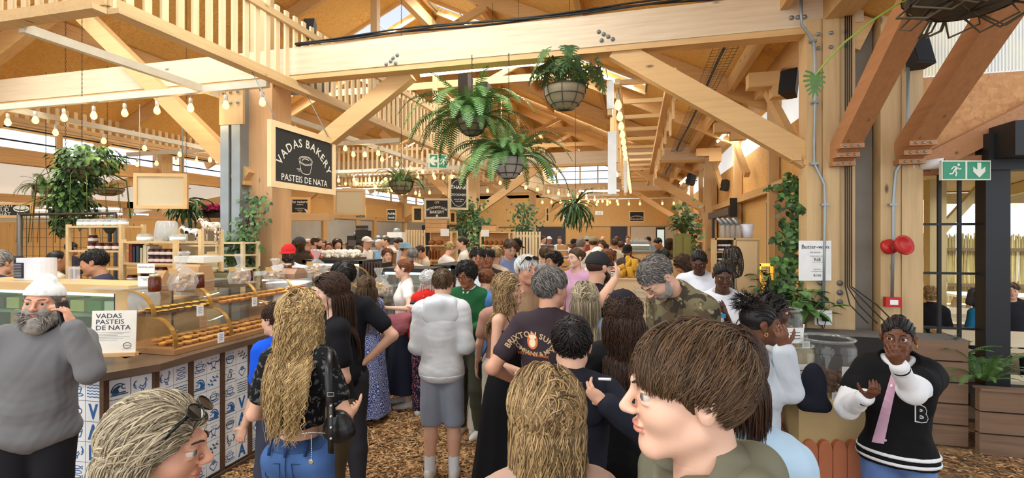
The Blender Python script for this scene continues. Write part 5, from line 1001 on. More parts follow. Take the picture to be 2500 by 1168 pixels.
t,a,b,Y,zs=shelf('second bread shelf right of the centre column',1173,566,1243,700,12.5,(567,600,626,660),.4,back=wood((214,170,112),'x'));loaves(a+.05,b-.05,Y,zs[1]+.01,5,'loaf on the top of the second bread shelf','loaves on the second bread shelf');loaves(a+.05,b-.05,Y,zs[2]+.01,4,'loaf on the middle of the second bread shelf','loaves on the middle of the second bread shelf')
card(P(1184,578,12.3),.2,.17,'white sheet pinned to the second bread shelf',0);slatscreen('slatted pine screen left of the bread shelf',990,562,1036,700,12.2);slatscreen('tall slatted pine screen right of the second bread shelf',1246,566,1319,720,13,.085)
aa,bb,z0,z1,YY=rect(1176,551,1210,566,12.9);tag(MB().b2((aa,YY,z0),(bb,YY+.3,z1)).build('cardboard_box',plain((190,150,104),.8)),'brown carton on top of the second bread shelf','box')
t,a,b,Y,g,z1=dark_case('glass bread counter in front of the bread shelves',1030,690,1100,735,10.3,.6,fr=WF)
def counter(lab,x0,y0,x1,d,m,top=None,dp=.7,name='service_counter'):
 a,b,z0,z1,Y=rect(x0,y0,x1,y0+5,d);t=thing(name,lab,'counter',((a+b)/2,Y,0));MB().b2((a,Y,0),(b,Y+dp,z1-.05)).build('body',m,t);MB().b2((a-.03,Y-.03,z1-.05),(b+.03,Y+dp,z1)).build('worktop',top or DKW,t);return a,b,Y,z1
a,b,Y,z1=counter('long white topped counter in front of the milky panels at the left',735,612,985,13.5,wood((176,132,88),'x'),plain((216,204,180),.4))
for i,px in enumerate((845,860,905,925,958)):c=P(px,608,13.4);c.z=z1+.002;c.y=Y+.3;w_,h_=((.5,.4),(.3,.55),(.35,.3),(.4,.3),(.45,.5))[i];t=thing('kitchen_machine',('black griddle','tall dark rack','steel toaster','steel urn','chrome coffee machine')[i]+' on the long white topped counter','kitchen machine',tuple(c));MB().b2((c.x-w_/2,c.y,c.z),(c.x+w_/2,c.y+.35,c.z+h_)).build('housing',(BLK,BLK,STEEL,STEEL,WHT)[i],t);MB().b2((c.x-w_*.4,c.y-.015,c.z+h_*.3),(c.x+w_*.4,c.y,c.z+h_*.7)).build('front_panel',plain((90,92,96),.3,.5),t);MB().lathe([(w_*.25,0),(w_*.2,.1),(.01,.12)],(c.x,c.y+.15,c.z+h_),10).build('lid',STEEL,t)
a,b,Y,z1=counter('wooden counter before the far stall with the white tube light',1315,600,1350,17,wood((160,120,80),'x'));a,b,Y,z1=counter('light counter in front of the back wall',1380,597,1470,21,wood((196,150,96),'x'));a,b,Y,z1=counter('lit glass food counter beside the man in the black shirt',1532,612,1600,13.2,WF,STEEL)
t,a,b,Y,g,z1=dark_case('bright glass food case at the far right stall',1536,592,1590,615,13.5,.5,fr=STEEL,light=(255,250,240));
for i in range(6):p=P(1542+7*i,592,12.9);t=thing('wine_glass','upturned wine glass on the far food case','glass',tuple(p),'upturned glasses on the far food case');MB().lathe([(.03,0),(.035,.05),(.006,.08),(.005,.13),(.03,.14)],(p.x,p.y,p.z),8).build('glass_body',CLR,t)
a,b,z0,z1,Y=rect(1602,555,1624,605,20);t=thing('drinks_fridge','narrow lit drinks fridge with a black frame at the back wall','fridge',((a+b)/2,Y,0));MB().b2((a,Y+.02,0),(b,Y+.5,z1)).build('cabinet',BLK,t);MB().b2((a+.04,Y-.01,.2),(b-.04,Y+.01,z1-.1)).build('glass_door',emit((196,214,208),.8,'lit_fridge_door'),t)
for i,(x0,y0,x1,d,lab)in enumerate(((1360,600,1382,10.5,'stack of slatted wooden crates before the far stalls'),(1366,636,1390,9.2,'tall wooden tub in front of the crates'))):
 a,b,z0,z1,Y=rect(x0,y0,x1,y0+5,d);t=thing(('crate_stack','wooden_tub')[i],lab,('crates','tub')[i],((a+b)/2,Y,0))
 for z in np.arange(.0,z1,.13):mb=MB();mb.b2((a,Y,z),(b,Y+.35,z+.1));mb.build('slat_band',wood((206,156,92),'x'),t)
a,b,z0,z1,Y=rect(1499,684,1640,860,5.2);PLYW=plain((206,172,128),.65,var=.08,sc=3)
t=thing('plywood_counter','plain plywood counter carrying loofahs at the right hand stall','counter',((a+b)/2,Y,0));MB().b2((a,Y,0),(b,Y+.6,z1)).build('front_box',PLYW,t);MB().b2((a-.01,Y-.01,z1),(b+.01,Y+.61,z1+.015)).build('top_board',PLYW,t)
LO=plain((196,146,40),.85,var=.35,sc=70,bmp=.8);rr=random.Random(12)
for i,(px,py,h_,tilt,r_)in enumerate(((1508,683,.07,1.5,.05),(1520,684,.12,.2,.045),(1531,684,.2,.1,.045),(1541,684,.14,-.2,.05),(1527,660,.18,.5,.035),(1536,655,.2,-.1,.04),(1548,660,.16,.1,.05),(1510,672,.09,1.2,.04),(1518,690,.06,1.5,.05),(1555,683,.2,.05,.045))):
 p=P(px,683,5.3+.05*(i%3));p.z=z1+.017+(.07 if py<675 else 0);d_=Vector((math.sin(tilt),0,math.cos(tilt)));h_*=.8;r_*=.75;p=p+Vector((0,0,r_*abs(math.sin(tilt))));tag(MB().tube([p+d_*h_*q for q in(0,.1,.5,.9,1)],[r_*.7,r_,r_*.9,r_,r_*.6],10).build('loofah',LO),('shortest leaning','short','tall upright','plump','thin leaning','high upright','high plump','tilted','lying','rightmost tall')[i]+' rough yellow loofah in the pile on the plywood counter','loofah','loofahs on the plywood counter')
tag(MB().b2((P(1555,683,5.05).x,P(1555,683,5.05).y,z1+.016),(P(1562,683,5.05).x+.02,P(1555,683,5.05).y+.01,z1+.13)).build('white_card',WHT),'narrow white card standing beside the loofahs','card')
c=P(1578,812,3.9);
t=thing('stall_table','low wooden table with stacked glass jars in front of the camouflage jacket','table',(c.x,c.y,0));MB().b2((c.x-.3,c.y-.25,c.z-.04),(c.x+.3,c.y+.3,c.z)).build('table_top',PLYW,t)
for sx in(-.26,.26):
 for sy in(-.2,.25):MB().b2((c.x+sx-.02,c.y+sy-.02,0),(c.x+sx+.02,c.y+sy+.02,c.z-.04)).build('leg',PLYW,t)
def gljar(p,r,h,lab,grp=None,fill=None,fm=None,lid=False):
 t=thing('glass_jar',lab,'glass jar',tuple(p),grp);MB().lathe([(.001,0),(r*.9,0),(r,h*.1),(r,h*.85),(r*.86,h*.95),(r*.95,h)],p,22,cap=False).build('glass_body',glass((232,236,230),.05,.03),t);MB().lathe([(r*.92,h*.96),(r*1.0,h),(r*.92,h*1.02)],p,22,cap=False).build('rim',glass((236,240,236),.18),t)
 if fill:
  mb=MB();rr=random.Random(int(p[0]*100));[mb.ball((p[0]+q*math.cos(an),p[1]+q*math.sin(an),p[2]+rr.uniform(.02,h*fill)),rr.uniform(.015,.028),6)for q,an in((rr.uniform(0,r*.8),rr.uniform(0,6.3))for _ in range(46))];mb.build('contents',fm,t)
 return t
for k in range(7):
 gljar((c.x-.02,c.y,c.z+.052*k),.12-.006*k,.05,('lowest','second','third','fourth','fifth','sixth','topmost')[k]+' of the stacked round glass dishes before the man in camouflage')
CPB=plain((196,164,116),.6,var=.12,sc=3);a,b,z0,z1,Y=rect(1746,582,1856,800,5.9)
t=thing('tall_cupboard','tall plywood cupboard with open shelves and warm lit edge behind the two servers','cupboard',((a+b)/2,Y,0));x2=a+(b-a)*.42
mb=MB();mb.b2((a,Y,0),(a+.02,Y+.4,z1));mb.b2((x2,Y,0),(x2+.02,Y+.4,z1));mb.b2((a,Y,z1-.02),(b,Y+.4,z1));mb.b2((a,Y+.38,0),(x2,Y+.4,z1));mb.b2((x2+.02,Y+.02,0),(b,Y+.4,z1-.02));mb.build('carcass',CPB,t);MB().b2((x2+.03,Y,.05),(b-.03,Y+.02,z1-.04)).build('door',PLYW,t);MB().b2((b,Y+.3,.3),(b+.015,Y+.34,z1-.15)).build('led_strip',emit((255,206,90),14.,'led_strip'),t)
zz=[HC+(HZ-y)*5.9/F for y in(615,650,690,730)]
for z in zz:MB().b2((a+.02,Y+.01,z-.015),(x2,Y+.38,z)).build('shelf',CPB,t)
for k in range(3):jarset(a+.04,x2-.02,Y+.08,zz[k],4,.025,.055,'small dark tin on the %s shelf of the tall cupboard'%('top','middle','lower')[k],'tins on the %s shelf of the cupboard'%('top','middle','lower')[k],plain((52,32,30),.4),BLK,LBL,rows=2 if k<2 else 1)
for i,px in enumerate((1764,1776,1788,1802)):
 p=P(px,581,6.1);p.z=z1+.001;r_=.032+.005*(i>2);t=thing('steel_dispenser',('leftmost','second','third','rightmost')[i]+' glass dispenser with a slanted steel spout on the cupboard','dispenser',tuple(p),'dispensers on the cupboard');MB().lathe([(.001,0),(r_,0),(r_,.14),(r_*.8,.17)],p,12).build('glass_body',glass((200,200,196),.35),t);MB().tube([p+Vector((0,0,.16)),p+Vector((-.03,0,.21)),p+Vector((-.065,0,.25))],[r_*.9,r_*.7,r_*.45],10).build('steel_spout',STEEL,t)
p=P(1825,581,6.1);p.z=z1+.001;t=thing('white_bucket','white tapered bucket at the right end of the cupboard top','bucket',tuple(p));MB().lathe([(.001,0),(.055,0),(.08,.17),(.075,.17)],p,14).build('pail',plain((206,208,220),.4),t)
c=P(1790,640,5.0);t=thing('electric_fan','dark round cage fan behind the woman in the apron','fan',tuple(c));T=Matrix.Rotation(rad(62),3,'Z')@Matrix.Rotation(rad(84),3,'X');mb=MB()
for dz,rr_ in((-.05,.15),(-.03,.16),(0,.165),(.03,.16),(.05,.15)):mb.tube([c+T@Vector((rr_*math.cos(a_),rr_*math.sin(a_),dz))for a_ in np.linspace(0,6.2832,25)],.006,5)
for k in range(28):a_=k*.2244;mb.tube([c+T@Vector((q*math.cos(a_+q*2),q*math.sin(a_+q*2),dz))for q,dz in((.03,.06),(.1,.058),(.15,.045),(.163,0),(.15,-.045),(.1,-.055),(.03,-.06))],.003,4)
mb.build('cage',plain((46,38,32),.5),t);mb=MB();mb.lathe([(.035,-.04),(.035,.065),(.01,.07)],c,12,T=T)
for k in range(4):a_=k*1.57;mb.add([c+T@Vector((q*math.cos(a_+da),q*math.sin(a_+da),dz))for q,da,dz in((.03,0,.02),(.13,-.25,.03),(.14,.35,-.02),(.03,.6,-.02))],[(0,1,2,3)])
mb.build('blades',plain((60,50,44),.5),t);MB().tube([c-Vector((0,0,.165)),c-Vector((0,0,.5)),(c.x,c.y,0)],.014,8).build('stand',BLK,t)
a,b,z0,z1,Y=rect(1720,488,1790,515,8.0);t=thing('roller_shutter','dark roller shutter box with a black post on the right wall','roller shutter',(2.15,8,2.3));p0,p1=PXp(1790,484,2.05),PXp(1738,512,2.05);MB().b2((1.95,p0.y,2.45),(2.13,p1.y,2.62)).build('shutter_box',plain((62,58,54),.5),t);MB().b2((1.98,p0.y-.02,2.4),(2.13,p0.y,2.82)).build('end_plate',BLK,t);p=PXp(1741,600,1.95);MB().b2((1.92,p.y-.06,0),(1.98,p.y+.06,2.45)).build('post',plain((44,54,72),.4),t)
t=thing('wall_shelves','pine wall shelves of pottery and bottles along the far right wall','shelves',(2.05,12,0));p0,p1=PXp(1733,520,2.1).y,PXp(1692,540,2.1).y;SH=wood((226,184,128),'y')
for z in(.6,1.0,1.4,1.8,2.2,2.5):MB().b2((1.9,p0,z),(2.12,p1,z+.03)).build('shelf',SH,t)
for y in np.linspace(p0,p1,4):MB().b2((1.9,y-.025,0),(1.94,y+.025,2.65)).build('upright',SH,t)
rr=random.Random(15)
for z in(1.03,1.43,1.83,2.23,2.53):
 for k in range(7):
  y=p0+.2+(p1-p0-.4)*k/6;cc=((236,226,206),(150,96,60),(96,110,90),(206,190,160))[rr.randrange(4)];h_=rr.uniform(.12,.24);tag(MB().lathe([(.001,0),(.05,0),(.07,h_*.4),(.03,h_*.8),(.035,h_)],(2.0,y,z+.001),10).build('pottery_vase',plain(cc,.5)),'small pottery vase on the pine wall shelves at the right','vase','vases on the wall shelves')
a,b,z0,z1,Y=rect(1647,572,1688,700,10.5);t=thing('green_cabinet','olive green cabinet with a planted bowl on top at the right wall','cabinet',((a+b)/2,Y,0));MB().b2((a,Y,0),(b,Y+.5,z1)).build('body',plain((132,136,78),.6),t)
for k in range(2):MB().b2((a+.02+k*(b-a)/2,Y-.015,.1),(a-.02+(k+1)*(b-a)/2,Y,z1-.05)).build('door',plain((140,144,86),.6),t)
bush('leafy plant in a pale bowl on the olive cabinet','potted_plant',(a+.18,Y+.25,z1+.02),70,.42,51,lf=(.1,.18));MB
for i,(px,d)in enumerate(((1640,11.5),(1655,9.4))):a,b,z0,z1,Y=rect(px-12,640,px+30,650,d);t=thing('jar_table',('far','near')[i]+' low table of labelled jars left of the servers','table',((a+b)/2,Y,0));MB().b2((a,Y,0),(b,Y+.5,z1)).build('body',WF,t);jarset(a+.02,b-.02,Y+.08,z1,6,.03,.08,'small jar on the %s jar table'%('far','near')[i],'jars on the %s jar table'%('far','near')[i],plain((120,108,60),.4),BLK,LBL,rows=1,depth=2)
t=thing('yellow_stool','warm lit wooden stool beside the cupboard edge','stool',tuple(P(1866,740,6.3)));a,b,z0,z1,Y=rect(1852,645,1888,760,6.3);YW=wood((222,178,84),'z')
for x in(a,b-.03):MB().b2((x,Y,0),(x+.03,Y+.03,z1)).build('leg',YW,t)
for z in(z1,z1-.3,z1-.6):MB().b2((a,Y,z-.03),(b,Y+.2,z)).build('rung',YW,t)
pt=bpy.data.lights.new('led_glow','POINT');pt.energy=14;pt.color=(1,.7,.25);pt.shadow_soft_size=.2;o=bpy.data.objects.new('led_glow',pt);link(o);o.location=P(1862,640,6.3)
CST=plain((186,160,112),.7,var=.08,sc=4);TER=plain((186,112,76),.75,var=.15,sc=6)
p0,p1=P(1945,985,2.92),P(2138,1010,2.92);a,b=p0.x,p1.x;Y=2.92/cC+.25+.12;Y=P(2040,1000,2.92).y;z1=p0.z
t=thing('cookie_stand','beige stand with a terracotta scalloped front holding cookie jars','display stand',((a+b)/2,Y,0));dr=Vector((cC,cS,0));Mx=frame((P(1950,985,2.92).x,P(1950,985,2.92).y,0),dr,(0,0,1));W=188*2.92/F
MB().prism([(0,0),(W,0),(W,z1-.03),(0,z1)],.5,Mx,0,-.5).build('cabinet',CST,t);MB().prism([(-.05,z1),(W,z1-.03),(W,z1-.02),(-.05,z1+.01)],.5,Mx,0,-.5).build('top_board',CST,t);MB().prism([(0,z1+.01),(W*.62,z1),(W*.62,z1+.24),(0,z1+.24)],.2,Mx,0,-.52).build('riser',CST,t)
mb=MB();sw=W/5.4
for k in range(5):x=.03*W+sw*k;mb.prism([(x+sw*.5+sw*.47*math.cos(q),(.12+.02)+.0+(.09*math.sin(q)))for q in np.linspace(math.pi,2*math.pi,9)]+[(x+sw*.5+sw*.47*math.cos(q),z1-.27+.06*math.sin(q))for q in np.linspace(0,math.pi,9)],.03,Mx,0,0)
mb.build('scalloped_board',TER,t);t2=tag(MB().prism([(-.04,0),(-.01,0),(-.01,.85),(-.04,.85)],.3,Mx,0,-.45).build('side_stand',plain((170,78,50),.7)),'narrow terracotta coloured stand left of the cookie stand','stand')
CK=plain((150,96,56),.85,var=.5,sc=60);CK2=plain((96,62,44),.85,var=.5,sc=60)
def onstand(x,dz,back):return Mx@Vector((x,z1+dz,-back))
gljar(onstand(W*.22,.245,.4),.14,.26,'tall glass jar of pale biscuits on the upper step of the cookie stand',fill=.6,fm=BISC);gljar(onstand(W*.12,.012,.18),.13,.3,'glass cookie jar at the left of the lower step',fill=.35,fm=CK);gljar(onstand(W*.68,.0,.24),.17,.34,'wide open glass jar of brown cookies the girl reaches into',fill=.4,fm=CK2)
gljar(onstand(W*.52,.245,.38),.04,.09,'small glass of tasting pieces with a paper straw')
tag(MB().tube([onstand(W*.52,.27,.38),onstand(W*.56,.4,.38)],.006,6).build('paper_straw',WHT),'white straw standing in the small tasting glass','straw')
for k,(x,dz,back,w_,h_,lab)in enumerate(((.27,.3,.255,.11,.1,'white label on the upper biscuit jar'),(.53,.25,.335,.05,.045,'small card on the tasting glass'),(.5,.015,.01,.05,.045,'small cream card on the edge of the cookie stand'),(.12,.1,.04,.1,.12,'white label on the left cookie jar'),(.78,.1,.06,.12,.1,'white label on the wide cookie jar'))):
 t=thing('label_card',lab,'card',tuple(onstand(W*x,dz,back)));F2=Mx@Matrix.Translation((W*x-w_/2,z1+dz,-back));MB().prism([(0,0),(w_,0),(w_,h_),(0,h_)],.003,F2).build('card_board',WHT,t);mb=MB();[mb.stroke([(w_*.2,h_*(.7-.2*q)),(w_*.8,h_*(.7-.2*q))],h_*.05,F2,0,.0045)for q in range(3)];mb.build('print',plain((90,90,90),.8),t)
for k in range(6):p=P(884,600-9*k,12.8);tag(MB().box(p,(.34,.03,.08)).build('menu_strip',BLKB),('lowest','second','third','fourth','fifth','topmost')[k]+' strip of the dark menu ladder above the griddle','menu board','menu strips above the griddle')
# ================================================================ PEOPLE: smooth bodies grown from a distance field
def V3(*a):return Vector(a)
def sdf(prims,vox,cuts=(),wrinkle=0,seed=0,pad=2.5,freq=9.):
 """prims: (kind, ..., k, sign); kind 'c' = tapered limb (a, b, ra, rb), 'e' = ellipsoid (centre, radii, rotation)"""
 lo=np.full(3,1e9);hi=-lo;B=[]
 for p in prims:
  if p[0]=='c':a,b,ra,rb=p[1:5];l=np.minimum(np.array(a)-ra,np.array(b)-rb);h=np.maximum(np.array(a)+ra,np.array(b)+rb)
  else:r=max(p[2]);l=np.array(p[1])-r;h=np.array(p[1])+r
  B.append((l,h))
  if p[-1]>0:lo=np.minimum(lo,l);hi=np.maximum(hi,h)
 lo=lo-pad*vox-wrinkle;hi=hi+pad*vox+wrinkle;n=np.ceil((hi-lo)/vox).astype(int)+1
 G=np.full(n,.5,np.float32);ax=[lo[i]+vox*np.arange(n[i])for i in range(3)]
 for p,(l,h)in zip(prims,B):
  k,sg=p[-2],p[-1];m=k+2.5*vox;i0=np.maximum(0,((l-m-lo)/vox).astype(int));i1=np.minimum(n,((h+m-lo)/vox).astype(int)+2)
  if(i1<=i0).any():continue
  X=ax[0][i0[0]:i1[0],None,None];Y=ax[1][None,i0[1]:i1[1],None];Z=ax[2][None,None,i0[2]:i1[2]]
  if p[0]=='c':
   a=np.array(p[1]);ba=np.array(p[2])-a;L=max(ba@ba,1e-9);x,y,z=X-a[0],Y-a[1],Z-a[2];t=np.clip((x*ba[0]+y*ba[1]+z*ba[2])/L,0,1)
   D=np.sqrt((x-t*ba[0])**2+(y-t*ba[1])**2+(z-t*ba[2])**2)-(p[3]+(p[4]-p[3])*t)
  else:
   c,r,Rm=p[1],p[2],p[3];x,y,z=X-c[0],Y-c[1],Z-c[2]
   if Rm is not None:x,y,z=[x*Rm[0][i]+y*Rm[1][i]+z*Rm[2][i]for i in range(3)]
   k0=np.sqrt((x/r[0])**2+(y/r[1])**2+(z/r[2])**2);k1=np.sqrt((x/r[0]**2)**2+(y/r[1]**2)**2+(z/r[2]**2)**2);D=k0*(k0-1)/np.maximum(k1,1e-6)
  S=G[i0[0]:i1[0],i0[1]:i1[1],i0[2]:i1[2]];D=np.broadcast_to(D,S.shape)
  if sg>0:q=np.maximum(k-np.abs(S-D),0)/max(k,1e-6);S[...]=np.minimum(S,D)-q*q*k*.25
  else:q=np.maximum(k-np.abs(S+D),0)/max(k,1e-6);S[...]=np.maximum(S,-D)+q*q*k*.25
 for(nn,c)in cuts:np.maximum(G,ax[0][:,None,None]*nn[0]+ax[1][None,:,None]*nn[1]+ax[2][None,None,:]*nn[2]-c,out=G)
 for i in range(3):G[tuple(slice(0,1)if j==i else slice(None)for j in range(3))]=.5;G[tuple(slice(-1,None)if j==i else slice(None)for j in range(3))]=.5
 s=G<0;c8=[(a,b,c)for a in(0,1)for b in(0,1)for c in(0,1)];cnt=sum(s[a:n[0]-1+a,b:n[1]-1+b,c:n[2]-1+c].astype(np.int8)for a,b,c in c8)
 I=np.argwhere((cnt>0)&(cnt<8))
 if not len(I):return np.zeros((0,3)),np.zeros((0,4),int)
 vals={o:G[I[:,0]+o[0],I[:,1]+o[1],I[:,2]+o[2]]for o in c8};acc=np.zeros((len(I),3));num=np.zeros(len(I))
 for a in c8:
  for i in range(3):
   if a[i]:continue
   b=list(a);b[i]=1;b=tuple(b);va,vb=vals[a],vals[b];cr=(va<0)!=(vb<0);t=np.where(cr,va/np.where(va==vb,1,va-vb),0);q=np.array(a,float)[None]+0*acc;q[:,i]+=t;acc+=q*cr[:,None];num+=cr
 V=(I+acc/num[:,None])*vox+lo;ids=np.full(n,-1,np.int32);ids[I[:,0],I[:,1],I[:,2]]=np.arange(len(I));Q=[]
 for i in range(3):
  j,k=(i+1)%3,(i+2)%3;sl=[slice(1,-1)]*3;sl[i]=slice(0,-1);s2=list(sl);s2[i]=slice(1,None);A,Bm=s[tuple(sl)],s[tuple(s2)];E=np.argwhere(A!=Bm)
  if not len(E):continue
  flip=A[E[:,0],E[:,1],E[:,2]];E=E+1;E[:,i]-=1;ej=np.zeros(3,int);ej[j]=1;ek=np.zeros(3,int);ek[k]=1
  q=np.stack([ids[tuple((E-d).T)]for d in(ej+ek,ek,0*ek,ej)],1);q=np.where(flip[:,None],q,q[:,::-1]);Q.append(q[(q>=0).all(1)])
 Q=np.concatenate(Q)
 if wrinkle:
  rg=np.random.default_rng(seed);N=np.zeros_like(V);fn=np.cross(V[Q[:,2]]-V[Q[:,0]],V[Q[:,3]]-V[Q[:,1]])
  for c in range(4):np.add.at(N,Q[:,c],fn)
  N/=np.maximum(np.linalg.norm(N,axis=1,keepdims=True),1e-9);w_=0
  for _ in range(5):kv=rg.normal(0,1,3)*freq*np.array((1.3,1.3,.9));k2=rg.normal(0,1,3)*freq*.6;w_=w_+np.sin(V@kv+rg.uniform(0,6)+1.4*np.sin(V@k2))**3
  V=V+N*(w_*wrinkle/2.2)[:,None]
 return V,Q
def mesh_obj(name,parts,mats,parent,matfn=None):
 """parts: list of (V, Q); one mesh object"""
 V=np.concatenate([p[0]for p in parts])if parts else np.zeros((0,3));o_=0;Qs=[]
 for p in parts:Qs.append(p[1]+o_);o_+=len(p[0])
 Q=np.concatenate(Qs);me=bpy.data.meshes.new(name);me.vertices.add(len(V));me.vertices.foreach_set('co',V.astype(np.float32).ravel());me.loops.add(Q.size);me.loops.foreach_set('vertex_index',Q.astype(np.int32).ravel())
 me.polygons.add(len(Q));me.polygons.foreach_set('loop_start',np.arange(0,Q.size,Q.shape[1],dtype=np.int32));me.polygons.foreach_set('use_smooth',np.ones(len(Q),bool))
 for m in(mats if isinstance(mats,(list,tuple))else[mats]):me.materials.append(m)
 if matfn is not None:me.polygons.foreach_set('material_index',matfn(V[Q].mean(1)).astype(np.int32))
 me.update(calc_edges=True);me.validate();o=bpy.data.objects.new(name,me);link(o,parent);return o
def Cc(a,b,ra,rb,k=.02,s=1):return('c',tuple(a),tuple(b),ra,rb,k,s)
def Ee(c,r,k=.02,s=1,Rm=None):return('e',tuple(c),tuple(r),None if Rm is None else[list(v)for v in Rm],k,s)
SKINS=dict(light=(216,172,146),fair=(224,184,160),tan=(190,142,110),brown=(156,104,74),dark=(104,66,46),deep=(84,54,40),ruddy=(206,156,130))
HAIRS=dict(black=((14,12,12),(44,38,36)),dkbrown=((30,20,15),(78,52,36)),brown=((46,34,23),(112,84,58)),blonde=((110,84,50),(226,194,136)),dirty=((78,60,40),(196,164,116)),grey=((74,70,66),(186,180,172)),white=((176,174,170),(240,238,232)),auburn=((70,38,22),(150,92,56)),greyblonde=((96,84,66),(204,190,160)),saltpep=((50,46,44),(156,150,144)))
def ik(sh,wr,l1,l2,pole):
 d=wr-sh;L=min(d.length,(l1+l2)*.995);d.normalize();wr=sh+d*L;a=(l1*l1-l2*l2+L*L)/(2*L);h=math.sqrt(max(l1*l1-a*a,0));pl=Vector(pole);pl=pl-d*pl.dot(d);pl=pl.normalized()if pl.length>1e-4 else Vector((0,-1,0));return sh+d*a+pl*h,wr
def head_prims(f,fem=0,beardy=0,old=0):
 E=lambda c,r,k=.02,s=1:f('e',c,r,k,s);C=lambda a,b,ra,rb,k=.02,s=1:f('c',a,b,ra,rb,k,s);j=.9 if fem else 1.
 P_=[E((0,-.018,.032),(.075,.094,.083),.01),E((0,.022,-.028),(.058*j+.002,.066,.08),.03),E((0,.066,-.099),(.017*j,.015,.014),.03)]
 for s in(-1,1):
  P_+=[C((s*.05*j,-.004,-.06),(s*.016,.06,-.094),.016,.014,.03),E((s*.037,.052,-.03),(.022,.024,.02),.03),C((s*.012,.086,.022),(s*.042,.07,.021),.010,.009,.014),E((s*.031,.097,.004),(.0165,.017,.0115),.012,-1),E((s*.031,.0725,.0035),(.0125,.0125,.0125),.003),E((s*.0315,.0772,.0138),(.0175,.0128,.0054),.005),E((s*.031,.0765,-.008),(.016,.011,.0042),.006),E((s*.0105,.098,-.029),(.0075,.009,.0065),.006)]
  P_+=[E((s*.0785,-.012,-.004),(.008,.017,.031),.006),E((s*.0815,-.018,.006),(.0075,.021,.022),.006),E((s*.0875,-.006,-.002),(.006,.009,.015),.004,-1)]
 P_+=[C((0,.086,.016),(0,.112,-.022),.0065,.0085,.014),E((0,.108,-.026),(.010,.010,.008),.006),E((0,.087,-.054),(.022,.010,.0055),.007),E((0,.086,-.0645),(.019,.0095,.0062),.006),C((-.02,.097,-.0592),(.02,.097,-.0592),.0015,.0015,.004,-1)]
 return P_
def hand_prims(w,d,nrm,side,s=1.,curl=.5,thumb=None):
 """w wrist, d finger direction, nrm palm normal; five separate bent fingers"""
 d=d.normalized();nrm=(nrm-d*nrm.dot(d)).normalized();x=d.cross(nrm)*side;P_=[];pc=w+d*.045*s;Rm=Matrix((x,d,nrm)).transposed()
 P_+=[Ee(w+d*.048*s,(.037*s,.048*s,.0155*s),.012,1,Rm),Cc(w-d*.03*s,w+d*.015*s,.024*s,.022*s,.02)]
 for i,(ox,l,r)in enumerate(((.03,.07,.0083),(.0105,.078,.0087),(-.0095,.072,.0083),(-.0285,.056,.0073))):
  p=w+d*(.088-.004*abs(i-1.3))*s+x*ox*s;q=d;cu=curl*(1+.12*i)
  for seg,f_ in enumerate((.45,.32,.23)):
   a=cu*(.55,.85,.6)[seg];q=(q*math.cos(a)+nrm*math.sin(a)).normalized();p2=p+q*l*f_*s;P_.append(Cc(p,p2,r*s*(1.06-.1*seg),r*s*(.98-.1*seg),.004));p=p2;nq=q
   nrm_l=nrm
 p=w+d*.03*s+x*.03*s;q=(d*.55+x*.75+nrm*.35).normalized()
 for seg,f_ in enumerate((.4,.34,.26)):p2=p+q*.09*f_*s;P_.append(Cc(p,p2,(.0125-.002*seg)*s,(.011-.002*seg)*s,.006));p=p2;q=(q+d*.35+nrm*curl*.4).normalized()
 return P_
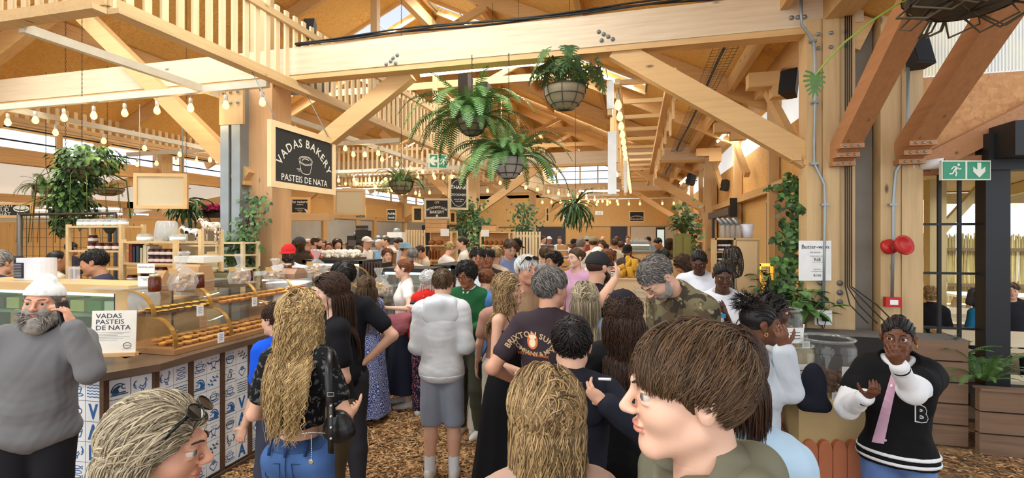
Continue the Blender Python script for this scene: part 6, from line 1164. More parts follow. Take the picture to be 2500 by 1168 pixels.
def locks(name,parent,f,mat,n,length,seed=0,wave=0.,wl=.09,r=.0045,grav=.5,part=0.,flow=None,back=-.08,low=-.05,m=14,coll=(),jit=.25,thick=.006,front=.04,stiff=0.,taper=.25,lift=0.,adh=None,high=9.,sprd=.75):
 """many fine locks rooted over the scalp, combed and falling; f maps head space to person space"""
 rg=np.random.default_rng(seed);d=rg.normal(0,1,(n*6,3));d/=np.linalg.norm(d,axis=1,keepdims=True);Cn=np.array((0,-.018,.032));Rr=np.array((.075,.094,.083))+.002;p=Cn+d*Rr
 lo_=np.where((p[:,1]>-.06)&(adh is not None and adh<-1 and flow is not None),max(low,.02),low);ok=(p[:,1]*.78-p[:,2]*.62<front-.012)&(p[:,2]>lo_-.02+.3*np.maximum(p[:,1]+.02,0)*2)&(p[:,2]<high);p=p[ok][:n];d=d[ok][:n];n=len(p);sx=np.where(p[:,0]>part,1.,-1.)
 D=np.stack([sx*sprd,np.full(n,back*6),np.full(n,.15)],1)if flow is None else np.stack([sx*flow[0],np.full(n,flow[1]),np.full(n,flow[2])],1)
 D=D+rg.normal(0,jit,(n,3));N=d/Rr;N/=np.linalg.norm(N,axis=1,keepdims=True);D=D-N*(D*N).sum(1,keepdims=True)+N*lift;D/=np.linalg.norm(D,axis=1,keepdims=True)
 L=length*rg.uniform(.72,1.05,n)*(np.clip((p[:,2]+np.where(p[:,1]>-.06,.0,.06))/.08,.2,1)if adh is not None and adh<-1 and flow is not None else 1);st=(L/m)[:,None];off=rg.uniform(0,thick,n)[:,None];ph=rg.uniform(0,6.28,n);W=np.zeros((n,m+1,3));W[:,0]=p;cl=np.floor(ph*1.6);ph2=cl*1.7;q=p.copy();A=np.zeros((n,m+1,3));A[:,0]=N
 for i in range(1,m+1):
  D=D+np.array((0,0,-1.))*grav*(1-stiff)*(.25+.4*i/m)*min(1,.5+L.mean()*3);D/=np.linalg.norm(D,axis=1,keepdims=True)
  if adh is not None and adh>-1:fr=q[:,2]<adh;D[fr]=D[fr]*(.45,.45,.6)+(0,0,-.55);D/=np.linalg.norm(D,axis=1,keepdims=True)
  q=q+D*st
  for(c,rr_)in coll:
   e=(q-np.array(c))/(np.array(rr_)+off);y2=1-e[:,0]**2-e[:,2]**2;ins=(y2>e[:,1]**2)&(y2>0);q[:,1]=np.where(ins,c[1]+np.where(q[:,1]>.035,1,-1)*np.sqrt(np.maximum(y2,0))*(rr_[1]+off[:,0]),q[:,1])
  for(c,rr_)in[(Cn,Rr+.004)]:
   e=(q-np.array(c))/(np.array(rr_)+off);k=np.linalg.norm(e,axis=1,keepdims=True);ins=k<1;q=np.where(ins,np.array(c)+e/np.maximum(k,1e-6)*(np.array(rr_)+off),q)
  if adh is not None:
   o2=off*(1+lift*i/m)+.004;e=(q-Cn)/(Rr+o2);k=np.linalg.norm(e,axis=1,keepdims=True);q=np.where(q[:,2:3]>adh,Cn+e/k*(Rr+o2),q)
  a=q-Cn;a[:,2]*=.15;a/=np.maximum(np.linalg.norm(a,axis=1,keepdims=True),1e-6);A[:,i]=a;W[:,i]=q
 arc=np.linspace(0,1,m+1)[None,:]*L[:,None];side=np.cross(np.gradient(W,axis=1),A);side/=np.maximum(np.linalg.norm(side,axis=2,keepdims=True),1e-6)
 if wave:
  env=np.clip(arc/(.35*L[:,None]),0,1)[...,None];th=(arc/wl*6.283+ph2[:,None])[...,None];W=W+side*wave*env*np.sin(th)+A*wave*.8*env*(1+np.cos(th+1))*.5
 rad_=r*rg.uniform(.7,1.3,n)[:,None]*(1-(1-taper)*np.linspace(0,1,m+1)[None,:]**2.5);T=np.gradient(W,axis=1);S=np.cross(T,A);S/=np.maximum(np.linalg.norm(S,axis=2,keepdims=True),1e-6)
 ring=np.stack([W+S*rad_[...,None],W+A*rad_[...,None]*.7,W-S*rad_[...,None],W-A*rad_[...,None]*.5],2);V=ring.reshape(-1,3);M4=np.array(f.M);V=V*f.s@M4[:3,:3].T+M4[:3,3]
 b=np.arange(n)[:,None,None]*(m+1)*4+np.arange(m)[None,:,None]*4;k=np.arange(4)[None,None,:];Q=np.stack([b+k,b+(k+1)%4,b+4+(k+1)%4,b+4+k],3).reshape(-1,4)
 o=mesh_obj(name,[(V,Q)],mat,parent);at=o.data.attributes.new('tint','FLOAT','POINT');tv=np.repeat(np.clip(rg.normal(.4,.3,n)+.18*np.sin(cl),0,1),(m+1)*4);at.data.foreach_set('value',tv.astype(np.float32));return o
class HF:
 """head space -> person space"""
 def __init__(s,M,sc):s.M,s.s=M,sc;s.R3=M.to_3x3()
 def __call__(s,kind,a,b,*r):
  if kind=='e':k,sg=r[-2:];return Ee(s.M@(Vector(a)*s.s),[q*s.s for q in b],k*s.s,sg,s.R3)
  ra,rb,k,sg=r;return Cc(s.M@(Vector(a)*s.s),s.M@(Vector(b)*s.s),ra*s.s,rb*s.s,k*s.s,sg)
 def p(s,*a):return s.M@(Vector(a)*s.s)
 def cut(s,n,c):nn=s.R3@Vector(n);return(tuple(nn),c*s.s+nn.dot(s.M.translation))
 def E(s,c,r,k=.01,sg=1):return s('e',c,r,k,sg)
def person(lab,px,top,d,face,skin='light',hair='short',hc='brown',tp='tee',tc=(200,200,200),bt='pants',bc=(50,54,70),fem=0,bulk=1.,H=None,lean=0,side=0,hp=0,hy=0,hr=0,lh=None,rh=None,le=None,re=None,beard=None,hat=None,hatc=(30,30,32),glasses=0,shades=0,q=1.,curl=.45,step=0.,tk=None,tc2=None,bk=None,bc2=None,hl=.3,eyes=1,sit=0,shoes=(210,206,198),apron=None,tsc=30,z0=0.,gaze=0,smile=0,hoodc=None,palm=None,voxf=1.,**kw):
 wp=P(px,top,d);zt=wp.z;f2=YAW;s_,c_=math.sin(rad(face)),math.cos(rad(face));fw=Vector((cC*s_+cS*c_,cS*s_-cC*c_,0));yaw=math.atan2(-fw.x,fw.y);Rl=Matrix.Rotation(rad(-lean),4,'X')@Matrix.Rotation(rad(side),4,'Y')
 def body(H):
  pv=Vector((0,0,.54*H));T=Matrix.Translation(pv)@Rl@Matrix.Translation(-pv);hs=(H/1.72)**.5*(1.0 if not fem else .97);nk=T@Vector((0,.012,.855*H));Hm=Matrix.Translation(nk)@Rl@Matrix.Rotation(rad(hy),4,'Z')@Matrix.Rotation(rad(-hp),4,'X')@Matrix.Rotation(rad(hr),4,'Y')@Matrix.Translation((0,.018,H*.998-.855*H-.115*hs));return T,Hm,hs
 if H is None:
  H=1.7
  for _ in range(3):T,Hm,hs=body(H);H=min(1.97,max(1.35,H+zt-(Hm@Vector((0,-.02,.115*hs))).z))
 T,Hm,hs=body(H);hf=HF(Hm,hs);hcn=Hm@Vector((0,0,0));base=Vector((wp.x,wp.y,0))-Matrix.Rotation(yaw,3,'Z')@Vector((hcn.x,hcn.y,0));zb=zt-(Hm@Vector((0,-.02,.115*hs))).z if sit or z0 else 0
 root=thing('person',lab,'person',(0,0,0));inv=(Matrix.Translation((base.x,base.y,zb))@Matrix.Rotation(yaw,4,'Z')).inverted();vx=max(.0016,min(.03,d*.0021))*voxf;b_=bulk;h=H
 W=(.142 if not fem else .122)*b_**.5*h/1.72;hip=(.1 if not fem else .108)*h/1.72
 t=lambda x,y,z:T@Vector((x,y,z*h));Rt=[list(v)for v in T.to_3x3()]
 def tor(e=0.,k=.06):
  g=h/1.72;return[('e',tuple(t(0,.005,.72)),((W+.0)*1.0+e,(.098 if not fem else .088)*b_*g+e,.17*g+e),Rt,k,1),('e',tuple(t(0,.005+.03*(b_-1),.61)),((.125 if not fem else .107)*b_*g+e,.088*b_**1.4*g+e,.13*g+e),Rt,k,1),('e',tuple(t(0,-.01,.525)),((.148 if not fem else .158)*b_**.7*g+e,.108*b_*g+e,.1*g+e),Rt,k,1),Cc(t(-W,-.005,.805),t(W,-.005,.805),.048*g+e,.048*g+e,k),Cc(t(0,-.01,.84),t(-W*.9,-.008,.815),.05*g+e,.042*g+e,.04),Cc(t(0,-.01,.84),t(W*.9,-.008,.815),.05*g+e,.042*g+e,.04)]+([('e',tuple(t(sx*.062*g,.062,.735)),(.05*g+e,.04*g+e,.05*g+e),Rt,.07,1)for sx in(-1,1)]if fem else[])
 legs=[];st=step*.22
 for sx,ph in((-1,1),(1,-1)):
  hj=Vector((sx*hip*.8,-.01,.5*h))
  if sit:kn=Vector((sx*hip*1.1,.42,.47*h-.02));an=Vector((sx*hip,.4,.05*h));
  else:kn=Vector((sx*hip*.95,.03+ph*st*.8,.28*h));an=Vector((sx*hip*1.0,-.02+ph*st*1.5-(.06 if ph<0 and st else 0),.045*h+(.04 if ph<0 and st else 0)))
  legs.append((hj,kn,an))
 if sit:legs=[(a,Vector((b.x,b.y,a.z-.02)),Vector((c.x,c.y,a.z-.45)))for a,b,c in legs]
 def legp(e=0.,kn_f=1.):
  o=[];g=h/1.72*b_**.4
  for hj,kn,an in legs:o+=[Cc(hj+Vector((0,0,.02)),kn,.082*g+e,.055*g+e,.03),Cc(kn,kn.lerp(an,.35),.055*g+e,.056*g+e,.03),Cc(kn.lerp(an,.35),an,.056*g+e,.036*g+e,.02)]
  return o
 arms=[];l1,l2=.168*h,.15*h
 for sx,tg,pole in((1,rh,re),(-1,lh,le)):
  sh=t(sx*(W+.015),-.005,.805)
  if tg is None:wr=T@Vector((sx*(W+.085),.07,.5*h));wr=sh+(wr-sh)*1.0
  elif tg[0]=='P':wr=inv@P(*tg[1:])
  elif tg[0]=='T':wr=T@Vector((tg[1],tg[2],tg[3]*h))
  else:wr=Vector((tg[0],tg[1],tg[2]*h))
  pl=Vector(pole)if pole else Vector((sx*.5,-1,-.3));el,wr=ik(sh,wr,l1,l2,pl);arms.append((sx,sh,el,wr,tg))
 def armp(e=0.,f=1.,ks=.02):
  o=[];g=h/1.72*b_**.5*(1 if not fem else .86)
  for sx,sh,el,wr,tg in arms:
   if f<=1:o.append(Cc(sh,sh.lerp(el,f),.047*g+e,(.047-.011*f)*g+e*(1.2 if f<1 else 1),.03))
   else:o+=[Cc(sh,el,.047*g+e,.037*g+e,.03),Cc(el,el.lerp(wr,min(1,f-1)),.037*g+e,(.037-.011*(f-1))*g+e*.9,ks)]
  return o
 SK=SKINS[skin];sm=skinm(SK);lipm=skinm(tuple(int(v)for v in((SK[0]*.92,SK[1]*.76,SK[2]*.76)if sum(SK)>330 else(SK[0]*1.15,SK[1]*.85,SK[2]*.9))))
 vb=max(vx*1.6,.008);parts=[sdf(tor(-.012)+legp()+armp(0,2)+[Cc(t(0,-.012,.83),hf.p(0,-.02,-.05),.056*hs,.052*hs,.03)],vb)]
 neck=[Cc(hf.p(0,-.022,-.03),t(0,-.014,.835),(.052 if not fem else .045)*hs,(.06 if not fem else .05)*hs,.03)];near=d<8.5
 parts.append(sdf(head_prims(hf,fem)+neck,max(vx,.0019)if near else vx*.85))
 for sx,sh,el,wr,tg in arms:
  dr=(wr-el).normalized();nr=Vector(palm)if palm is not None else Vector((-sx,.25,-.1))if tg is None else Vector((-sx*.8,.3,.6))
  if abs(nr.normalized().dot(dr))>.9:nr=Vector((0,-1,.3))
  parts.append(sdf(hand_prims(wr,dr,nr,sx*(1 if True else 1),.97*h/1.72*(1 if not fem else .9),curl if tg is not None else .4),max(.0035,min(.007,vx))))
 Mi=Hm.inverted();Mi=np.array(Mi)
 def mf(c):
  q_=(c@Mi[:3,:3].T+Mi[:3,3])/hs;return((((q_[:,0]/.0225)**2+((q_[:,1]-.09)/.016)**2+((q_[:,2]+.0595)/.0125)**2)<1)).astype(int)
 mesh_obj('body',parts,[sm,lipm],root,mf)
 HCc=HAIRS[hc];hm=hairm(*HCc)
 if eyes and d<9.5:
  for sx in(-1,1):
   e=MB();c=hf.p(sx*.031,.0748,.0034);T3=hf.R3@Matrix.Rotation(rad(-90),3,'X')@Matrix.Rotation(rad(gaze),3,'Y');e.lathe([(.0001,-.0138)]+[(math.sin(a)*.0138,-math.cos(a)*.0138)for a in np.linspace(.5,2.55,6)]+[(.0078,.0113)],c,14,0,T3*hs if False else T3)
   e.lathe([(.008,.0114),(.0038,.0132)],c,14,1,T3);e.lathe([(.0039,.0133),(.0001,.0138)],c,12,2,T3);e.build('eye',[plain((208,198,188),.25,var=.02),plain((74,52,36)if hc in('black','dkbrown','saltpep')else(90,104,112),.2),plain((10,9,9),.15)],root)
  for sx in(-1,1):mb=MB();mb.tube([hf.p(sx*x,y,z)for x,y,z in((.012,.0965,.0235),(.025,.093,.0285),(.038,.083,.0275),(.047,.071,.023))],[.0028*hs,.0036*hs,.003*hs,.0012*hs],6,flat=.8);mb.build('eyebrow',hairm(*HAIRS['grey' if hc=='white' else 'brown' if hc in('blonde','dirty','greyblonde')else hc]),root)
 if beard:
  bc_,bl=beard;pr=[hf('c',(-.022,.096,-.046),(.022,.096,-.046),.0055,.0055,.01,1),hf('c',(-.024,.092,-.049),(-.03,.084,-.062),.005,.004,.006,1),hf('c',(.024,.092,-.049),(.03,.084,-.062),.005,.004,.006,1)]+([hf.E((0,.077,-.094),(.017,.012,.012),.01)]if bl<.003 else[])if bl<.006 else[hf.E((0,.03,-.062),(.062+bl*.1,.062+bl*.2,.056+bl*.9),.01),hf('c',(-.02,.094,-.047),(.02,.094,-.047),.006,.006,.01,1)]+[hf('c',(s*.064,.0,-.02),(s*.05,.03,-.08),.016,.02+bl*.1,.02,1)for s in(-1,1)]
  if bl>.03:pr.append(hf.E((0,.07,-.115),(.05,.035,.05),.03))
  V,Q=sdf(pr+[hf.E((0,.1,-.0595),(.024,.03,.0085),.006,-1),hf.E((0,.11,.0),(.05,.04,.042),.012,-1)],max(vx,.0025),[hf.cut((0,0,1),-.005)],.0015+bl*.03,3,freq=70)
  bo=mesh_obj('beard',[(V,Q)],hairm(*HAIRS[bc_]),root);bo.data.attributes.new('tint','FLOAT','POINT').data.foreach_set('value',np.full(len(V),.45 if bc_=='grey' else .1,np.float32))
  if bl>.03:locks('beard_strands',root,HF(Hm@Matrix.Translation((0,.05,-.075))@Matrix.Scale(.72,4),hs),hairm(*HAIRS[bc_]),420,.09,5,.004,.03,.003,.9,coll=[((0,-.05,.0),(.07,.09,.1))],m=7,front=9,low=-.3,back=.1,high=.02,jit=.1)
 def shell(th,cuts,holes=1,wr_=.003,extra=(),nm='hair',mt=None,fq=45):
  if hat:cuts=list(cuts)+[((0,0,1),.05)];th=min(th,.009)
  pr=[hf.E((0,-.018,.034),(.075+th,.094+th,.083+th),.01)]+list(extra)
  if holes:pr+=[hf.E((s*.084,-.008,-.006),(.02,.021,.038),.006,-1)for s in(-1,1)]
  V,Q=sdf(pr,max(vx,.0026),[hf.cut(*c)for c in cuts],wr_,7,freq=fq);o=mesh_obj(nm,[(V,Q)],mt or hm,root)
  if mt is None:at=o.data.attributes.new('tint','FLOAT','POINT');at.data.foreach_set('value',np.full(len(V),.5 if hair=='buzz' else .15,np.float32))
  return o
 FR=((0,.78,-.62),.018);NP=((0,.35,-1.),.068);NL=((0,.55,-1.),.1);big=1 if d<1.8 else 0;nn=int((2600 if d<1.8 else 1600 if d<3.4 else 750 if d<6 else 240)*q);lr=.0013 if d<1. else .0019 if d<1.8 else .0026 if d<3.4 else .0036 if d<6 else .0052
 tor_c=[((Mi[:3,:3]@np.array(t(0,-.01,.72))+Mi[:3,3])/hs,np.array((W+.06,.125,.2))/hs)]
 top_=.02 if hat else 9.
 if hair!='bald':
  if hair=='buzz':shell(.004,[FR,NP],1,.0006)
  elif hair=='thin':shell(.007,[((0,.9,-.45),.0),NP],1,.002)
  elif hair in('short','crop','spiky','swept'):
   shell(.010,[FR,NP],1,.002)
   if d<9:locks('hair_locks',root,hf,hm,nn,{'short':.06,'crop':.035,'spiky':.05,'swept':.1}[hair]*kw.get('ls',1),3,.0007,.07,lr,.35,flow={'short':(.35,.4,-.5),'crop':(.1,-.3,-.5),'spiky':(0,.1,.9),'swept':(.5,.75,-.3)}[hair],m=6 if d>3 else 8,jit=kw.get('jit',.17),low=-.035,front=.038,thick=kw.get('thk',.012),lift={'spiky':.6}.get(hair,.12),adh=None if hair=='spiky' else-9,high=top_)
  elif hair=='curly':
   shell(.022,[((0,.78,-.62),.024),NP],1,.008,fq=60)
   if d<9:locks('hair_curls',root,hf,hm,nn,.1,4,.009,.045,lr,.2,jit=.8,m=12,lift=.5,thick=.022,front=.042,low=-.05,adh=-9)
  elif hair in('long','wavy','straight'):
   shell(.011,[FR,NL],0,.003)
   if d<14:locks('long_hair',root,hf,hm,int(nn*1.25),hl,5,{'long':.006,'wavy':kw.get('amp',.013),'straight':.0015}[hair],kw.get('wl',.085),lr*1.15,.5,part=kw.get('part',.012),coll=tor_c,m=kw.get('lm',{'wavy':28,'long':20}.get(hair,14)),thick=kw.get('thk',.022),back=kw.get('back',-.1),jit=kw.get('jit',.16),adh=kw.get('adh',-.02),high=top_,sprd=kw.get('sprd',.75))
   else:shell(.013,[FR],0,.003,[hf('c',(0,-.06,0),(0,-.08,-.22),.07,.06,.03,1)])
  elif hair in('bun','pony','updo','bob'):
   shell(.009,[FR,NP],hair!='bob',.0015)
   if d<9:
    if hair=='bob':locks('hair_locks',root,hf,hm,nn,hl,5,.003,.1,lr,.5,coll=tor_c,m=10,thick=.02,jit=.16,adh=-.03,high=top_)
    else:locks('hair_locks',root,hf,hm,nn,.13,5,.001,.08,lr,.05,flow=(0,-1,.25),m=7,jit=.1,thick=.006,adh=-9,high=top_)
   bz={'bun':(0,-.09,.09),'updo':(0,-.115,.04),'pony':(0,-.12,.03)}.get(hair)
   if bz:V,Q=sdf([hf.E(bz,kw.get('br',(.036,.034,.034)),.02)]+([hf('c',(0,-.125,.02),(0,-.13,-hl),.032,.014,.02,1)]if hair=='pony' else[]),max(vx,.003),(),.004,3,freq=70);o=mesh_obj('hair_bun',[(V,Q)],hm,root)
  elif hair in('braids','cornrow'):
   shell(.004,[FR,NP],1,.0004);mb=MB();B0=kw.get('bun',(0,-.1,.075))
   for i in range(9):
    u=-1+2*i/8;pts=[]
    for k in range(9):
     a=1.12-2.35*k/8;x=math.sin(u*1.28)*math.cos(a*.75)*.98;y=math.sin(a);z=math.sqrt(max(0.02,1-x*x-y*y));v=Vector((x,y,z)).normalized();v=Vector((v.x*.08,v.y*.099-.018,v.z*.088+.032));pts.append(v.lerp(Vector(B0),max(0,(k-5)/3)*.8))
    mb.tube([hf.p(*v)for v in pts],.0062*hs,6)
   mb.build('braids',hm,root);V,Q=sdf([hf.E(B0,kw.get('br',(.035,.03,.028)),.01)],max(vx,.003),(),.005,4,freq=80);mesh_obj('hair_bun',[(V,Q)],hm,root)
   if kw.get('puff'):locks('hair_puff',root,HF(Hm@Matrix.Translation((0,-.07,.1))@Matrix.Scale(.5,4),hs),hm,420,.11,6,.006,.03,.004,.1,lift=1.2,jit=.6,m=7,front=9,low=-.3)
   if kw.get('twist'):locks('twists',root,hf,hm,90,.24,8,.006,.05,.008,.5,coll=tor_c,m=12,thick=.03,taper=.6)
 if hat:
  hmt=cloth(hatc);rv=-1 if hat=='cap_back' else 1
  if hat=='kufi':V,Q=sdf([hf.E((0,-.018,.036),(.087,.106,.088),.01),hf('c',(0,-.018,.1),(0,-.018,.108),.05,.05,.02,1)],max(vx,.003),[hf.cut((0,.12,-1),-.036)],.0006,1);mesh_obj('cap',[(V,Q)],cloth((226,228,226),(206,214,206),'dots',34),root)
  elif hat=='bucket':mb=MB();mb.lathe([(.001,.13),(.06,.128),(.085,.09),(.092,.055),(.12,.03),(.122,.026),(.09,.05)],(0,0,0),18,T=None);mb.v=[tuple(hf.p(v[0],v[1]*1.15-.018,v[2]))for v in mb.v];mb.build('hat',hmt,root)
  else:
   V,Q=sdf([hf.E((0,-.016,.036),(.088,.106,.094),.01),hf.E((0,-.016,.13),(.006,.006,.004),.004)],max(vx,.003),[hf.cut((0,rv*-.12,-1),-.022)],.0008,1);mesh_obj('cap',[(V,Q)],hmt,root);mb=MB();vs=[]
   for i in range(11):
    a=rad(-78+15.6*i)
    for rr_,dz in((.075,.004),(.1,0.0),(.155 if abs(i-5)<5 else .1,-.012)):vs.append((math.sin(a)*.088*(rr_/.09)**.35,rv*(math.cos(a)*rr_*1.12)-.012,.045+dz-.25*(math.sin(a)*.08)**2*8))
   V2=vs+[(x,y,z-.005)for x,y,z in vs];n_=len(vs);fs=[(3*i+j,3*i+3+j,3*i+4+j,3*i+1+j)for i in range(10)for j in(0,1)];fs+=[tuple(n_+q_ for q_ in reversed(f_))for f_ in fs]+[(3*i+2,3*i+5,n_+3*i+5,n_+3*i+2)for i in range(10)]
   mb.add([hf.p(*v)for v in V2],fs,0,True);mb.build('brim',cloth(kw.get('brimc',hatc)),root)
   if kw.get('buckle'):mb=MB();Mx=frame(hf.p(.018,-.123,-.012),hf.R3@Vector((-1,0,0)),hf.R3@Vector((0,0,1)));mb.stroke([(-.011,-.012),(.011,-.012),(.011,.012),(-.011,.012)],.004,Mx,0,.006,True);mb.build('cap_buckle',plain((214,190,130),.3,.7),root)
 def shades_(dy,dz,dark,tilt):
  A_=Matrix.Translation((0,dy,dz))@Matrix.Rotation(rad(tilt),4,'X');g=lambda x,y,z:hf.p(*(A_@Vector((x,y,z))));mb=MB()
  for s in(-1,1):
   lens=[g(s*.034+(.026+.005*dark)*math.cos(a),.006-.18*(s*.034+.026*math.cos(a))**2*10,(.019+.003*dark)*math.sin(a))for a in np.linspace(0,6.2832,15)];mb.tube(lens,.0022,5);mb.tube([g(s*.06,.0,.006),g(s*.078,-.05,.004),g(s*.084,-.1,-.004),g(s*.082,-.125,-.02)],.0022 if not dark else .0045,5)
   if dark:mb.add(lens[:-1],[tuple(range(14))],1)
  mb.tube([g(-.01,.006,.003),g(0,.009,.006),g(.01,.006,.003)],.002,5);mb.build('sunglasses' if dark else 'spectacles',[plain((22,20,20),.25),plain((18,17,18),.12)],root)
 if glasses:shades_(.105,.004,0,0)
 if shades:shades_(.072,.098,1,50)
 wrk=.0042 if d<7 else 0;e=.013;cm=cloth(tc,tc2,tk,tsc);vc=max(vx*1.15,.004)
 hem=lambda z:[((0,0,-1.),-z*h)];up=T.to_3x3()@Vector((0,0,1));ncut=Ee(t(0,.05 if tp!='tank' else .03,.865),(.085,.085,.05 if tp not in('tank','blouse')else .09),.012,-1)
 if tp:
  f={'tee':.62,'long':2,'hoodie':2,'tank':0,'straps':0,'blouse':.4,'jacket':2,'shirt':2,'polo':.6}[tp];f=.5 if kw.get('sleevec')else f;ee=e+{'hoodie':.009,'jacket':.01}.get(tp,0)+kw.get('loose',.004);pr=tor(ee,.07)
  if f:pr+=armp(ee*(.9 if f>1 else 1.1),f if f<1 else 1.93)
  zc=kw.get('hem',{'hoodie':.49,'tee':.47,'jacket':.49}.get(tp,.59 if bt in('skirt','dress')else .48))
  if tp in('straps',):pr=tor(e,.06);cu=[(tuple(up),up.dot(t(0,0,.765)))]
  else:cu=[]
  if f==2:pr+=[Cc(el.lerp(wr,.82),el.lerp(wr,.95),.033,.03,.01)for sx,sh,el,wr,tg in arms]
  sk_=[Cc(t(0,0,.55),t(0,0,zc),.0,.0,.01)];V,Q=sdf(pr+[ncut],vc,[(tuple(-v for v in up),-up.dot(t(0,0,zc)))]+cu,wrk,int(px),freq=19)
  top_o=mesh_obj({'hoodie':'hoodie','jacket':'jacket','blouse':'blouse','tank':'top','straps':'bodice','shirt':'shirt','long':'sweater','polo':'shirt'}.get(tp,'tee_shirt'),[(V,Q)],cm,root)
  if kw.get('sleevec'):
   for k_,a_ in enumerate(arms):
    full=armp(ee*.55,1.9);V,Q=sdf([Cc(a_[1].lerp(a_[2],.3),a_[2],.05+ee*.6,.044+ee*.5,.03),full[2*k_+1]],vc,(),wrk,4+k_,freq=19);mesh_obj('sleeve',[(V,Q)],cloth(kw['sleevec']),root);el_,wr_2=a_[2],a_[3]
    for q0,q1,cc_ in((.78,.8,0),(.83,.85,1),(.88,.9,0)):V,Q=sdf([Cc(el_.lerp(wr_2,q0),el_.lerp(wr_2,q1),.041,.04,.005)],.004);mesh_obj('cuff_stripe',[(V,Q)],cloth((20,20,22)if cc_ else kw['sleevec']),root)
   for q0 in(0,.026):V,Q=sdf(tor(ee+.004,.07),vc,[(tuple(-v for v in up),-up.dot(t(0,0,zc+.01+q0))),(tuple(up),up.dot(t(0,0,zc+.022+q0)))]);mesh_obj('hem_stripe',[(V,Q)],cloth(kw['sleevec']),root)
  if tp=='hoodie':hc3=cloth(hoodc or tc);V,Q=sdf([Cc(t(sx*.07,.045,.845),t(sx*.095,-.05,.85),.03,.036,.03)for sx in(-1,1)]+[Cc(t(-.085,-.06,.845),t(0,-.095,.85),.034,.042,.04),Cc(t(.085,-.06,.845),t(0,-.095,.85),.034,.042,.04),Ee(t(0,-.09,.795),(.15,.034,.1),.06),Ee(t(0,.0,.9),(.066,.07,.075),.02,-1)],vc,(),.003,2);mesh_obj('hood',[(V,Q)],hc3,root);V,Q=sdf(tor(ee+.006,.07),vc*1.2,[(tuple(-v for v in up),-up.dot(t(0,0,zc-.012))),(tuple(up),up.dot(t(0,0,zc+.022)))],.001,3);mesh_obj('hem_band',[(V,Q)],cm,root)
  if tp in('shirt','polo')or kw.get('collar'):cc_=cloth(kw.get('collarc',tc));V,Q=sdf([Cc(t(sx*.02,.075,.825),t(sx*.068,.0,.855),.012,.016,.012)for sx in(-1,1)]+[Cc(t(-.066,-.01,.857),t(0,-.072,.862),.016,.016,.012),Cc(t(.066,-.01,.857),t(0,-.072,.862),.016,.016,.012)],vc,(),0);mesh_obj('collar',[(V,Q)],cc_,root)
  if tp=='straps':MB().tube([t(-.075,.09,.77),t(-.07,.02,.838),t(-.06,-.08,.77)],.004,5).tube([t(.075,.09,.77),t(.07,.02,.838),t(.06,-.08,.77)],.004,5).build('shoulder_strap',cm,root)
 if apron:
  am=cloth(apron);V,Q=sdf([('e',tuple(t(0,.03,.6)),(.15,.115*b_,.2),Rt,.05,1),('e',tuple(t(0,.0,.5)),(.175,.135*b_,.2),Rt,.05,1)],vc,[(tuple(-(T.to_3x3()@Vector((0,1,0)))),-(T.to_3x3()@Vector((0,1,0))).dot(t(0,.05,.6)))],.003,2);mesh_obj('apron',[(V,Q)],am,root)
  MB().tube([t(-.07,.1,.7),t(-.06,.08,.8),t(-.055,.0,.862),t(0,-.07,.87),t(.055,.0,.862),t(.06,.08,.8),t(.07,.1,.7)],.009,5,flat=.5).build('apron_strap',am,root)
 bm=cloth(bc,bc2,bk,kw.get('bsc',30));hipE=lambda e_:[('e',(0,-.01,.525*h),((.148 if not fem else .158)*b_**.7*h/1.72+e_,.108*b_*h/1.72+e_,.1*h/1.72+e_),None,.05,1)]
 if bt in('pants','jeans','shorts','wide'):
  z_={'shorts':.255}.get(bt,.04);e2={'shorts':.03,'wide':.03,'jeans':.012}.get(bt,.014);pr=hipE(.012)+legp(e2)
  if bt=='shorts':pr=hipE(.016)+[Cc(hj,kn,.095,.088,.04)for hj,kn,an in legs]
  V,Q=sdf(pr,max(vc,.006),[((0,0,-1.),-z_*h),((0,0,1.),.585*h)]if not sit else[((0,0,1.),.585*h)],wrk,5,freq=9);o=mesh_obj({'shorts':'shorts','jeans':'jeans'}.get(bt,'trousers'),[(V,Q)],bm,root)
  if bt=='jeans' and d<3.5:
   V,Q=sdf(hipE(.017),.006,[((0,0,-1.),-.558*h),((0,0,1.),.585*h)]);mesh_obj('waistband',[(V,Q)],cloth(tuple(int(v*.85)for v in bc)),root);mb=MB()
   bk_=lambda x,z,o_=.018:Vector((x,-.01-(.108*b_*h/1.72+o_)*math.sqrt(max(0,1-(x/((.148 if not fem else .158)*b_**.7*h/1.72+o_))**2)*max(0,1-((z-.525*h)/(.1*h/1.72+o_+.02))**2)**.6),z))
   for x in(-.09,0,.09):mb.tube([bk_(x,.592*h,.02),bk_(x,.57*h,.022),bk_(x,.553*h,.021)],.008,4,flat=.4)
   for s in(-1,1):mb.tube([bk_(s*x,z*h,.016)for x,z in((.03,.535),(.12,.525),(.118,.49),(.075,.47),(.035,.48),(.03,.535))],.0022,4)
   mb.tube([bk_(0,z*h,.016)for z in(.55,.52,.49,.46)],.0025,4);mb.build('stitched_pockets',cloth((36,58,100)),root)
 elif bt in('skirt','dress'):
  za,zb_=.6,kw.get('shem',.1);n1,n2=48,14;mb=MB();vs=[];r0=(.135*b_,.105*b_);fl=kw.get('flare',.1)
  for i in range(n2):
   u=i/(n2-1);z=(za+(zb_-za)*u)*h
   for j in range(n1):a=2*math.pi*j/n1;w_=1+.05*u*math.sin(a*9+1.3*math.sin(3*a));gx=(r0[0]+.035*math.sin(min(1,u*4)*1.57)+fl*u)*w_;gy=(r0[1]+.03*math.sin(min(1,u*4)*1.57)+fl*u)*w_;vs.append((gx*math.cos(a),gy*math.sin(a)-.01,z))
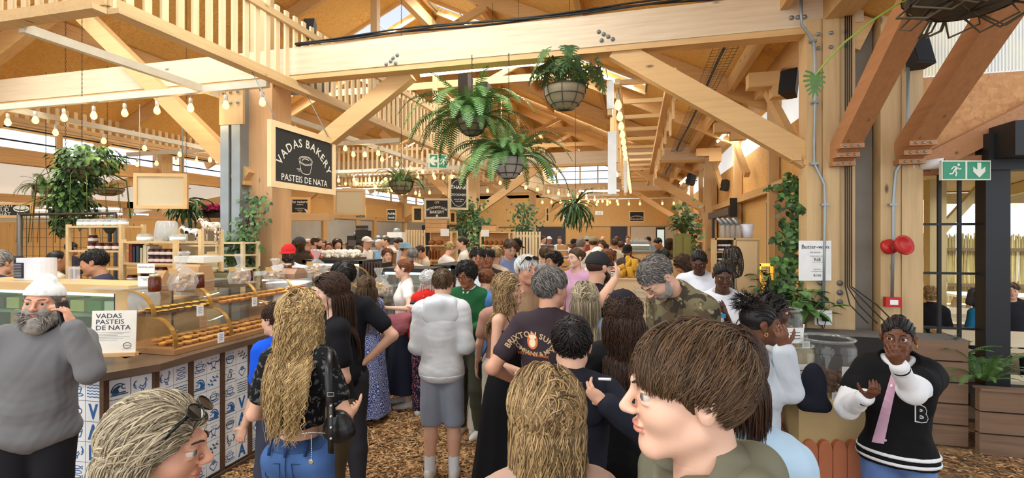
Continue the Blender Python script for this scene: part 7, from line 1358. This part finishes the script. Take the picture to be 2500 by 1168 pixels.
  mb.add(vs,[(i*n1+(j+1)%n1,i*n1+j,(i+1)*n1+j,(i+1)*n1+(j+1)%n1)for i in range(n2-1)for j in range(n1)],0,True);V=[tuple(v)for v in mb.v];mesh_obj('skirt',[(np.array(V),np.array(mb.f))],bm,root)
 if d<7 or z0:
  for hj,kn,an in legs:
   ps=[Ee((an.x,an.y+.06,an.z-.045),(.043,.125,.04),.02),Ee((an.x,an.y-.01,an.z-.02),(.042,.055,.05),.02)]if kw.get('shoe',1)else[Ee((an.x,an.y+.06,.02),(.043,.12,.02),.01)]
   V,Q=sdf(ps,.008,[((0,0,-1.),-(an.z-.072))]);s=mesh_obj('shoe',[(V,Q)],plain(shoes,.5),root)
   if kw.get('socks'):V,Q=sdf([Cc(an-Vector((0,.0,.02)),an.lerp(kn,.3),.043,.046,.02)],.007);mesh_obj('sock',[(V,Q)],cloth((226,228,232)),root)
 root.location=(base.x,base.y,zb);root.rotation_euler=(0,0,yaw);root['label']=lab
 return dict(top=top_o if tp else None,root=root,t=t,hf=hf,arms=arms,W=Matrix.Translation((base.x,base.y,zb))@Matrix.Rotation(yaw,4,'Z'),h=h,H=H,T=T,Wd=W)
# ================================================================ THE CROWD
per=person;Pt=lambda x,y,d:('P',x,y,d)
bm_=per('bearded man in a white cap and grey jumper leaning on the tiled counter',105,688,2.72,14,'ruddy','crop','grey','long',(112,112,114),'pants',(26,26,30),bulk=1.25,collar=1,hat='kufi',beard=('grey',.055),side=-4,hy=8,lh=Pt(176,795,2.6),le=(-.45,.2,-1),rh=('T',.24,.1,.5),collarc=(34,38,50),palm=(.8,.1,.3),curl=.9,loose=.012,hem=.455,curlq=1,smile=1)
bm_=None
per('grey haired woman with sunglasses on her head at the bottom left',390,975,1.12,105,'ruddy','straight','greyblonde','tee',(96,72,66),'pants',(60,60,70),fem=1,shades=1,hp=8,hl=.2,back=-.26,part=.03,thk=.016)
cw=per('woman with long wavy blonde hair, black lace top and blue jeans, seen from behind',737,720,2.5,176,'light','wavy','blonde','tee',(22,22,24),'jeans',(62,92,140),fem=1,hl=.54,tc2=(96,96,98),tk='lace',bk='denim',hem=.62,lh=('T',-.16,.22,.6),rh=('T',.2,.2,.62),part=0.,q=1.5,sprd=.5,amp=.013,wl=.075,thk=.03)
per('woman in black tee with long dark hair and sunglasses pushed up, looking left',803,672,3.15,296,'fair','straight','dkbrown','tee',(26,26,30),'pants',(86,74,54),fem=1,hl=.42,shades=1,back=-.2,hp=4,lh=('T',-.1,.2,.6),rh=('T',.2,.12,.55))
per('short haired man in a black tee with a hand on his hip',838,640,3.75,205,'light','short','black','tee',(24,25,30),'pants',(60,60,66),bulk=1.05,rh=('T',.16,-.05,.58),re=(1,-.4,0))
per('person with long brown hair in a blue floral skirt at the counter end',893,700,5.3,215,'light','straight','brown','tee',(56,70,120),'dress',(52,66,122),fem=1,hl=.5,bk='floral',bc2=(176,186,214),tk='floral',tc2=(176,186,214),bsc=22,tsc=22,flare=.08,shem=.06,shoe=0,H=1.56)
per('child in a bright blue shirt half hidden behind the curly blonde woman',672,742,3.35,250,'light','short','dkbrown','tee',(22,84,214),'pants',(60,64,80))
wb=per('woman with a brown bun, white blouse and black skirt, looking left',985,634,5.75,290,'fair','bun','auburn','blouse',(236,234,228),'skirt',(28,30,46),fem=1,hr=0,hy=-22,hp=-4,rh=Pt(1012,748,5.45),lh=Pt(943,752,5.4),shem=.12,flare=.12,br=(.03,.03,.028),smile=1,gaze=0)
per('white haired person in a red jumper and dark dotted trousers behind the hooded boy',1046,662,5.5,175,'fair','bob','white','long',(206,40,34),'wide',(26,28,44),fem=1,hl=.12,bk='dots',bc2=(190,110,130),bsc=60)
hb=per('young man in pale grey hoodie, grey shorts and white socks, seen from behind',1082,660,4.08,178,'light','short','brown','hoodie',(212,216,220),'shorts',(146,154,170),socks=1,lh=('T',-.1,.2,.6),rh=('T',.1,.2,.6),hp=10,bulk=1.06,loose=.012)
per('young man with curly black hair and glasses in a green jumper',1138,643,4.85,335,'brown','curly','black','long',(34,92,54),'pants',(70,72,60),glasses=1,hp=14,beard=('black',.004),lh=('T',-.05,.26,.62),rh=('T',.1,.26,.62),collar=1,collarc=(220,222,226))
per('dark haired man with a moustache facing the camera behind the green jumper',1166,607,5.7,8,'brown','short','black','tee',(206,212,216),'pants',(50,52,60),beard=('black',.003),tsc=30)
per('man with black hair half hidden behind the man with the moustache',1190,609,6.3,350,'brown','short','black','tee',(60,46,44),beard=('black',.004))
per('woman with a blonde updo in a cream patterned blouse, turned away',1212,603,6.6,160,'light','updo','blonde','blouse',(232,214,196),'pants',(120,110,100),fem=1,hp=12,tk='dots',tc2=(214,182,160))
per('man in a light blue shirt looking down behind the blonde updo',1246,587,6.9,20,'light','short','brown','shirt',(138,160,206),'pants',(60,62,72),hp=22,bulk=1.1)
dj=per('woman with auburn hair tied back in a denim jacket and white trousers',1190,660,4.95,150,'light','updo','auburn','jacket',(70,108,156),'wide',(222,216,204),fem=1,tk='denim',hp=18,rh=('T',.12,.2,.56),lh=('T',-.1,.2,.56))
per('person in a dusty pink tee and pale trousers',1222,690,4.55,190,'light','short','brown','tee',(176,132,116),'wide',(206,196,180),rh=('T',.14,.2,.5))
per('woman with wavy blonde hair in a black strappy dress, looking to the right',1243,672,3.65,62,'light','wavy','dirty','straps',(16,16,18),'dress',(16,16,18),fem=1,hl=.32,hy=8,hp=-6,shem=.03,flare=.13,rh=('T',.12,.24,.6),part=-.02)
per('white haired man in a tan tee with black sunglasses pushed up',1287,625,4.15,30,'ruddy','swept','white','tee',(176,146,116),'pants',(70,70,76),shades=1,bulk=1.12,rh=('T',.1,.26,.62),hp=2)
gb=per('grey haired man in a dark tee with lettering on the back',1347,656,2.95,158,'ruddy','short','saltpep','tee',(58,48,54),'pants',(40,42,50),bulk=1.12,lh=('T',-.26,.1,.6),hy=-28,jit=.3,thk=.016,ls=1.2)
nb_=per('black haired boy in a navy hoodie, seen from behind',1396,780,2.15,172,'light','short','black','hoodie',(32,34,46),'pants',(22,22,26),hp=6,rh=Pt(1478,985,1.95),palm=(0,.6,.4),curl=1.,jit=.25,thk=.012)
per('woman with long grey blonde hair in a pale denim shirt, seen from behind',1427,692,3.5,178,'light','straight','greyblonde','tee',(150,168,196),'pants',(60,70,96),fem=1,hl=.4,sprd=.5,part=.0)
per('woman in a black cap with long dark hair, seen from behind',1520,712,2.5,172,'light','long','dkbrown','long',(20,20,22),'pants',(22,22,24),fem=1,hat='cap',hatc=(30,30,40),hl=.45,sprd=.3,part=0,buckle=1,rh=('T',.14,.24,.62),q=1.3)
per('bearded man in a black cap and black tee, turned to the right',1463,618,3.95,122,'light','buzz','dkbrown','tee',(24,24,27),'pants',(40,42,52),hat='cap',hatc=(44,42,44),beard=('dkbrown',.014),bulk=1.18,rh=Pt(1500,685,3.7),curl=.9)
per('young woman with dark hair tied back in a pink tee, looking left',1404,607,5.9,318,'fair','updo','brown','tee',(206,160,188),'pants',(60,60,80),fem=1,hy=-10,br=(.05,.05,.05))
per('man with curly black hair, sunglasses on his head and a grey tee, looking left',1350,618,6.3,305,'tan','curly','black','tee',(166,168,164),'pants',(60,60,66),shades=1)
per('man in a grey tee with a dark backpack strap, seen from behind',1331,604,7.3,175,'light','crop','brown','tee',(150,158,166),'pants',(50,52,62),bulk=1.08)
per('grey haired person wrapped in a white shawl',1419,583,9.2,150,'light','short','grey','hoodie',(232,226,214),'pants',(60,60,60))
cf=per('grey bearded man in a camouflage shirt looking down at the glass jars',1603,632,2.95,292,'light','crop','saltpep','long',(112,104,78),'pants',(60,58,50),tk='camo',bulk=1.26,lean=16,hp=36,beard=('grey',.008),collar=1,lh=('T',-.1,.34,.6),rh=('T',.1,.36,.6),loose=.014)
per('teenage boy with brown hair and olive hoodie, close to the camera in profile',1672,803,.93,268,'fair','swept','brown','hoodie',(112,110,92),'pants',(50,52,62),q=4.5,thk=.016,ls=.8,jit=.16,hp=2,hem=.6,hoodc=(118,116,98),loose=.01)
per('woman with smooth dark brown hair in a pale blue shirt behind the teenage boy',1775,800,1.3,170,'light','straight','dkbrown','long',(176,204,226),'pants',(50,52,62),fem=1,hl=.27,q=1.5,thk=.012)
per('woman with wavy blonde hair at the bottom centre, seen from behind',1330,906,1.28,190,'light','wavy','dirty','tee',(176,146,130),'pants',(50,52,62),fem=1,hl=.42,q=1.5,amp=.009,wl=.12,part=.02,thk=.02,sprd=.5)
bw=per('braided young woman in a pale grey sweatshirt with her hand to her mouth',1858,742,2.6,62,'dark','cornrow','black','long',(196,204,212),'pants',(20,20,24),fem=1,puff=1,bun=(0,-.06,.11),br=(.05,.05,.03),lh=Pt(1914,850,2.42),le=(-.1,.3,-1),rh=('T',.15,.12,.56),bulk=1.0,loose=.02,curl=1.1,palm=(-.3,-.3,1),hy=22)
per('woman with black twists in a white top behind the grey sweatshirt',1893,722,3.25,50,'deep','cornrow','black','tee',(226,222,216),'pants',(40,42,60),fem=1,twist=1,rh=('T',.2,.1,.5),lh=('T',-.17,.12,.52))
vj=per('girl in a black and white varsity jacket, hand to her mouth',2192,776,2.62,327,'dark','cornrow','black','jacket',(18,18,20),'jeans',(92,118,168),fem=1,bk='denim',bun=(0,-.085,.1),br=(.03,.026,.024),lh=Pt(2192,888,2.33),le=(.1,.3,-1),rh=Pt(2118,967,2.45),re=(.6,-.3,-1),curl=1.1,palm=(.2,-.6,.6),hem=.5,bulk=1.0,hy=-8,gaze=14,loose=.016,sleevec=(232,234,236),collar=1,collarc=(226,228,230))
per('woman in a white tee and cream apron holding a blue packet behind the stall',1766,640,4.05,345,'deep','cornrow','black','tee',(228,230,238),'pants',(210,200,180),fem=1,apron=(222,210,184),hp=16,rh=Pt(1732,768,3.8),lh=Pt(1772,770,3.82),bun=(0,-.1,.05),bulk=1.1)
per('server in a white collared shirt looking down at the right hand stall',1706,613,5.25,335,'deep','cornrow','black','polo',(226,230,240),'pants',(210,200,180),hp=26,bun=(0,-.1,.0),bulk=1.15,apron=(226,222,214))
per('person with dark brown hair in a black top bending down left of the servers',1668,628,6.2,240,'tan','long','dkbrown','tee',(34,32,42),fem=1,lean=20,hp=20,hl=.3)
per('man in a dark tee reaching over the far food counter',1606,573,11.5,285,'tan','short','black','tee',(52,58,52),lean=8,hp=20,rh=('T',.1,.5,.62),lh=('T',-.1,.45,.62))
per('man in a grey blue shirt behind the far food counter',1582,576,14.4,320,'tan','short','black','long',(128,146,166),hp=18);per('woman with long dark hair in a brown top by the far right shelves',1634,584,12.2,190,'tan','long','dkbrown','long',(122,96,76),fem=1)
per('bearded man in a black cap and dark overshirt looking down',1532,599,9.3,330,'tan','buzz','black','jacket',(84,74,70),hat='cap',hatc=(34,32,34),beard=('black',.012),hp=20)
per('man in a white shirt with black straps at the far counter',1532,570,19.5,0,'light','short','dkbrown','long',(232,230,226));per('man with red hair in a grey tee near the dark door',1506,570,15,160,'light','crop','auburn','tee',(168,168,164))
per('man in a cream tee, seen from behind, below the far door',1500,583,11.5,176,'tan','crop','brown','tee',(226,218,192));per('person in an orange top in the far crowd',1518,590,12.5,130,'tan','short','brown','tee',(224,108,66))
per('bald man with glasses in a navy shirt in front of the dark door',1471,569,19,345,'light','bald','grey','long',(44,46,66));per('man in a camouflage cap and white tee, seen from behind',1449,579,9.6,165,'light','short','brown','tee',(236,228,214),hat='cap',hatc=(150,138,110),bulk=1.1)
per('woman with fair brown hair in an olive top in the far crowd',1468,588,10.8,330,'light','long','brown','tee',(160,146,106),fem=1);per('person in a white cap with a pink peak',1461,605,6.9,140,'light','bob','brown','tee',(226,214,206),fem=1,hat='cap',hatc=(234,228,220),brimc=(168,72,92),hl=.1)
per('woman with curly brown hair in a black and white striped tee',1487,612,6.4,120,'light','curly','auburn','tee',(232,230,226),'pants',fem=1,tk='stripe',tc2=(40,40,48),tsc=13,shades=1)
per('tall man in a white tee and black trousers leaning forward',1402,570,12,105,'dark','short','black','tee',(234,230,222),'pants',(24,24,26),lean=10,hp=30,bt_=0);per('person in a grey blue cap in the far crowd',1434,573,15.5,180,'light','short','black','tee',(150,70,66),hat='bucket',hatc=(150,160,158))
per('cook in a white shirt and dark apron behind the crates',1366,568,17,350,'light','short','brown','shirt',(234,232,226),hp=12);per('cook in a white cap at the far left of the back stalls',1341,578,18,30,'tan','short','black','tee',(120,124,150),hat='cap',hatc=(226,226,226));per('cook in a pale top beside the slatted screen',1327,572,18.5,60,'light','short','dkbrown','tee',(226,216,206))
per('man in a black cap and black tee in front of the slatted screen',1262,585,9.8,105,'deep','buzz','black','tee',(26,26,28),hat='cap',hatc=(22,22,24),hp=22,lean=8)
per('man in a white tee looking left beside the ivy column',1127,577,9.7,275,'light','short','dkbrown','tee',(232,228,220),hp=2);per('woman with fair hair tied up in a white tee and dark apron strap',1100,592,8.8,130,'light','updo','blonde','tee',(232,230,224),fem=1,hp=18)
per('smiling woman with brown hair in a brown jacket behind the black fridge',946,608,8.3,25,'light','bob','auburn','long',(132,82,56),fem=1,hl=.12);per('man in a white cap and white tee at the long counter',897,577,10.6,80,'light','buzz','brown','tee',(236,230,220),hat='cap',hatc=(236,232,222))
per('woman with sunglasses on blonde hair at the long counter',873,601,9.6,320,'light','bob','dirty','tee',(214,190,160),fem=1,hl=.12,shades=1);per('cook in a pale blue hair net by the long counter',924,585,13,320,'light','short','white','tee',(140,176,206),hp=14)
per('cook in a white tee with short brown hair, looking left',941,577,12.8,290,'light','short','brown','tee',(232,228,216));per('person with dark hair in a pale apron before the slatted screen',972,582,10.8,300,'light','short','dkbrown','tee',(186,190,206),hp=24)
per('person in a pale blue cap and peach top',992,594,9.1,100,'tan','buzz','brown','tee',(226,170,130),hat='bucket',hatc=(126,160,176));per('person with short grey hair in a pale top',1007,608,8.2,200,'light','bob','grey','tee',(214,206,190),fem=1,hl=.08)
per('man with dark hair looking down beside the bread shelf',1024,601,9.3,290,'tan','short','dkbrown','tee',(206,190,170),hp=26);per('woman with long dark hair in a pale blue shirt, looking right',824,585,10.6,40,'light','long','dkbrown','long',(166,180,220),fem=1)
per('woman with glasses and brown hair behind the meringue tray',803,592,10.3,15,'light','bob','auburn','tee',(150,120,100),fem=1,hl=.1,glasses=1);per('person with black hair behind the woman with glasses',791,588,12,0,'tan','bob','black','tee',(60,60,66),fem=1)
per('man in a red tee with a dark beard, looking right',774,580,9.9,100,'light','short','brown','tee',(206,48,40),beard=('brown',.012));per('person with a bald head beside the red tee',753,583,10.4,170,'fair','bald','white','tee',(96,86,76))
per('long haired man in a grey cap and dark brown jacket, seen from behind',733,571,8.4,160,'light','long','brown','jacket',(66,54,44),hat='cap',hatc=(74,74,82),bulk=1.15,hl=.16);per('man in a red cap and white tee behind the pastry case',704,598,6.6,8,'deep','buzz','black','tee',(226,228,236),hat='cap',hatc=(200,40,42),bulk=1.3,beard=('black',.006),hp=8)
per('person at the far kitchen behind the long counter',850,592,14.8,0,'dark','short','black','tee',(120,110,100))
per('man with short dark hair in a navy sweater, looking down to the left',228,612,4.8,292,'tan','crop','black','long',(66,66,86),'pants',(50,50,60),hp=12,beard=('black',.004),lh=('T',-.1,.26,.62),rh=('T',.1,.28,.62),bulk=1.12)
per('man in a beige shirt turned away at the far left',143,614,6.1,150,'tan','thin','black','shirt',(216,204,180),'pants',(60,60,66),bulk=1.1);per('young woman with dark hair looking left behind the air cooler',38,628,5.6,320,'tan','updo','black','tee',(206,196,180),fem=1)
per('person with grey hair at the left edge',2,613,4.9,180,'light','short','grey','tee',(60,66,80));per('person with dark hair far behind the shelf unit',176,592,9.2,170,'tan','short','black','tee',(60,60,66))
S_=dict(sit=1,H=1.7)
per('woman with curly blonde hair in a black jacket seated outside the barred window',2272,702,6.9,150,'light','curly','blonde','jacket',(30,30,36),'pants',fem=1,**S_);per('woman with dark hair in a blue jumper seated outside behind the black post',2400,706,6.6,165,'light','bob','dkbrown','long',(36,112,150),'pants',fem=1,hl=.2,**S_)
per('man in a dark jacket seated outside at the right edge',2470,692,7.2,320,'light','short','brown','jacket',(40,40,46),'pants',**S_);per('woman with sunglasses in a grey blue top seated at the far outdoor table',2280,630,11,300,'light','updo','dkbrown','tee',(92,106,130),'pants',fem=1,**S_)
per('person with dark hair seated outside between the bars',2402,668,8.2,340,'light','bob','dkbrown','tee',(60,60,70),'pants',fem=1,hl=.1,**S_)
from mathutils.bvhtree import BVHTree
def padd(pp,mb,name,mats):l=pp['root'].location;mb.v=[(v[0]+l.x,v[1]+l.y,v[2]+l.z)for v in mb.v];return mb.build(name,mats,pp['root'])
def decal(pp,mb,name,mats,off=.004):
 me=pp['top'].data;bv=BVHTree.FromPolygons([v.co for v in me.vertices],[tuple(p.vertices)for p in me.polygons]);Wi=pp['W'].inverted();c=Wi@Vector((0,0,HC));out=[];miss=[]
 for i,v in enumerate(mb.v):
  dr=((Wi@P(v[0],v[1],1))-c).normalized();h=bv.ray_cast(c,dr)
  if h[0]is None:miss.append((i,dr));out.append(None)
  else:out.append(h[0]-dr*off)
 g=[(o-c).length for o in out if o is not None];m=sum(g)/max(len(g),1)
 for i,dr in miss:out[i]=c+dr*m
 mb.v=[tuple(o)for o in out];return padd(pp,mb,name,mats)
def PM(x,y,sk=0.):return Matrix(((1,0,0,x),(sk,-1,0,y),(0,0,1,0),(0,0,0,1)))
def grid(mb,pts,mi=0,n=8):
 """quad of pixel corners split into n x n"""
 a,b,c,d=[Vector((*p,0))for p in pts];vs=[a.lerp(b,i/n).lerp(d.lerp(c,i/n),j/n)for j in range(n+1)for i in range(n+1)]
 mb.add(vs,[(j*(n+1)+i,j*(n+1)+i+1,(j+1)*(n+1)+i+1,(j+1)*(n+1)+i)for j in range(n)for i in range(n)],mi)
mb=MB();Mx=PM(1303,848,.18);mb.arctext('BRIXTON SUPPLY',19,Mx,0,-42,66,0,0,.03);mb.arctext('COMPANY & MFG.',15,Mx,0,40,62,0,0,.02,up=False);mb.text('OUT AFTERDARK',9.5,Mx,0,-22,0,1,bold=.02)
mb.flat(oval(13,20,18,-3,14),Mx,1);decal(gb,mb,'back_print',[plain((196,168,130),.8),plain((214,118,66),.8)]);mb=MB();mb.flat(oval(8,11,14,-3,10),Mx,0);mb.flat(oval(9,5,12,-3,24),Mx,0);decal(gb,mb,'back_print',plain((232,214,180),.8),.007)
mb=MB();grid(mb,[(1052,769),(1062,766),(1062,769),(1052,772)],0,2);decal(hb,mb,'small_logo',plain((50,50,60),.8))
mb=MB();grid(mb,[(2178,905),(2192,925),(2158,1085),(2128,1080)],0,10);decal(vj,mb,'pink_top',cloth((208,166,190)),.006)
mb=MB()
for x,y in((2205,897),(2176,942),(2166,1000),(2160,1040),(2162,1076)):mb.flat(oval(3.4,3.4,10,0,0),PM(x,y),0)
decal(vj,mb,'press_stud',plain((220,220,220),.3,.5),.008)
mb=MB();Mx=PM(2250,1012,.2);mb.text('B',54,Mx,0,-18,0,0,bold=.075);decal(vj,mb,'letter_patch',[plain((232,232,230),.8)],.005);mb=MB();mb.text('B',54,Mx,0,-18,0,0,bold=.03);decal(vj,mb,'letter_patch',[plain((20,20,22),.9)],.008)
for pp,sx in((bw,1),(vj,-1)):
 mb=MB();[mb.tube([pp['hf'].p(sx*.084,-.005+.008*math.cos(a),-.042+.01*math.sin(a)),pp['hf'].p(sx*.085,-.005+.008*math.cos(a+.8),-.042+.01*math.sin(a+.8))],.0035,5)for a in np.arange(0,6.2,.8)];padd(pp,mb,'earring',plain((206,160,70),.25,.8))
def wobj(name,prims,vox,mat,lab,cat,**k):
 V,Q=sdf(prims,vox,**k);c=V.mean(0);c[2]=V[:,2].min();o=mesh_obj(name,[(V-c,Q)],mat,None);o.location=c;return tag(o,lab,cat)
LEA=plain((26,25,27),.35);sil=plain((190,190,186),.3,.8)
c=P(158,772,2.6);tag(MB().box(c,(.012,.072,.15),0,Matrix.Rotation(rad(20),3,'Z')@Matrix.Rotation(rad(-12),3,'Y')).build('phone',BLK),'black phone held to the bearded man\'s ear','phone')
c=P(966,795,5.35);t=thing('crossbody_bag','dusty pink crescent crossbody bag worn over the white blouse','bag',tuple(c));V,Q=sdf([Ee(c,(.17,.07,.12),.03),Cc(c+Vector((-.12,0,.03)),c+Vector((.14,.02,.09)),.045,.05,.05)],.009,(),.006,3,freq=20);mesh_obj('pouch',[(V-np.array(c),Q)],cloth((150,86,92)),t)
MB().tube([c+Vector((.13,0,.1)),P(1014,735,5.5),P(1032,692,5.52),P(1040,676,5.72),P(1030,668,5.95)],.028,6,flat=.25).build('strap',cloth((176,108,112)),t)
c=P(1009,762,5.36);t=thing('takeaway_cup','white takeaway cup with a black lid held by the woman in the white blouse','cup',tuple(c));MB().lathe([(.001,0),(.028,0),(.036,.09),(.001,.09)],c,14).build('cup',plain((222,218,210),.6),t);MB().lathe([(.038,.088),(.038,.1),(.03,.112),(.001,.112)],c,14).build('lid',BLK,t)
c=P(828,1040,2.38);t=thing('shoulder_bag','black leather shoulder bag with silver eyelets on the curly haired woman','bag',tuple(c));V,Q=sdf([Ee(c,(.075,.05,.075),.03),Ee(c+Vector((.0,0,-.03)),(.085,.045,.05),.03)],.005,(),.003,3,freq=25);mesh_obj('pouch',[(V-np.array(c),Q)],LEA,t)
mb=MB();mb.tube([P(812,862,2.5),P(803,858,2.38),P(802,920,2.3),P(806,985,2.3),P(812,1020,2.3)],.02,6,flat=.2);mb.tube([P(806,985,2.29),P(806,1060,2.28),P(808,1108,2.28)],.017,6,flat=.2);mb.build('strap',LEA,t);mb=MB()
for y in(992,1018,1045,1072):mb.tube([P(808,y,2.265),P(808,y,2.26)],.006,10)
mb.stroke([(0,0),(.03,0),(.03,.016),(0,.016)],.004,frame(P(799,968,2.265),(cC,cS,0),(0,0,1)),0,0,True);mb.build('buckles',sil,t)
t=thing('chain_belt','silver chain belt with a round charm on the blue jeans','belt',tuple(P(740,1062,2.38)));mb=MB()
for i in range(34):x=668+4.3*i;y=1060+3*math.sin(i*.2);mb.tube([P(x-2.6,y-1.4*(i%2),2.372-.05*(1-((x-740)/75)**2)),P(x+2.6,y+1.4*(i%2),2.372-.05*(1-((x-740)/75)**2))],.0028,5)
for i in range(12):mb.tube([P(760,1064+5*i,2.3),P(761,1068+5*i,2.3)],.0028,5)
mb.build('chain',sil,t);MB().lathe([(.006,0),(.014,.001),(.012,.006),(.006,.005)],P(760,1128,2.3),14,T=Matrix.Rotation(rad(90),3,'X')).build('charm',sil,t)
c=P(1196,905,4.5);t=thing('small_black_bag','small black flap bag at the hip of the person in dusty pink','bag',tuple(c));MB().box(c,(.2,.06,.14)).build('pouch',LEA,t);MB().tube([c+Vector((-.09,0,.07)),P(1205,810,4.45),P(1218,745,4.5)],.004,5).build('strap',LEA,t)
c=P(1978,1015,2.78);t=thing('tote_bag','navy tote bag hanging behind the pale grey sweatshirt','bag',tuple(c));V,Q=sdf([Ee(c+Vector((.02,0,.17)),(.07,.04,.13),.05),Cc(c+Vector((-.03,0,.06)),c+Vector((.07,0,.06)),.04,.04,.05)],.008,(),.005,2);mesh_obj('pouch',[(V-np.array(c),Q)],cloth((30,32,44)),t)
tag(MB().tube([P(1462,926,1.93),P(1491,927,1.9)],.0055,8).build('paper_stick',WHT),'short white stick between the fingers of the boy in the navy hoodie','stick')
tag(MB().box(P(1757,772,3.72),(.08,.03,.03),0,Matrix.Rotation(.3,3,'Z')).build('blue_packet',plain((60,160,214),.4)),'bright blue packet in the hands of the woman in the apron','packet')
